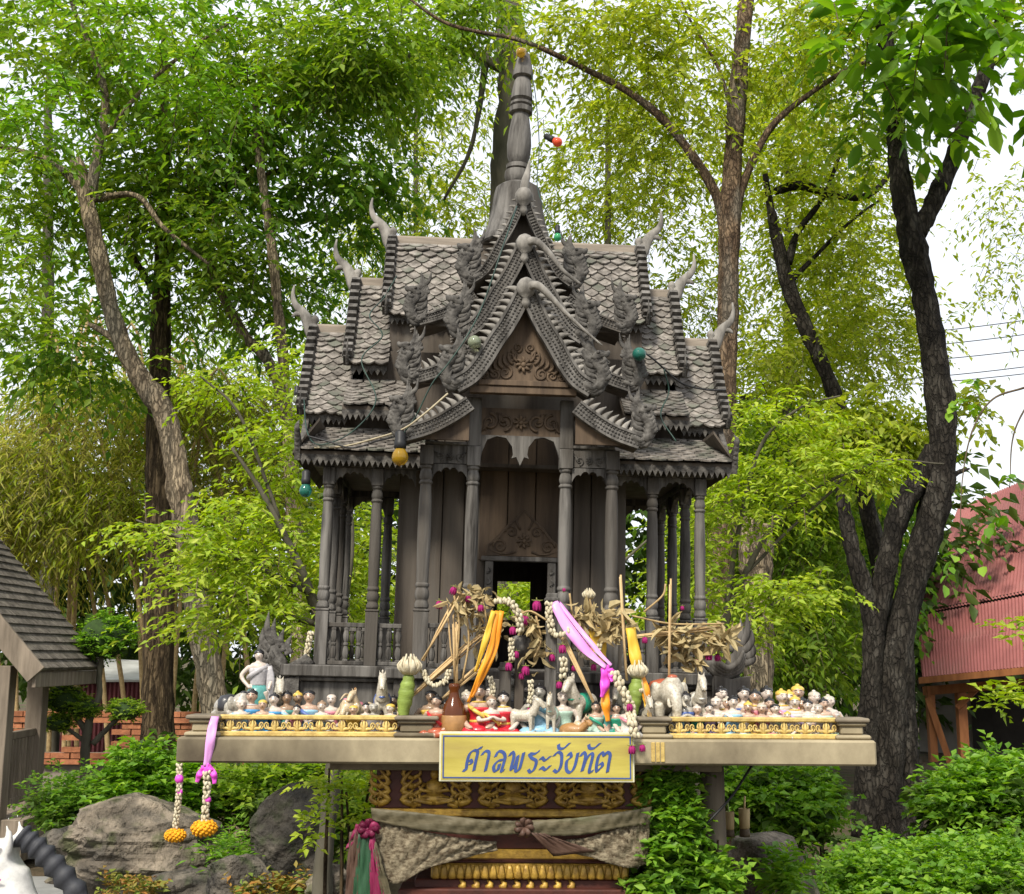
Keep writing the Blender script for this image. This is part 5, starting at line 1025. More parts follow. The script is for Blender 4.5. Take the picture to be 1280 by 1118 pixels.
# amber bottle, leaf cone with lotus, cream lotus
p = W(567, 930, .06); p.z = ZS
amb = glassmat('amber_glass', (0.13, 0.035, 0.008), .12, .35); amb2 = glassmat('amber_film', (0.26, 0.08, 0.012), .3, .35); bt = empty('amber_bottle', p, 'amber brown glass bottle holding dried stems at the platform front', 'bottle'); k = M_(.06)
b = MB(); b.lathe([(13 * k, 0), (15 * k, 3 * k), (15 * k, 30 * k), (12 * k, 40 * k), (7 * k, 48 * k), (5.5 * k, 56 * k), (7 * k, 60 * k), (7 * k, 63 * k), (5.5 * k, 65 * k)], (0, 0, 0), 18); b.build('glass', amb, bt); 
MB().lathe([(15.2 * k, 8 * k), (15.6 * k, 9 * k), (15.6 * k, 26 * k), (15.2 * k, 27 * k)], (0, 0, 0), 18).build('paper_label', m_lbrown, bt)
def lotus(u, v, Y, d, lab, cone=True):
    p = W(u, v, Y); k = M_(Y); g = empty('lotus_offering', p, lab, 'flower'); b = MB()
    for ring, (rr, n) in enumerate(((.22, 5), (.36, 8), (.46, 10))):
        for i in range(n): a = i * 2 * math.pi / n + ring; x, y = math.cos(a), math.sin(a); b.horn([(rr * .5 * x * d * k, rr * .5 * y * d * k, -d * .42 * k), (rr * 1.1 * x * d * k, rr * 1.1 * y * d * k, -d * .1 * k), (rr * .75 * x * d * k, rr * .75 * y * d * k, d * (.42 - .12 * ring) * k)], d * .13 * k, d * .03 * k, 6, .5, 6, (x, y, .1))
    b.build('petals', m_bud, g)
    if cone:
        c = MB(); c.tube(bez([(0, 0, -d * .38 * k), (-.005, 0, -d * .9 * k), (-.012, .0, -d * 1.5 * k), (-.02, 0, -d * 2.3 * k)], 16), [.011 + .012 * math.sin(i * .2) + .0016 * (i % 3) for i in range(16)], 10); c.build('leaf_cone', m_leafg, g)
lotus(512, 830, .09, 29, 'cream lotus bloom on a folded green leaf cone'); lotus(797, 836, .10, 25, 'cream dried lotus bloom beside the gold cloth'); lotus(800, 862, .09, 10, 'small white lotus bud beside the large elephant', False)
lotus(736, 742, .17, 16, 'brown curled dried lotus standing among leaves', False); garland('small marigold garland left on the corner of the shrine base', [(389, 790, .50), (386, 805, .50), (383, 822, .50)], 4.5, ((381, 834, .50, 18, 'mari'),))
# dried leaf masses
def leafmass(lab, cl, n, llen, seed, stems=()):
    rr = np.random.default_rng(seed); p0 = W(cl[0][0], cl[0][1], cl[0][2]); g = empty('dried_bouquet', p0, lab, 'dried bouquet'); V = []; F = []
    for (u, v, Y, ru, rv) in cl:
        c = W(u, v, Y) - p0; k = M_(Y)
        for i in range(n):
            o = np.array(c) + rr.normal(size=3) * (ru * k * .5, .02, rv * k * .5); d = rr.normal(size=3) + (0, -.2, -.5); d /= np.linalg.norm(d); s = np.cross(d, rr.normal(size=3)); s /= np.linalg.norm(s) + 1e-9; nn = np.cross(d, s); L = llen * k * rr.uniform(.6, 1.3); w = L * rr.uniform(.24, .42)
            base = len(V); V += [o, o + d * L * .35 + s * w * .5 + nn * L * .12, o + d * L * .75 + s * w * .35 + nn * L * .02, o + d * L - nn * L * .15, o + d * L * .75 - s * w * .35 + nn * L * .05, o + d * L * .35 - s * w * .5 + nn * L * .14, o + d * L * .5]
            F += [(base, base + 1, base + 6), (base + 1, base + 2, base + 6), (base + 2, base + 3, base + 6), (base + 3, base + 4, base + 6), (base + 4, base + 5, base + 6), (base + 5, base, base + 6)]
    tag(MB().add(V, F, False).build('leaf_mass', m_dry, g), kind='stuff')
    for pts in stems:
        MB().tube(bez([tuple(W(*q) - p0) for q in pts], 10), .0032, 6).build('stem', m_stem, g)
leafmass('dried tan bouquet with drooping leaves left of the door', [(590, 765, .12, 26, 22), (606, 790, .14, 20, 26), (578, 752, .11, 16, 12), (595, 745, .12, 20, 10)], 38, 17, 3, [[(570, 740, .1), (590, 750, .1), (605, 780, .12)], [(600, 735, .12), (608, 780, .12), (600, 830, .12)], [(580, 750, .1), (586, 800, .1), (578, 850, .1)], [(567, 742, .1), (574, 780, .1), (570, 830, .1)]])
leafmass('dried greenish leaves hanging below the magenta roses beside the door', [(672, 812, .12, 16, 18), (664, 780, .13, 12, 14)], 26, 20, 4, [[(646, 772, .1), (662, 764, .1), (684, 776, .1)], [(670, 770, .1), (676, 800, .1), (668, 822, .1)]])
leafmass('large crumpled tan leaves on top of the orange gold cloth', [(740, 768, .16, 26, 12), (760, 785, .16, 20, 18), (770, 775, .15, 20, 20), (728, 775, .16, 20, 12)], 30, 22, 5, [[(735, 740, .16), (742, 770, .16), (750, 800, .16)], [(712, 742, .16), (716, 770, .16), (724, 800, .16)]])
leafmass('dried leafy branch with curled tan leaves hanging before the side balustrade', [(850, 800, .28, 26, 14), (875, 800, .30, 30, 14), (900, 798, .30, 18, 14), (858, 822, .29, 20, 18), (838, 790, .27, 14, 8)], 30, 24, 6, [[(790, 770, .2), (840, 780, .25), (905, 780, .3)], [(805, 765, .2), (828, 745, .22), (832, 730, .22)]])
# ------------------------------------------------------------------ coloured bulbs and cables on the roof
m_bg = {'yellow': glassmat('yellow_bulb', (0.50, 0.30, 0.02), .05, .55), 'green': glassmat('green_bulb', (0.06, 0.40, 0.16), .08, .4), 'teal': glassmat('teal_bulb', (0.03, 0.20, 0.15), .08, .5), 'red': glassmat('red_bulb', (0.80, 0.10, 0.04), .08, .35), 'clear': glassmat('clear_green_bulb', (0.55, 0.62, 0.42), .05, .7)}
def bulb(u, v, Y, d, colr, lab, direc=(0, 0, -1), sock=True):
    k = M_(Y); p = W(u, v, Y); g = empty('light_bulb', p, lab, 'light bulb'); q = Vector(direc).to_track_quat('-Z', 'Y').to_matrix(); r = d * .43 * k
    MB().lathe([(.1 * r, -1.0 * r), (.55 * r, -.84 * r), (.9 * r, -.45 * r), (r, 0), (.88 * r, .5 * r), (.62 * r, .95 * r), (.5 * r, 1.25 * r)], (0, 0, 0), 16, mat=q).build('glass', m_bg[colr], g)
    if sock: MB().lathe([(.55 * r, 1.0 * r), (.72 * r, 1.1 * r), (.72 * r, 1.9 * r), (.62 * r, 2.0 * r), (.66 * r, 3.0 * r), (.3 * r, 3.3 * r)], (0, 0, 0), 12, mat=q).build('socket', m_black, g)
bulb(500, 572, .16, 25, 'yellow', 'big yellow bulb in black socket hanging at the lower left gable'); bulb(593, 428, .17, 21, 'clear', 'clear greenish bulb on the middle of the left bargeboard', (0.2, -1, -.3)); bulb(799, 443, .30, 21, 'teal', 'dark teal bulb on the right bargeboards', (0, -1, -.2)); bulb(697, 297, .42, 12, 'green', 'green bulb in black socket beside the bell of the spire')
bulb(697, 178, .93, 15, 'red', 'red orange bulb in black socket jutting from the spire', (.75, -.2, -.5)); bulb(651, 66, .9, 16, 'yellow', 'small yellow bulb at the very top of the spire', (-.4, -.3, -.4), False); bulb(382, 614, .42, 19, 'teal', 'teal bulb in black socket under the left eave corner'); bulb(371, 500, .75, 13, 'clear', 'clear bulb in black socket at the left gable end')
def cable(lab, pts, r=.0026, m=None): 
    p0 = W(*pts[0]); MB().tube(bez([tuple(W(*p) - p0) for p in pts], 8 * len(pts)), r, 6).build('cable', m or m_cable, None, loc=p0); o = COL.objects[-1]; tag(o, lab, "cable"); return o
m_pcab = mat('pale_cable', (0.42, 0.36, 0.24), (0.28, 0.24, 0.16), 20, rough=.6, bump=.1)
cable('green fairy light cable running down the left bargeboards', [(646, 258, .36), (628, 310, .22), (604, 380, .20), (584, 420, .16), (560, 455, .14), (540, 480, .14), (520, 520, .15), (502, 545, .15)]); cable('thin green cable looped over the left tiled roofs', [(496, 345, .70), (480, 372, .68), (462, 395, .62), (478, 420, .60), (452, 450, .58), (470, 500, .50), (440, 540, .42), (400, 556, .40), (384, 540, .45), (380, 500, .6)])
cable('pale cable sagging from the lower left gable to the eave corner', [(560, 492, .14), (530, 518, .14), (503, 537, .15), (470, 548, .30), (430, 558, .40), (390, 560, .42)], .0034, m_pcab); cable('dark cable crossing the right tiled roofs', [(799, 436, .32), (820, 452, .50), (850, 478, .60), (880, 487, .66), (906, 488, .74)], .0036, m_black); cable('green cable hanging on the right lower roofs', [(830, 462, .52), (836, 490, .55), (826, 520, .50), (845, 552, .44)])
cable('green cable rising along the spire to its top bulb', [(690, 280, .60), (672, 235, .84), (674, 180, .92), (668, 110, .93), (657, 70, .93)], .002); cable('thin cables bundled along the left skirt eave', [(384, 545, .42), (410, 552, .40), (440, 560, .38), (470, 552, .36), (498, 545, .16)], .003, m_black)
# ------------------------------------------------------------------ ground
m_ground = mat('leaf_littered_soil', (0.115, 0.085, 0.055), (0.055, 0.045, 0.028), 3.0, rough=.95, bump=.6, fine=24, spec=.1, c3=(0.05, 0.075, 0.02), s3=1.2, dist=.03)
b = MB(); n = 60; gx = np.concatenate([-np.geomspace(600, .5, n // 2), np.geomspace(.5, 600, n // 2)]); V = [(x, y + 3, 0.04 * math.sin(x * 1.3) * math.cos(y * .9) - .05 if abs(x) < 30 and abs(y) < 30 else -.05) for y in gx for x in gx]
g_ = b.add(V, [(j * n + i, j * n + i + 1, (j + 1) * n + i + 1, (j + 1) * n + i) for j in range(n - 1) for i in range(n - 1)], True).build('ground', m_ground); tag(g_, kind='structure')
m_pave = mat('grey_paving', (0.25, 0.25, 0.24), (0.17, 0.17, 0.165), 4, rough=.85, bump=.3)
tag(MB().bx(-3.6, -1.6, 2.0, 5.2, -.1, .035).build('paved_path', m_pave), kind='structure')

# ------------------------------------------------------------------ trunks and foliage
m_bark1 = mat('pale_smooth_bark', (0.36, 0.285, 0.19), (0.16, 0.122, 0.082), 11, (1, 1, .22), .9, 1.0, 30, .15, dist=.03, crack=30, lo=.40, hi=.60, c3=(0.17, 0.15, 0.11), s3=3)
m_bark2 = mat('fissured_brown_bark', (0.16, 0.115, 0.065), (0.05, 0.035, 0.022), 22, (1, 1, .16), .92, 1.0, 34, .12, dist=.04, crack=22)
m_bark3 = mat('dark_grey_bark', (0.044, 0.037, 0.029), (0.014, 0.012, 0.010), 9, (1, 1, .4), .9, 1.0, 26, .15, dist=.025, c3=(0.062, 0.056, 0.047), s3=9, c3lo=.5, c3hi=.68, crack=24)
m_bark4 = mat('reddish_brown_bark', (0.20, 0.138, 0.086), (0.085, 0.056, 0.036), 13, (1, 1, .35), .9, .9, 30, .15, dist=.025, crack=34, lo=.40, hi=.60, c3=(0.15, 0.125, 0.095), s3=6)
m_bark5 = mat('grey_green_bark', (0.105, 0.095, 0.07), (0.055, 0.05, 0.037), 7, (1, 1, .3), .9, .6, 22, .15, dist=.015)
m_twig = mat('thin_twig', (0.12, 0.09, 0.055), (0.07, 0.05, 0.03), 12, rough=.9, bump=.2)
LF = {'dark': leafmat('leaf_deep_green', (0.085, 0.185, 0.024), (0.135, 0.265, 0.036), (0.23, 0.35, 0.05), .58),
      'mid': leafmat('leaf_mid_green', (0.125, 0.225, 0.026), (0.20, 0.32, 0.036), (0.33, 0.43, 0.055), .57),
      'yel': leafmat('leaf_yellow_green', (0.20, 0.275, 0.028), (0.32, 0.40, 0.04), (0.47, 0.50, 0.07), .56),
      'lime': leafmat('leaf_lime', (0.22, 0.34, 0.03), (0.33, 0.45, 0.04), (0.48, 0.55, 0.075), .46),
      'bam': leafmat('leaf_bamboo_straw', (0.26, 0.27, 0.042), (0.39, 0.40, 0.062), (0.50, 0.46, 0.12), .50),
      'hedge': leafmat('leaf_hedge_green', (0.09, 0.20, 0.02), (0.15, 0.31, 0.03), (0.28, 0.45, 0.05), .45, .42),
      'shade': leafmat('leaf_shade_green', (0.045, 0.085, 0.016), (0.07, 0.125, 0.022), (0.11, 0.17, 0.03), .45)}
def trunk_into(b, pts, Y, rnd, seg=14, n=None, jit=.14):
    """pts: (u, v, width px[, Y])"""
    P = []; Rr = []
    for p in pts:
        y = p[3] if len(p) > 3 else Y; q = W(p[0], p[1], y); P.append((q.x, y, q.z)); Rr.append(p[2] * .5 * M_(y))
    n = n or max(8, 6 * len(P)); Q = bez([p + (r,) for p, r in zip(P, Rr)], n); lump = [1 + .05 * math.sin(i * 1.9 + seg) + .04 * math.sin(i * .7) for i in range(n)]
    b.tube(Q[:, :3], [max(.003, r * l) for r, l in zip(Q[:, 3], lump)], seg, 1, True, (0, 1, 0) if abs(Q[-1, 2] - Q[0, 2]) > abs(Q[-1, 1] - Q[0, 1]) else (0, 0, 1), True, jit, rnd)
def foliage(name, clumps, ntw, lpt, tl, ll, lw, mt, parent, seed, droop=.5, sub=10, sig=.30, stems=0.0, up=.2, fold=.25, flat=.6, hexl=False):
    """clumps: (u, v, Y, ru, rv, rY m, weight); twigs with alternate leaves; leaf length in metres"""
    rg = np.random.default_rng(seed); cl = []
    for (u, v, Y, ru, rv, rY, wt) in clumps:
        c = np.array(W(u, v, Y)); k = M_(Y); cl.append((c, np.array((ru * k, rY, rv * k)), wt))
    wts = np.array([c[2] for c in cl], float); idx = rg.choice(len(cl), ntw, p=wts / wts.sum()); O = np.zeros((ntw, 3)); CC = np.zeros((ntw, 3))
    for i, (c, r, _) in enumerate(cl):
        sel = np.where(idx == i)[0]
        if not len(sel): continue
        d = rg.normal(size=(sub, 3)); d /= np.linalg.norm(d, axis=1)[:, None]; sc = c + d * (rg.random((sub, 1)) ** .45) * r * .85
        si = rg.integers(0, sub, len(sel)); off = rg.normal(size=(len(sel), 3)) * r * sig; O[sel] = sc[si] + off; CC[sel] = sc[si] * .5 + c * .5
    D = O - CC; D /= np.linalg.norm(D, axis=1)[:, None] + 1e-9; D = D * .7 + rg.normal(size=(ntw, 3)) * .6; D[:, 2] = D[:, 2] * flat + up; D /= np.linalg.norm(D, axis=1)[:, None]
    L = tl * rg.uniform(.6, 1.35, ntw); t = (np.arange(lpt) + .6) / lpt
    pos = O[:, None, :] + D[:, None, :] * (L[:, None] * t)[..., None]; pos[..., 2] -= droop * L[:, None] * t ** 2
    tan = D[:, None, :] + np.zeros((1, lpt, 1)); tan = tan.copy(); tan[..., 2] -= 2 * droop * t
    side = np.cross(tan, (0, 0, 1.0)); side /= np.linalg.norm(side, axis=2)[..., None] + 1e-9; sg = np.where(np.arange(lpt) % 2 == 0, 1.0, -1.0)[None, :, None]
    ld = side * sg * .85 + tan * .55 + rg.normal(size=pos.shape) * .22; ld[..., 2] -= droop * .35; ld /= np.linalg.norm(ld, axis=2)[..., None]
    nr = np.array((0, 0, 1.0)) + rg.normal(size=pos.shape) * .45; ws = np.cross(ld, nr); ws /= np.linalg.norm(ws, axis=2)[..., None] + 1e-9; nm = np.cross(ws, ld)
    N = ntw * lpt; pos, ld, ws, nm = (a.reshape(N, 3) for a in (pos, ld, ws, nm)); l = (ll * rg.uniform(.45, 1.35, N))[:, None]; w = l * (lw / ll)
    if hexl:
        vs = [pos, pos + ld * l * .28 + ws * w * .42 + nm * w * fold * .7, pos + ld * l * .65 + ws * w * .45 + nm * w * fold * .6 - nm * l * .05, pos + ld * l - nm * l * .14, pos + ld * l * .65 - ws * w * .45 + nm * w * fold * .6 - nm * l * .05, pos + ld * l * .28 - ws * w * .42 + nm * w * fold * .7]
        nv = 6; faces = np.array([(0, 1, 2, 3), (0, 3, 4, 5)])
    else:
        vs = [pos, pos + ld * l * .42 + ws * w * .5 + nm * w * fold, pos + ld * l - nm * l * .08, pos + ld * l * .42 - ws * w * .5 + nm * w * fold]; nv = 4; faces = np.array([(0, 1, 2), (0, 2, 3)])
    V = np.stack(vs, 1).reshape(-1, 3); F = (faces[None] + (np.arange(N) * nv)[:, None, None]).reshape(-1, faces.shape[1]); k = faces.shape[1]
    if stems:
        e0 = O; e1 = pos.reshape(ntw, lpt, 3)[:, -1]; em = pos.reshape(ntw, lpt, 3)[:, lpt // 2]; s = np.cross(D, (0, 0, 1.)); s /= np.linalg.norm(s, axis=1)[:, None] + 1e-9
        SV = np.stack([e0 + s * stems, e0 - s * stems, em - s * stems * .8, em + s * stems * .8, e1], 1).reshape(-1, 3)
    me = bpy.data.meshes.new(name); me.vertices.add(len(V)); me.vertices.foreach_set('co', V.ravel()); me.loops.add(F.size); me.loops.foreach_set('vertex_index', F.ravel().astype(np.int32))
    me.polygons.add(len(F)); me.polygons.foreach_set('loop_start', (np.arange(len(F)) * k).astype(np.int32)); me.polygons.foreach_set('loop_total', np.full(len(F), k, np.int32)); me.update(calc_edges=True)
    me.materials.append(mt); o = bpy.data.objects.new(name, me); COL.objects.link(o); o.parent = parent
    if stems:
        b = MB(); nS = ntw; V2 = SV; F2 = []
        for i in range(nS): F2 += [(i * 5, i * 5 + 1, i * 5 + 2, i * 5 + 3), (i * 5 + 3, i * 5 + 2, i * 5 + 4)]
        q = tag(b.add(V2, F2).build('twigs', m_twig, o), kind='stuff')
    return o
def shift(o, root):                      # parts are built in world space; keep them there under a root at the base
    o.matrix_parent_inverse = Matrix.Translation(-root.location)
def tree(name, lab, cat, trunks, Y, bark, fols, seed, base=None, group=None, bname='trunk', wf=1.0, wb=None):
    trunks = [[(p[0], p[1], p[2] * (wf + ((wb or wf) - wf) * min(1, max(0, (p[1] - 450) / 450)))) + tuple(p[3:]) for p in t] for t in trunks]
    rnd = random.Random(seed); u, v = trunks[0][0][0], trunks[0][0][1]; yb = trunks[0][0][3] if len(trunks[0][0]) > 3 else Y; p = W(u, v, yb); root = empty(name, (p.x, yb, 0), lab, cat, group)
    if v > 950: t0 = trunks[0][0]; trunks[0].insert(0, (t0[0], v + 30, t0[2] * 1.25) + tuple(t0[3:]))
    b = MB(); trunk_into(b, trunks[0], Y, rnd, 18); o = b.build(bname, bark, root); shift(o, root)
    for t in trunks[1:]:
        b = MB(); trunk_into(b, t, Y, rnd, 10); q = b.build('branch', bark, root); shift(q, root)
    for i, f in enumerate(fols):
        f = dict(f); nm = f.pop('nm', 'crown'); q = foliage(nm, f.pop('c'), f.pop('n'), f.pop('lpt'), f.pop('tl'), f.pop('ll'), f.pop('lw'), LF[f.pop('m')], root, seed * 10 + i, **f); shift(q, root)
    return root
def gv(Y): return 820 + 1.6 / M_(Y)          # photo row of the ground at a depth
# T1: leaning pale tree at left
Y = 7.2
tree('leaning_tree', 'pale barked tree leaning left beside the offering platform', 'tree',
     [[(300, gv(Y) + 8, 70), (292, 1010, 54), (278, 930, 50), (262, 840, 48), (238, 690, 47), (224, 600, 44), (206, 518, 42), (172, 466, 37), (144, 405, 33), (124, 320, 31), (106, 240, 30), (96, 200, 24)],
      [(112, 250, 24), (122, 190, 20), (132, 130, 16), (118, 70, 13), (92, 10, 9), (80, -60, 5)], [(106, 244, 18), (70, 205, 14), (30, 190, 10), (-40, 175, 7)], [(150, 428, 18), (124, 412, 12), (110, 405, 7)], [(112, 250, 16), (170, 245, 12), (205, 285, 9), (260, 330, 6)], [(124, 180, 10), (180, 110, 8), (240, 60, 6), (300, 20, 4)]], Y, m_bark1,
     [dict(c=[(60, 70, 7.8, 120, 80, 1.2, 2), (180, 90, 7.8, 130, 70, 1.2, 2), (20, 230, 7.6, 80, 70, 1.0, 1.3), (40, 340, 7.9, 90, 80, 1.2, 1.2), (60, 440, 8, 90, 50, 1.0, .8), (220, 180, 7.8, 100, 50, .8, 1.0)], n=980, lpt=10, tl=.42, ll=.110, lw=.050, m='mid', droop=.55, stems=.004),
      dict(nm='outer_crown', c=[(250, 120, 6.0, 90, 40, .6, 1), (150, 40, 6, 120, 40, .6, 1), (60, 150, 6, 70, 40, .6, 1)], n=240, lpt=10, tl=.40, ll=.095, lw=.036, m='hedge', droop=.5, stems=.004)], 1, wf=.68, wb=.72)
# T2: straight fissured trunk
Y = 8.6
tree('straight_tree', 'straight dark tree with deeply fissured bark behind the leaning tree', 'tree',
     [[(197, gv(Y) + 5, 46), (197, 900, 38), (199, 760, 35), (199, 620, 33), (200, 500, 28), (201, 400, 24), (204, 280, 18), (206, 150, 12), (205, 40, 7)], [(203, 330, 12), (270, 250, 10), (330, 190, 7), (400, 140, 5)], [(203, 260, 10), (300, 230, 8), (420, 190, 5)], [(202, 380, 10), (150, 300, 7), (90, 260, 4)]], Y, m_bark2,
     [dict(c=[(250, 190, 8.6, 130, 70, 1.4, 2), (300, 280, 8.8, 130, 80, 1.4, 2.2), (180, 330, 9, 110, 80, 1.2, 1.6), (400, 150, 8.4, 120, 90, 1.4, 2), (440, 230, 8.2, 80, 80, 1, 1.4), (370, 380, 9, 90, 60, 1.0, 1.1), (90, 470, 8.4, 110, 40, .8, .8), (330, 50, 8.6, 150, 60, 1.4, 1.4)], n=1080, lpt=10, tl=.46, ll=.118, lw=.054, m='dark', droop=.7, stems=.004)], 2)
# T3: slim pair
Y = 7.8
tree('slim_tree', 'slim pale trunk rising behind the left end of the shingle roof', 'tree', [[(372, gv(Y), 26), (372, 800, 22), (364, 600, 20), (356, 470, 18), (347, 380, 17), (340, 310, 16), (330, 240, 14), (321, 170, 11), (317, 90, 6)], [(330, 240, 6), (328, 180, 5), (332, 120, 3)]], Y, m_bark1,
     [dict(c=[(330, 80, 7.6, 90, 60, .8, 1), (400, 60, 7.4, 90, 60, .8, 1.2), (470, 60, 7.4, 80, 60, .8, 1.2)], n=750, lpt=9, tl=.42, ll=.11, lw=.042, m='mid', droop=.6, stems=.004)], 3, wf=.78)
tree('slim_tree', 'slim trunk leaning towards the slim pale trunk', 'tree', [[(378, gv(8.2), 22), (374, 720, 20), (358, 520, 19), (335, 452, 18), (310, 425, 16), (290, 392, 15), (270, 350, 13), (256, 322, 10), (215, 285, 7), (165, 245, 4)]], 8.2, m_bark1, [dict(c=[(250, 330, 8.0, 80, 60, .7, 1), (180, 260, 8, 70, 40, .6, 1)], n=420, lpt=9, tl=.42, ll=.11, lw=.042, m='mid', droop=.6, stems=.004)], 4, wf=.85)
# T4: trunk behind the spire
Y = 9.5
tree('spire_backing_tree', 'grey trunk rising straight behind the spire of the spirit house', 'tree', [[(628, gv(Y), 60), (630, 700, 52), (632, 400, 46), (633, 230, 43), (640, 120, 38), (637, 40, 36), (634, -60, 30)], [(636, 90, 14), (560, 60, 10), (470, 90, 7), (420, 130, 4)], [(610, 60, 10), (590, 180, 6), (555, 250, 4)]], Y, m_bark5,
     [dict(c=[(540, 30, 8.8, 80, 40, 1, 1.3), (470, 120, 9, 70, 60, .8, 1.4), (600, 20, 8.6, 60, 40, .8, 1)], n=520, lpt=11, tl=.5, ll=.10, lw=.040, m='mid', droop=.7, stems=.004)], 5)
# T5: reddish forked tree to the right of the roof
Y = 6.4
tree('forked_tree', 'reddish brown forked tree rising behind the right roof horns', 'tree', [[(902, gv(Y) + 5, 58), (900, 900, 50), (899, 760, 47), (904, 600, 44), (907, 480, 42), (910, 380, 40), (912, 290, 42), (916, 200, 38), (924, 100, 35), (933, 0, 31), (940, -80, 26)],
      [(908, 300, 26), (896, 246, 22), (862, 190, 19), (824, 145, 17), (780, 112, 15), (730, 86, 13), (680, 62, 11), (640, 48, 9), (560, 30, 8), (500, -10, 5)], [(916, 290, 20), (926, 240, 17), (946, 190, 15), (972, 150, 13), (1020, 112, 11), (1070, 82, 8), (1120, 70, 4)], [(915, 150, 10), (900, 90, 7), (860, 20, 5), (840, -30, 3)]], Y, m_bark4,
     [dict(c=[(780, 60, 6.6, 100, 60, 1, 1.4), (860, 110, 6.9, 90, 80, 1, 1.4), (1000, 60, 6.6, 80, 60, .9, 1.0), (730, 20, 6.4, 90, 30, .8, 1), (830, 210, 7.1, 80, 60, .9, .9)], n=720, lpt=11, tl=.44, ll=.085, lw=.034, m='yel', droop=.6, stems=.003)], 6, wf=.64, wb=.72)
# T6: dark crooked trunk
Y = 9.2
tree('crooked_tree', 'dark crooked thin tree between the forked tree and the big dark tree', 'tree', [[(1116, gv(Y), 40), (1112, 860, 32), (1098, 700, 28), (1064, 560, 26), (1036, 475, 25), (1008, 412, 25), (988, 365, 26), (974, 310, 22), (964, 265, 15), (956, 215, 8)], [(985, 330, 14), (998, 290, 11), (1030, 245, 8), (1055, 180, 5)], [(968, 240, 12), (1000, 232, 16), (1040, 244, 13), (1080, 246, 11), (1104, 228, 9), (1116, 205, 5)], [(990, 350, 9), (1060, 280, 6), (1100, 250, 4)]], Y, m_bark3,
     [dict(c=[(1000, 260, 9.4, 90, 70, 1.2, 1.5), (1060, 330, 9.6, 80, 80, 1.2, 1.4), (1010, 180, 9.2, 90, 60, 1, 1.2), (1090, 420, 9.6, 70, 70, 1, 1.2), (980, 440, 9.8, 80, 70, 1, 1.2)], n=1400, lpt=8, tl=.36, ll=.085, lw=.038, m='yel', droop=.6, stems=.003)], 7, wf=.80)
# T7: big dark many-stemmed tree
Y = 7.0
tree('big_dark_tree', 'big dark barked tree with several fused stems by the red roofed building', 'tree',
     [[(1112, gv(Y) + 6, 96), (1106, 1000, 82), (1112, 930, 78), (1118, 850, 66), (1128, 780, 60), (1150, 700, 60), (1168, 640, 62), (1178, 570, 58), (1176, 500, 54), (1166, 430, 50), (1154, 360, 48), (1140, 300, 52), (1130, 250, 44), (1122, 190, 38), (1116, 120, 36), (1106, 40, 30), (1098, -40, 26)],
      [(1142, 300, 36), (1160, 268, 40), (1180, 225, 38), (1198, 180, 34), (1220, 120, 30), (1238, 70, 28), (1258, 0, 24), (1275, -60, 20)], [(1084, gv(Y) + 4, 70), (1086, 960, 56), (1088, 880, 48), (1092, 790, 44), (1080, 735, 40), (1066, 690, 34), (1056, 640, 28), (1050, 600, 24)], [(1092, 800, 44), (1100, 750, 46), (1112, 690, 44), (1124, 640, 46), (1148, 600, 44), (1166, 560, 36)], [(1140, gv(Y) + 4, 50), (1136, 960, 46), (1132, 880, 46), (1128, 800, 44)], [(1184, 600, 14), (1200, 590, 10), (1212, 586, 4)], [(1112, 130, 14), (1140, 60, 10), (1180, 10, 7)]], Y, m_bark3,
     [dict(nm='big_leaf_crown', c=[(1120, 90, 5.6, 70, 26, .5, 1.4), (1180, 110, 5.8, 70, 50, .6, 1.2), (1220, 30, 5.8, 70, 30, .6, 1.2), (1160, 20, 5.8, 60, 24, .5, 1), (1265, 130, 5.8, 30, 30, .4, .6), (1070, 50, 5.6, 40, 24, .4, .7)], n=62, lpt=12, tl=.66, ll=.21, lw=.10, m='hedge', droop=.6, stems=.006, hexl=True, sub=6),
      dict(c=[(1090, 30, 7.4, 90, 50, .8, 1), (1260, 30, 7.2, 60, 60, .8, 1), (1100, 160, 7.4, 60, 60, .6, .7)], n=330, lpt=10, tl=.5, ll=.12, lw=.05, m='mid', droop=.6, stems=.004),
      dict(nm='lower_leaves', c=[(1080, 560, 7.9, 70, 40, .4, 1.2), (1080, 530, 7.9, 70, 40, .4, 1.2), (1210, 500, 7.4, 16, 30, .3, .25)], n=380, lpt=9, tl=.36, ll=.095, lw=.055, m='yel', droop=.8, stems=.003)], 8, wf=.64, wb=.54)
# stump
b = MB(); rnd = random.Random(3); trunk_into(b, [(952, gv(6), 46), (950, 900, 36), (947, 760, 34), (942, 700, 36), (934, 656, 34), (930, 640, 18)], 6.0, rnd, 14, jit=.3); trunk_into(b, [(948, 745, 26), (956, 690, 20), (960, 655, 10)], 6.0, rnd, 10, jit=.3)
st_ = b.build('broken_stump', m_bark1); tag(st_, 'pale broken snag standing behind the right columns of the spirit house', 'tree stump')
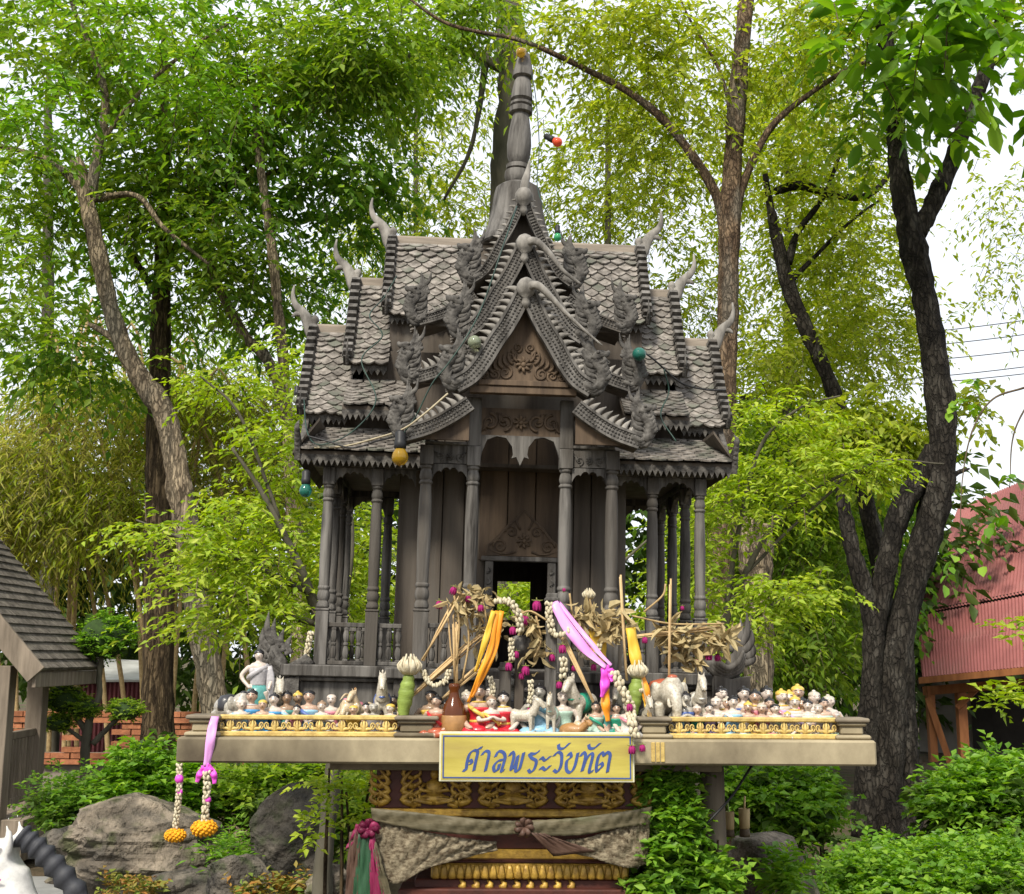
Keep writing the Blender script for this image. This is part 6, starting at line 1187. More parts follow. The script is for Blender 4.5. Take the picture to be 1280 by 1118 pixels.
# background trees
def bgtree(lab, u, Y, vt, fol, seed, w=26, bark=None, lean=0, group='trees in the background wood'):
    return tree('background_tree', lab, 'tree', [[(u, gv(Y), w * 1.3), (u + lean * .3, 800, w), (u + lean * .7, 500, w * .8), (u + lean, vt + 120, w * .5), (u + lean, vt + 20, 4)]], Y, bark or m_bark5, fol, seed, group=group)
bgtree('hazy yellow green tree behind the left roof horns', 520, 12.0, 90, [dict(c=[(520, 220, 12, 90, 80, 1.6, 1.6), (480, 320, 12, 80, 60, 1.4, 1.2), (560, 130, 12, 80, 60, 1.4, 1), (580, 260, 12.4, 60, 70, 1.2, 1)], n=560, lpt=9, tl=.50, ll=.12, lw=.040, m='yel', droop=.8, stems=.005)], 20, 12)
bgtree('olive tree crown behind the right ridge horn', 760, 11.5, 60, [dict(c=[(750, 180, 11.5, 90, 80, 1.6, 1.6), (820, 280, 11.8, 90, 70, 1.6, 1.6), (720, 260, 12, 60, 60, 1.2, 1), (800, 100, 11.4, 90, 60, 1.4, 1.2), (870, 380, 12, 80, 60, 1.4, 1.2)], n=1000, lpt=9, tl=.46, ll=.11, lw=.040, m='yel', droop=.7, stems=.005)], 21, 14)
bgtree('broad yellow green tree filling the gap right of the forked trunk', 985, 13.0, 100, [dict(c=[(960, 200, 13, 90, 80, 2, 1.4), (1000, 350, 13, 100, 90, 2, 1.8), (1060, 460, 13, 90, 80, 2, 1.4), (940, 470, 13, 80, 90, 2, 1.5), (1040, 230, 13.2, 80, 60, 1.4, .9), (960, 80, 13, 90, 60, 1.6, 1)], n=2000, lpt=9, tl=.50, ll=.115, lw=.044, m='yel', droop=.7, stems=.005)], 22, 16)
bgtree('dense green tree standing behind the right side columns', 1010, 10.5, 560, [dict(c=[(970, 640, 10.5, 80, 70, 1.2, 1.6), (1030, 700, 10.5, 70, 90, 1.2, 1.6), (940, 560, 10.6, 70, 60, 1, 1.2), (1030, 590, 10.6, 70, 50, 1, 1.2), (990, 800, 10.2, 80, 60, 1, 1.5), (900, 800, 10, 60, 80, 1, 1)], n=2600, lpt=8, tl=.38, ll=.11, lw=.046, m='mid', droop=.7, stems=.004)], 23, 12)
bgtree('shadowy dark green tree deep behind the stump', 930, 13.5, 480, [dict(c=[(940, 640, 13.5, 110, 110, 1.2, 1), (1060, 650, 13.5, 90, 120, 1.2, 1), (960, 800, 13.5, 120, 90, 1, 1)], n=2200, lpt=8, tl=.5, ll=.16, lw=.075, m='dark', droop=.7)], 24, 14)
bgtree('wispy pale tree against the sky at the right edge', 1330, 14.0, 200, [dict(c=[(1275, 290, 14, 40, 60, 1, 1), (1262, 370, 14, 40, 50, 1, .6), (1255, 230, 14, 40, 30, 1, .6)], n=120, lpt=7, tl=.7, ll=.12, lw=.05, m='yel', droop=.8, stems=.005)], 25, 10)
bgtree('tall dark green tree in the far left wood', 60, 14.0, 60, [dict(c=[(60, 250, 14, 140, 90, 2, 1.2), (150, 420, 13.5, 140, 60, 2, 1.2), (330, 420, 13, 120, 60, 2, 1.2), (30, 420, 13.5, 90, 80, 2, 1), (200, 60, 14, 160, 60, 2, 1), (420, 330, 13, 90, 80, 2, 1.1)], n=600, lpt=9, tl=.55, ll=.14, lw=.050, m='mid', droop=.8, stems=.005)], 26, 22)
# bamboo thicket at left
root = empty('bamboo_thicket', (W(90, 900, 11.5).x, 11.5, 0), 'straw coloured arching bamboo thicket behind the small shingled hut', 'bamboo'); rnd = random.Random(8)
for i in range(20):
    u0 = rnd.uniform(-20, 330); y_ = rnd.uniform(10.6, 12.6); h = rnd.uniform(380, 560); ln = rnd.uniform(-110, 110); b = MB(); trunk_into(b, [(u0, gv(y_), 6), (u0 + ln * .15, 820, 6), (u0 + ln * .5, 820 - (820 - h) * .55, 5), (u0 + ln, h, 4), (u0 + ln * 1.6, h + 40, 2)], y_, rnd, 6, 16, .1); o = b.build('culm', m_stem, root); shift(o, root)
o = foliage('bamboo_leaves', [(60, 560, 11, 110, 70, 1, 1.6), (160, 600, 11, 110, 80, 1, 1.6), (260, 560, 11.3, 90, 90, 1, 1.2), (60, 680, 11, 100, 60, 1, 1.3), (120, 520, 11.5, 120, 40, 1, 1.2), (20, 620, 11, 70, 80, 1, 1), (300, 500, 11.5, 90, 40, 1, 1), (330, 600, 11.3, 60, 90, 1, .9)], 2600, 9, .5, .13, .019, LF['bam'], root, 77, droop=.9, stems=.004); shift(o, root)
o = foliage('green_bamboo_leaves', [(40, 600, 10.8, 80, 60, .8, 1.6), (250, 500, 11, 110, 40, .8, 1), (130, 480, 11, 130, 30, .8, 1), (150, 640, 10.6, 100, 60, .8, 1)], 1300, 8, .5, .13, .026, LF['yel'], root, 78, droop=.9, stems=.004); shift(o, root)
# yellow-green sprays beside the shrine
Y = 2.9
tree('lime_shrub_tree', 'small tree with lime yellow leaf sprays left of the spirit house', 'tree', [[(400, gv(Y), 26), (404, 1080, 22), (415, 980, 20), (420, 880, 18), (400, 780, 14), (370, 700, 11), (330, 620, 7), (290, 560, 4)], [(410, 860, 12), (430, 760, 9), (440, 660, 6), (420, 560, 4), (380, 480, 3)], [(385, 740, 8), (300, 700, 6), (220, 670, 4), (170, 650, 2)], [(395, 780, 8), (330, 760, 6), (270, 740, 4), (215, 730, 2)], [(350, 650, 5), (300, 520, 4), (250, 470, 2)]], Y, m_bark5,
     [dict(c=[(250, 700, 2.9, 60, 26, .5, 1.3), (290, 760, 2.8, 70, 40, .5, 1.7), (340, 700, 3, 60, 50, .5, 1.4), (340, 580, 3.2, 50, 50, .5, 1.2), (300, 480, 3.2, 80, 20, .4, 1.1), (380, 460, 3.2, 30, 30, .4, .5), (220, 660, 2.8, 60, 20, .4, .7), (360, 770, 3.0, 40, 40, .4, 1), (440, 700, 3.2, 40, 90, .4, 1.2), (330, 640, 3.2, 60, 40, .4, 1.1), (350, 530, 3.3, 40, 40, .4, .8)], n=1120, lpt=9, tl=.20, ll=.052, lw=.021, m='lime', droop=.35, stems=.0030, up=.08, flat=.4, sig=.34),
      dict(nm='inner_crown', c=[(300, 690, 3.4, 90, 90, .4, 1), (400, 690, 3.5, 50, 100, .4, 1)], n=200, lpt=9, tl=.20, ll=.055, lw=.024, m='yel', droop=.4)], 9)
Y = 3.4
tree('lime_shrub_tree', 'small tree with level lime yellow sprays right of the spirit house', 'tree', [[(870, gv(Y), 22), (868, 1000, 18), (880, 900, 15), (900, 800, 11), (930, 720, 8), (980, 640, 6), (1040, 600, 4), (1110, 575, 2)], [(905, 790, 7), (920, 680, 6), (950, 560, 5), (1000, 510, 3), (1050, 495, 2)], [(895, 810, 6), (960, 760, 5), (1020, 735, 3)], [(930, 720, 4), (1000, 650, 4), (1090, 580, 3), (1180, 580, 2)]], Y, m_bark5,
     [dict(c=[(960, 520, 3.4, 80, 22, .4, 1.2), (1000, 590, 3.4, 110, 30, .4, 1.9), (940, 640, 3.4, 70, 34, .4, 1.4), (980, 740, 3.3, 70, 20, .4, 1.1), (930, 780, 3.3, 60, 30, .4, 1), (900, 600, 3.5, 30, 40, .3, .7), (1080, 570, 3.3, 50, 30, .3, .7), (880, 700, 3.5, 30, 70, .3, .8)], n=860, lpt=9, tl=.20, ll=.054, lw=.020, m='lime', droop=.35, stems=.0030, up=.06, flat=.35, sig=.32)], 10)
tree('lime_shrub_tree', 'bushy lime green shrub seen through the columns behind the shrine', 'tree', [[(660, gv(4.2), 16), (655, 900, 12), (640, 760, 8), (600, 660, 4)], [(650, 820, 7), (560, 720, 4), (470, 640, 2)], [(652, 830, 7), (760, 720, 4), (850, 640, 2)]], 4.2, m_bark5,
     [dict(c=[(440, 690, 4.2, 50, 80, .4, 1.4), (640, 750, 4.2, 50, 30, .4, 1), (840, 700, 4.2, 50, 90, .4, 1.2), (450, 780, 4.2, 50, 50, .4, 1), (850, 790, 4.2, 50, 50, .4, 1)], n=900, lpt=9, tl=.22, ll=.06, lw=.024, m='lime', droop=.4, stems=.002)], 11)
o = tree('hanging_branch', 'big leafed branch with a few leaves hanging before the red roof', 'branch', [[(1330, 470, 4), (1280, 485, 3), (1240, 500, 2.4), (1215, 540, 2), (1203, 600, 1.4), (1200, 670, 1)], [(1300, 480, 2.4), (1268, 540, 2), (1262, 610, 1)]], 4.5, m_twig, [dict(nm='leaves', c=[(1230, 500, 4.5, 30, 30, .3, 1), (1264, 610, 4.5, 14, 40, .2, .7), (1200, 680, 4.5, 10, 16, .1, .6)], n=11, lpt=6, tl=.18, ll=.085, lw=.055, m='hedge', droop=.8, stems=.002, hexl=True, sub=5)], 12, bname='stem')
# far wood reading as one mass
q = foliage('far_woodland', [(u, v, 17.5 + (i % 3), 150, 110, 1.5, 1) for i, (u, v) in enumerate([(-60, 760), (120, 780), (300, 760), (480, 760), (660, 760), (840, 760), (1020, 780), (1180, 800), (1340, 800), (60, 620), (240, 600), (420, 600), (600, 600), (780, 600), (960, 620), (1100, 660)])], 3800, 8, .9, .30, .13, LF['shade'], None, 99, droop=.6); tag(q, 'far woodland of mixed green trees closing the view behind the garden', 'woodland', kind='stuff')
# ------------------------------------------------------------------ hedges and shrubs
def hedge(name, lab, cl, n, ll, lw, m, seed, stems_at=(), Y=5, inner=None, group=None, cat='hedge', tl=None):
    u, v, y = cl[0][:3]; p = W(u, v, y); root = empty(name, (p.x, y, 0), lab, cat, group); rnd = random.Random(seed)
    o = foliage('foliage', cl, n, 7, tl or ll * 2.2, ll, lw, LF[m], root, seed, droop=.15, up=.45, flat=.8, sub=16, sig=.26); shift(o, root)
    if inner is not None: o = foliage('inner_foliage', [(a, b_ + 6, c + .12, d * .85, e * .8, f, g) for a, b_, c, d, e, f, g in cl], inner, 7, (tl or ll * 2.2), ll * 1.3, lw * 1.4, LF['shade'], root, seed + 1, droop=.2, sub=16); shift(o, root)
    for (us, vt) in stems_at:
        b = MB(); trunk_into(b, [(us, gv(y) + 6, 7), (us + rnd.uniform(-8, 8), (gv(y) + vt) / 2, 5), (us + rnd.uniform(-14, 14), vt, 3)], y, rnd, 7); o = b.build('stem', m_bark2, root); shift(o, root)
    return root
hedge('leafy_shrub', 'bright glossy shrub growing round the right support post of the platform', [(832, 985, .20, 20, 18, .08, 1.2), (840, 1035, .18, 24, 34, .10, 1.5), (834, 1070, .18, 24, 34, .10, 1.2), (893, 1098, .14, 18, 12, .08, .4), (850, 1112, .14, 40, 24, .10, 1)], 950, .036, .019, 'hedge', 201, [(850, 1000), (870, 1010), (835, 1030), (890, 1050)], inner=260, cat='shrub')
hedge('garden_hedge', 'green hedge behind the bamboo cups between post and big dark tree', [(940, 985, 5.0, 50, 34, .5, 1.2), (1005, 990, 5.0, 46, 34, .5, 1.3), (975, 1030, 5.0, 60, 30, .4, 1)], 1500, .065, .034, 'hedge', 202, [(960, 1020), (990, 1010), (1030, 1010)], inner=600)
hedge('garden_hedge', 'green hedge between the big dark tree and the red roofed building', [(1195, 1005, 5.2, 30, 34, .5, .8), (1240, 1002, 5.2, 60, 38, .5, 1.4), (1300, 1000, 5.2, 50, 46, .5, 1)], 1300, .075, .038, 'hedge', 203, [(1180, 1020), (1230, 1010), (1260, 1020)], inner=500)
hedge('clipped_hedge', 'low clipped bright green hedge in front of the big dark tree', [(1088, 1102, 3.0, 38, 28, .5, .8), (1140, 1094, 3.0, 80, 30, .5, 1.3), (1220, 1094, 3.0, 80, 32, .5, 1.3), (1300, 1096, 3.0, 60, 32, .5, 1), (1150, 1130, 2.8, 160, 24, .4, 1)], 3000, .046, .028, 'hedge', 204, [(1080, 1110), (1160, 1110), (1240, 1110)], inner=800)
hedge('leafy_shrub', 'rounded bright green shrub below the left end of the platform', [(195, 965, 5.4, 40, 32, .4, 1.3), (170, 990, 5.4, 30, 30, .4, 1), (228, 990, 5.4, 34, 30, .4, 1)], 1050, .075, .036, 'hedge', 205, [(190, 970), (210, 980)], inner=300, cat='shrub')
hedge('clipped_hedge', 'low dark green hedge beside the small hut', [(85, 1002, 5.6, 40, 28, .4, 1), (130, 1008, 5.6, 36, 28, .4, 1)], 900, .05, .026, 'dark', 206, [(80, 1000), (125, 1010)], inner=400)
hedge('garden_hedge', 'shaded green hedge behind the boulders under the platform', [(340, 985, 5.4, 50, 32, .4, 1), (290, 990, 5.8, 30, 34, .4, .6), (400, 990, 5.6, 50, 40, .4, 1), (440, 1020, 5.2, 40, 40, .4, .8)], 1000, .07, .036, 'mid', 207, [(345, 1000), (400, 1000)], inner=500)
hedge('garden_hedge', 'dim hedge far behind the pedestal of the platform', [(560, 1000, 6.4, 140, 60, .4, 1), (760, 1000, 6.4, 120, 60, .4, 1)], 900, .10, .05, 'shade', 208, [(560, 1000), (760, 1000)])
hedge('small_plant', 'small bright sprig growing before the flat topped rock', [(985, 1092, 1.35, 20, 20, .12, 1)], 60, .055, .026, 'hedge', 209, [(985, 1095)], cat='plant')
hedge('fern_clump', 'feathery green fern between the boulders', [(300, 1062, 4.0, 30, 9, .2, 1), (285, 1070, 3.9, 24, 8, .2, 1)], 110, .06, .016, 'hedge', 210, cat='fern', tl=.22)
hedge('twiggy_shrub', 'sparse twiggy shrub with small leaves beside the pedestal', [(420, 985, 1.9, 34, 20, .2, 1), (455, 1000, 1.8, 20, 30, .2, .7), (400, 1030, 1.8, 20, 34, .2, .5)], 90, .040, .022, 'lime', 211, [(405, 960), (425, 970), (440, 990), (450, 970)], cat='shrub')
hedge('edge_shrub', 'pale green leaves hanging at the right edge by the building wall', [(1270, 878, 6, 30, 9, .3, 1), (1282, 790, 5.8, 14, 8, .2, .4)], 34, .10, .05, 'lime', 212, [(1300, 880)], cat='shrub')
for i, (u, v, y) in enumerate(((150, 1108, 3.6), (175, 1112, 3.5), (335, 1108, 3.3), (365, 1104, 3.3), (300, 1114, 3.2), (395, 1112, 3.2))):
    LF.setdefault('succ', leafmat('leaf_rusty_succulent', (0.12, 0.20, 0.03), (0.22, 0.18, 0.035), (0.36, 0.16, 0.04), .2))
    hedge('succulent_plant', ('rusty orange succulent before the largest boulder', 'second rusty succulent before the largest boulder', 'rusty green succulent at the foot of the mid boulder', 'taller rusty succulent by the mid boulder', 'spreading succulent between the two boulders', 'succulent beside the pedestal cloth')[i], [(u, v + 6, y, 15, 8, .12, 1)], 34, .05, .024, 'succ', 220 + i, cat='succulent', group='succulents at the foot of the boulders')

# ------------------------------------------------------------------ topiary
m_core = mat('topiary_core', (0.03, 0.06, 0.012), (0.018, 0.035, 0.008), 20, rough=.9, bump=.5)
Y = 7.3; root = empty('topiary_tree', (W(105, 1000, Y).x, Y, 0), 'cloud pruned topiary tree with round leaf balls before the brick wall', 'topiary'); rnd = random.Random(4)
for t in ([(112, gv(Y) + 10, 16), (106, 960, 13), (112, 900, 10), (124, 870, 8), (124, 845, 7), (130, 800, 5)], [(112, 920, 8), (98, 900, 7), (84, 880, 4)], [(116, 930, 8), (140, 905, 6), (156, 890, 4)], [(110, 930, 6), (90, 915, 5), (74, 905, 3)], [(118, 880, 6), (110, 875, 4), (104, 884, 3)]):
    b = MB(); trunk_into(b, t, Y, rnd, 9); o = b.build('trunk' if t[0][2] > 10 else 'branch', m_bark5, root); shift(o, root)
for (u, v, a, c) in ((132, 797, 38, 31), (80, 874, 27, 21), (106, 886, 20, 13), (157, 889, 22, 14), (72, 904, 20, 12)):
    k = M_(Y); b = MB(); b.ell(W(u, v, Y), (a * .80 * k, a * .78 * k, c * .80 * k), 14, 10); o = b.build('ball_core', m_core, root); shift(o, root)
    o = foliage('leaf_ball', [(u, v, Y, a * .98, c * .98, a * .98 * k, 1)], int(a * c * .9), 6, .06, .036, .019, LF['hedge'] if v < 850 else LF['mid'], root, int(u + v), droop=.1, sub=160, sig=.10, up=.3); shift(o, root)

# ------------------------------------------------------------------ rocks
m_rock = mat('brown_grey_rock', (0.26, 0.215, 0.165), (0.085, 0.075, 0.062), 4.5, (1, 1, 1), .9, 1.0, 30, .2, 0, .36, .62, c3=(0.085, 0.088, 0.045), s3=7, dist=.03, crack=3.5)
m_rock2 = mat('dark_grey_rock', (0.15, 0.13, 0.105), (0.045, 0.042, 0.038), 5, (1, 1, 1), .9, 1.0, 30, .2, 0, .36, .64, c3=(0.055, 0.07, 0.03), s3=6, dist=.03, crack=4)
import bmesh
def rock(lab, u, vt, vb, wpx, Y, seed, m, dy=.7, yaw=0, flat_top=False, name='boulder', cat='rock', skew=0.0):
    rg = np.random.default_rng(seed); bm = bmesh.new(); bmesh.ops.create_icosphere(bm, subdivisions=5, radius=1.0); me = bpy.data.meshes.new(name); bm.to_mesh(me); bm.free()
    co = np.empty(len(me.vertices) * 3); me.vertices.foreach_get('co', co); co = co.reshape(-1, 3)
    for i in range(26):                                  # planar cuts make angular facets
        n = rg.normal(size=3); n[2] = abs(n[2]) * (1 if i % 3 else -.3); n /= np.linalg.norm(n); d = rg.uniform(.55, .93); t = co @ n - d; co = co - np.where(t > 0, t, 0)[:, None] * n * .88
    for f, a in ((2.5, .05), (6, .026), (14, .014), (30, .008)):
        ph = rg.uniform(0, 6, 6); k = rg.normal(size=(4, 3)) * f
        for q in range(4): co += (co / (np.linalg.norm(co, axis=1)[:, None] + 1e-6)) * (a * np.sin(co @ k[q] + ph[q]))[:, None] * .7
    z1, z0 = W(u, vt, Y).z, (W(u, vb, Y).z if vb else 0) - .08; k = M_(Y); mn, mx = co.min(0), co.max(0); co = (co - (mn + mx) / 2) / ((mx - mn) / 2)
    if flat_top: co[:, 2] = np.where(co[:, 2] > .62, .62 + (co[:, 2] - .62) * .12, co[:, 2]); co[:, 2] = (co[:, 2] - co[:, 2].min()) / (co[:, 2].max() - co[:, 2].min()) * 2 - 1
    co[:, 0] += skew * co[:, 2]
    c = W(u, (vt + (vb or vt)) / 2, Y); co = co * (wpx * .5 * k, wpx * .5 * k * dy, (z1 - z0) / 2); a = R(yaw); co = co @ np.array([[math.cos(a), math.sin(a), 0], [-math.sin(a), math.cos(a), 0], [0, 0, 1]])
    co[:, 2] -= co[:, 2].min(); me.vertices.foreach_set('co', co.ravel()); me.polygons.foreach_set('use_smooth', [False] * len(me.polygons)); me.update(); me.materials.append(m)
    o = bpy.data.objects.new(name, me); COL.objects.link(o); o.location = (c.x, Y, z0); return tag(o, lab, cat)
rock('largest brown boulder with slanting facets below the hanging garlands', 180, 990, 1108, 225, 4.3, 31, m_rock, .8, 10, skew=-.12); rock('low grey brown boulder half behind the largest boulder', 88, 1030, 1082, 90, 5.0, 32, m_rock2)
rock('tall dark boulder under the platform left of the pedestal', 366, 975, 1100, 100, 4.0, 33, m_rock2, .8, skew=.2); rock('small dark rock in front of the tall dark boulder', 300, 1066, 1124, 84, 3.4, 34, m_rock2); rock('pale rounded stone beside the coloured sash tail', 412, 1078, 1130, 56, 3.0, 35, m_rock)
rock('flat topped grey rock carrying two bamboo cups', 962, 1041, None, 124, 1.75, 36, m_rock, .8, 0, True); rock('broad dark rock low behind the succulents', 240, 1085, 1122, 120, 3.8, 37, m_rock2)
# bamboo cups on the rock
m_cup = mat('bamboo_cup', (0.40, 0.30, 0.15), (0.28, 0.20, 0.09), 20, (1, 1, .3), .7, .3); m_cupd = mat('dark_cup_foot', (0.10, 0.07, 0.04), None, 20)
for u, vt, lab in ((913, 1015, 'slimmer bamboo cup with a green sprig on the flat topped rock'), (931, 1011, 'wider bamboo cup with an incense stub on the flat topped rock')):
    Y = 1.55; k = M_(Y); p = W(u, 1046, Y); h = p.z; zt = W(u, vt, Y).z; c = empty('bamboo_cup', (p.x, Y, p.z), lab, 'cup'); H = zt - p.z; r = (5.5 if u < 920 else 7) * k
    MB().lathe([(r * .8, H * .28), (r * .9, H * .34), (r, H), (r * .85, H), (r * .7, H * .5), (0.001, H * .48)], (0, 0, 0), 14).build('cup', m_cup, c); MB().lathe([(r * .95, 0), (r * .95, H * .1), (r * .8, H * .29)], (0, 0, 0), 14).build('foot', m_cupd, c)
    MB().tube([(0, 0, H * .5), (-.01 if u < 920 else .004, 0, H * 1.45)], .004, 6).build('sprig', m_leafg if u < 920 else m_inc, c)
cable('grey wire sagging from the platform underside past the right post', [(940, 957, .2), (915, 995, .15), (888, 1025, .12), (860, 1055, .14), (820, 1070, .18)], .004, m_black)

# ------------------------------------------------------------------ brick wall
m_brick = mat('orange_brick', (0.42, 0.17, 0.085), (0.24, 0.095, 0.05), 14, rough=.9, bump=.6, fine=60, rnd=.22, spec=.1); m_mort = mat('mortar', (0.26, 0.22, 0.18), (0.17, 0.14, 0.115), 14, rough=.95, bump=.5)
Y = 9.4; wx0, wx1 = W(-30, 900, Y).x, W(330, 900, Y).x; wz = W(150, 889, Y).z; wall = empty('brick_wall', ((wx0 + wx1) / 2, Y, 0), 'low orange brick garden wall with dark openings behind the topiary', 'wall')
m0 = Matrix.Translation(-wall.location); bh, bl = .062, .21
def wpart(b, nm, m, bev=0): o = b.build(nm, m, wall, bev); o.matrix_parent_inverse = m0; return o
brk = MB().box((0, 0, 0), (bl - .012, .11, bh - .010)); bo = None; bmesh_ = brk.mesh('brick'); bmesh_.materials.append(m_brick)
rows = 9
op = [(W(108, 900, Y).x, W(128, 900, Y).x), (W(134, 900, Y).x, W(146, 900, Y).x), (W(64, 900, Y).x, W(80, 900, Y).x)]
zlow = wz - rows * bh
wpart(MB().bx(wx0, wx1, Y + .02, Y + .12, -.05, zlow), 'wall_base', m_mort)
for r_ in range(rows):
    z = wz - (r_ + .5) * bh; x = wx0 + (bl / 2 if r_ % 2 else 0)
    while x < wx1:
        if not (2 <= r_ <= 6 and any(a - bl * .5 < x < c + bl * .2 for a, c in op)):
            q = obj_from('brick', bmesh_, wall, Matrix.Translation(Vector((x + rs.uniform(-.004, .004), Y + (-.02 if r_ < 2 else 0) + rs.uniform(-.004, .004), z)) - wall.location))
        x += bl
wpart(MB().bx(wx0, wx1, Y + .03, Y + .05, zlow, wz - 7 * bh), 'mortar_bed', m_mort); wpart(MB().bx(wx0, wx1, Y - .02, Y + .045, wz - 2 * bh, wz - .008), 'mortar_bed', m_mort)

# ------------------------------------------------------------------ thatched hut at left edge
m_shake = mat('hut_shingle', (0.165, 0.145, 0.122), (0.07, 0.060, 0.05), 22, (1, 1, 1), .9, .6, 80, .15, .22); m_hutw = mat('hut_grey_timber', (0.24, 0.195, 0.15), (0.13, 0.105, 0.08), 16, (1, 1, .12), .85, .5, 60, .2, .1)
A = W(47, 836, 6.0); Bv = W(122, 826, 7.5); ex = (A.x + Bv.x) / 2; ez = A.z; hut = empty('garden_hut', (ex - .9, 6.7, 0), 'small open timber hut with shingled gable roof at the left edge', 'hut'); h0 = Matrix.Translation(-hut.location)
def hp(b, nm, m, bev=.004): o = b.build(nm, m, hut, bev); o.matrix_parent_inverse = h0; return o
Lr, pitch = 1.75, R(48); y0_, y1_ = A.y, Bv.y
dk = hp(MB().add([(ex, y0_, ez), (ex, y1_, ez), (ex - Lr * math.cos(pitch), y1_, ez + Lr * math.sin(pitch)), (ex - Lr * math.cos(pitch), y0_, ez + Lr * math.sin(pitch)), (ex, y0_, ez - .03), (ex, y1_, ez - .03), (ex - Lr * math.cos(pitch), y1_, ez + Lr * math.sin(pitch) - .03), (ex - Lr * math.cos(pitch), y0_, ez + Lr * math.sin(pitch) - .03)], [(0, 1, 2, 3), (7, 6, 5, 4), (0, 3, 7, 4), (1, 5, 6, 2), (0, 4, 5, 1), (3, 2, 6, 7)]), 'roof', m_hutw, 0)
shm = MB().box((0, 0, 0), (.135, .112, .026)); sh_me = shm.mesh('shingle'); sh_me.materials.append(m_shake)
for r_ in range(18):
    d = .03 + r_ * .096
    for k in range(13):
        yy = y0_ + (k + .5 + (.25 if r_ % 2 else -.0)) * (y1_ - y0_) / 13
        p = Vector((ex - d * math.cos(pitch), yy, ez + d * math.sin(pitch))) - hut.location
        obj_from('shingle', sh_me, hut, Matrix.Translation(p) @ Matrix.Rotation(pitch + rs.uniform(-.02, .02), 4, 'Y') @ Matrix.Translation((0, 0, .024)) @ Matrix.Rotation(-.17, 4, 'Y'))
rx = ex - Lr * math.cos(pitch); rz = ez + Lr * math.sin(pitch)
hp(MB().beam((rx - .0, y0_ - .02, rz - .06), (rx - Lr * math.cos(pitch), y0_ - .02, ez - .06), .03, .16), 'barge_board', m_hutw); hp(MB().beam((rx, y0_ - .025, rz - .05), (ex + .02, y0_ - .025, ez - .05), .035, .17), 'barge_board', m_hutw)
hp(MB().add([(rx, y0_, rz), (rx, y1_, rz), (2 * rx - ex, y1_, ez), (2 * rx - ex, y0_, ez), (rx, y0_, rz - .03), (rx, y1_, rz - .03), (2 * rx - ex, y1_, ez - .03), (2 * rx - ex, y0_, ez - .03)], [(3, 2, 1, 0), (4, 5, 6, 7), (0, 4, 7, 3), (1, 2, 6, 5), (2, 3, 7, 6)]), 'far_roof', m_shake, 0)
hp(MB().bx(ex - .02, ex + .012, y0_ - .005, y1_, ez - .15, ez - .031), 'eave_board', m_hutw)
for x_, y_ in ((W(2, 900, 6.15).x, 6.15), (W(45, 900, 7.0).x, 7.0), (2 * rx - ex + .2, 6.15), (2 * rx - ex + .2, 7.2)): hp(MB().bx(x_ - .07, x_ + .07, y_ - .07, y_ + .07, -.06, ez + .02), 'post', m_hutw)
pA, pB = Vector((W(2, 900, 6.15).x, 6.15, 0)), Vector((W(45, 900, 7.0).x, 7.0, 0)); zr0, zr1 = W(60, 1000, 6.6).z, W(60, 918, 6.6).z
hp(MB().beam(pA + Vector((0, 0, zr1)), pB + Vector((0, 0, zr1)), .06, .06), 'rail', m_hutw); hp(MB().beam(pA + Vector((0, 0, zr0)), pB + Vector((0, 0, zr0)), .06, .06), 'rail', m_hutw)
for i in range(10): q = pA.lerp(pB, (i + .7) / 10.4); hp(MB().bx(q.x - .035, q.x + .035, q.y - .012, q.y + .012, zr0 - .03, zr1 - .0305 + .0), 'slat', m_hutw)
hp(MB().bx(2 * rx - ex, ex - .05, y0_ + .1, y1_ - .1, -.02, .30), 'floor', m_hutw)

# ------------------------------------------------------------------ corrugated shed behind the wall
m_marc = mat('maroon_sheet', (0.17, 0.045, 0.05), (0.10, 0.028, 0.032), 6, (1, 1, .2), .6, .3, 30, .3); m_pale = mat('pale_roof_sheet', (0.42, 0.42, 0.40), (0.30, 0.30, 0.28), 4, rough=.7, bump=.3)
def corr(P00, P10, P01, P11, nw, amp, name, m, parent=None, wn_=None, rows_=2, step=0.0):
    """corrugated sheet between the upper edge P00-P10 and the lower edge P01-P11"""
    P00, P10, P01, P11 = map(Vector, (P00, P10, P01, P11)); nn = (P10 - P00).cross(P01 - P00).normalized(); nu = nw * 6 + 1; V = []; F = []
    for j in range(rows_):
        for e in ((0, 1) if rows_ > 2 and 0 < j < rows_ - 1 else (0,)):
            t = j / (rows_ - 1)
            for i in range(nu):
                s = i / (nu - 1); p = (P00.lerp(P10, s)).lerp(P01.lerp(P11, s), t) + nn * (amp * math.sin(s * nw * 2 * math.pi) + (step if e == 0 and j > 0 else 0)); V.append(p)
    nr = len(V) // nu
    for j in range(nr - 1):
        for i in range(nu - 1): F.append((j * nu + i, j * nu + i + 1, (j + 1) * nu + i + 1, (j + 1) * nu + i))
    o = MB().add(V, F, False).build(name, m, parent); sd = o.modifiers.new('solid', 'SOLIDIFY'); sd.thickness = .006; return o
Y = 13.5; shed = empty('metal_shed', (W(130, 900, Y).x, Y, 0), 'low shed with maroon corrugated wall and pale roof behind the brick wall', 'shed'); s0 = Matrix.Translation(-shed.location)
o = corr(W(80, 850, Y), W(190, 850, Y), (W(80, 850, Y).x, Y, 0), (W(190, 850, Y).x, Y, 0), 20, .02, 'corrugated_wall', m_marc, shed); o.matrix_parent_inverse = s0
o = MB().add([W(76, 850, Y - .15), W(194, 850, Y - .15), W(184, 826, Y + 2.0), W(90, 822, Y + 2.0)], [(0, 1, 2, 3)]).build('roof', m_pale, shed); o.matrix_parent_inverse = s0; o.modifiers.new('solid', 'SOLIDIFY').thickness = .03
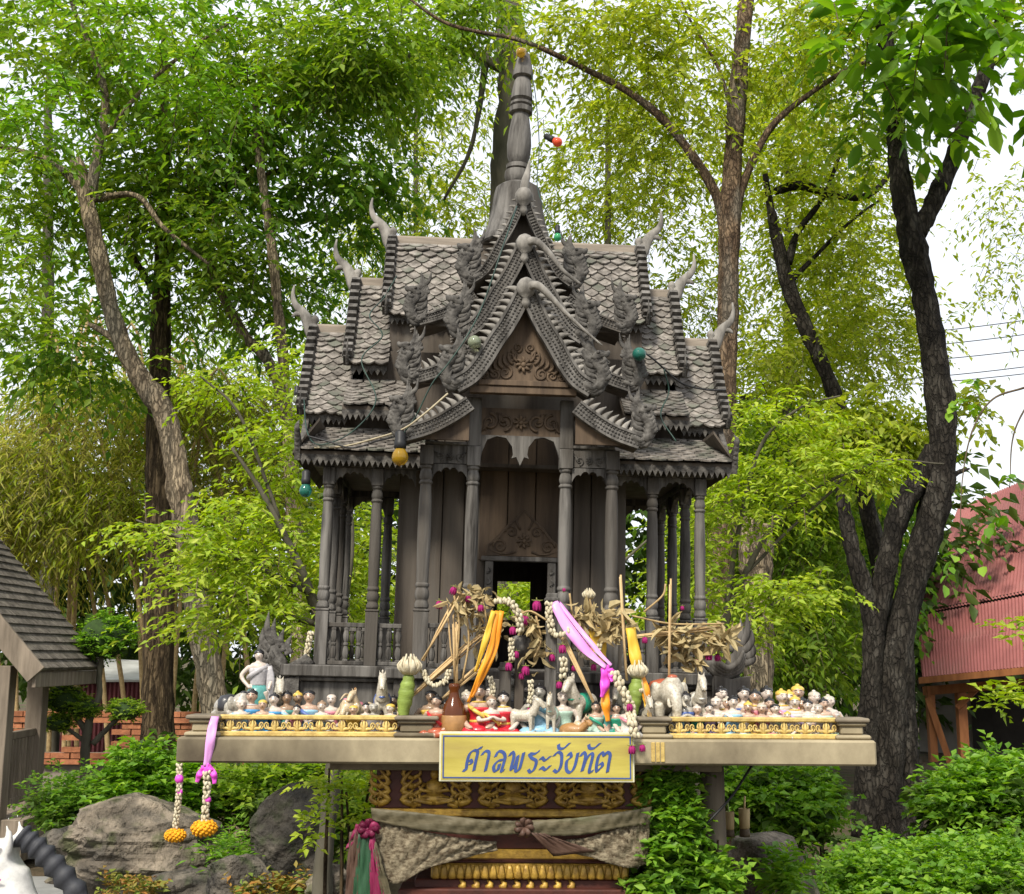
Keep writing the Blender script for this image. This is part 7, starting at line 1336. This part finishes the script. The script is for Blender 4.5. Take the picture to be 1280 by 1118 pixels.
# ------------------------------------------------------------------ red roofed building at right
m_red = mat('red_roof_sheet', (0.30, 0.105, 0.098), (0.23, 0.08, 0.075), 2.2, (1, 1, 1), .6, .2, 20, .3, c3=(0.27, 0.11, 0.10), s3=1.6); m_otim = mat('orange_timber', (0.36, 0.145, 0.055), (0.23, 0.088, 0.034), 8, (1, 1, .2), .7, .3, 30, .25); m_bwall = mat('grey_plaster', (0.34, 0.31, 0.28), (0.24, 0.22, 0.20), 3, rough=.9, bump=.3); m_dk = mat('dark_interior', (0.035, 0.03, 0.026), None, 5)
bld = empty('red_roofed_building', (W(1230, 900, 15.6).x, 15.6, 0), 'open building with two tier red corrugated roof and orange timber posts', 'building'); b0 = Matrix.Translation(-bld.location)
def bp(o): o.matrix_parent_inverse = b0; return o
UR = [(1197, 636, 19.5), (1330, 580, 17.0), (1143, 768, 17.4), (1330, 731, 15.0)]; LRf = [(1146, 771, 17.2), (1330, 736, 14.9), (1152, 846, 15.9), (1330, 828, 13.6)]
bp(corr(*[W(*p) for p in UR], 44, .012, 'upper_roof', m_red, bld, rows_=4, step=.02)); bp(corr(*[W(*p) for p in LRf], 44, .012, 'lower_roof', m_red, bld, rows_=3, step=.02))
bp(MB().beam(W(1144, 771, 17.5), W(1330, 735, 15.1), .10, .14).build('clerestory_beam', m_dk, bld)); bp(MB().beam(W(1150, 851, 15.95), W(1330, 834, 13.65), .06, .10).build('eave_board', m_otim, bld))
bp(MB().beam(W(1156, 864, 16.3), W(1330, 850, 14.1), .10, .14).build('wall_plate', m_otim, bld))
for u, y_, w_ in ((1162, 16.2, .12), (1200, 15.8, .14), (1290, 14.6, .14)): t = W(u, 858, y_); bp(MB().bx(t.x - w_ / 2, t.x + w_ / 2, y_ - w_ / 2, y_ + w_ / 2, -.05, t.z).build('post', m_otim, bld))
bp(MB().beam(W(1160, 872, 16.1), W(1188, 955, 16.0), .08, .10).build('brace', m_otim, bld)); bp(MB().beam(W(1197, 885, 15.7), W(1222, 860, 15.5), .07, .08).build('brace', m_otim, bld))
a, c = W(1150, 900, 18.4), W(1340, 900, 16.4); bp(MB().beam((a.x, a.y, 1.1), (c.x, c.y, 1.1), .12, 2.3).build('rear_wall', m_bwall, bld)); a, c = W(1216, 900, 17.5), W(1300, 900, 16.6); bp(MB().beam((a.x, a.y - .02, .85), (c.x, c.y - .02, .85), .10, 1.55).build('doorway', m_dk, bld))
# gable wall under the upper roof
bp(MB().add([W(1200, 650, 19.6), W(1150, 775, 17.6), W(1160, 850, 17.6), W(1240, 850, 20.5)], [(0, 1, 2, 3)]).build('gable_wall', m_otim, bld)).modifiers.new('solid', 'SOLIDIFY').thickness = .05
# ------------------------------------------------------------------ painted horse statue at the lower left corner
Y = .55; k = M_(Y); hs = empty('horse_statue', (W(18, 1050, Y).x + .31, Y, -.06), 'white painted horse statue with ridged black mane, pink ribbon at its cheek', 'statue'); hs.scale = (.62, 1.05, 1.02); hs.rotation_euler = (0, 0, R(-90)); hs.scale = (.9, 1.0, 1.06)
bits(hs, [('body', lib('hb', horse_body), dmat('white_gloss_paint', (0.74, 0.73, 0.70)))])
b = MB()
b.tube(bez([(0, -.29, .985), (0, -.20, .92), (0, -.08, .80), (0, .06, .60)], 40), [.036 + .007 * math.sin(i * 1.57) for i in range(40)], 10)
b.build('ridged_mane', dmat('black_dull_paint', (0.035, 0.037, 0.045), .65, None, 0.0), hs)
b = MB()
for a in range(6): an = a * 1.05; b.horn([(.09, -.40, .86), (.10, -.40 + .05 * math.cos(an), .86 + .05 * math.sin(an)), (.10, -.40 + .09 * math.cos(an), .86 + .09 * math.sin(an))], .014, .002, 6, .5, 6)
b.build('pink_bow', m_hot, hs); MB().tube(bez([(.085, -.34, .97), (.10, -.38, .86), (.09, -.44, .78)], 10), .008, 6).build('bridle', DM['gold'], hs)
# ------------------------------------------------------------------ overhead power lines
m_line = mat('power_line_cable', (0.05, 0.05, 0.055), None, 5, bump=0)
def pline(lab, u0, v0, u1, v1, Y, grp, sag=.25):
    a, c = W(u0, v0, Y), W(u1, v1, Y); P = [a.lerp(c, t) - Vector((0, 0, sag * 4 * t * (1 - t))) for t in np.linspace(0, 1, 24)]; o = MB().tube([p - a for p in P], .011, 6).build('power_line', m_line, None, loc=a); tag(o, lab, 'power line', grp)
for i, (v0, v1) in enumerate(((410, 366), (425, 385), (440, 407), (462, 427), (466, 438))): pline(('topmost', 'second highest', 'middle', 'second lowest', 'lowest')[i] + ' power line strung across the sky over the red roofed building', 860, v0 + 18, 1500, v1 - 6, 22, 'power lines over the red roof', .35)
for i, v in enumerate((484, 497, 514, 530)): pline(('highest', 'upper middle', 'lower middle', 'lowest')[i] + ' thin power line passing through the wood behind the leaning tree', -180, v, 700, v - 4 + 3 * i, 15, 'power lines in the left wood', .2)
for o in COL.objects:          # crisp turned rings on the lathe-turned timber
    if o.type == 'MESH' and o.name.split('.')[0] in ('column', 'spire_finial', 'spire_bell', 'baluster'): o.data.set_sharp_from_angle(angle=R(33))
for o in COL.objects:
    if o.type == 'MESH' and not o.data.materials: print('NOMAT', o.name)
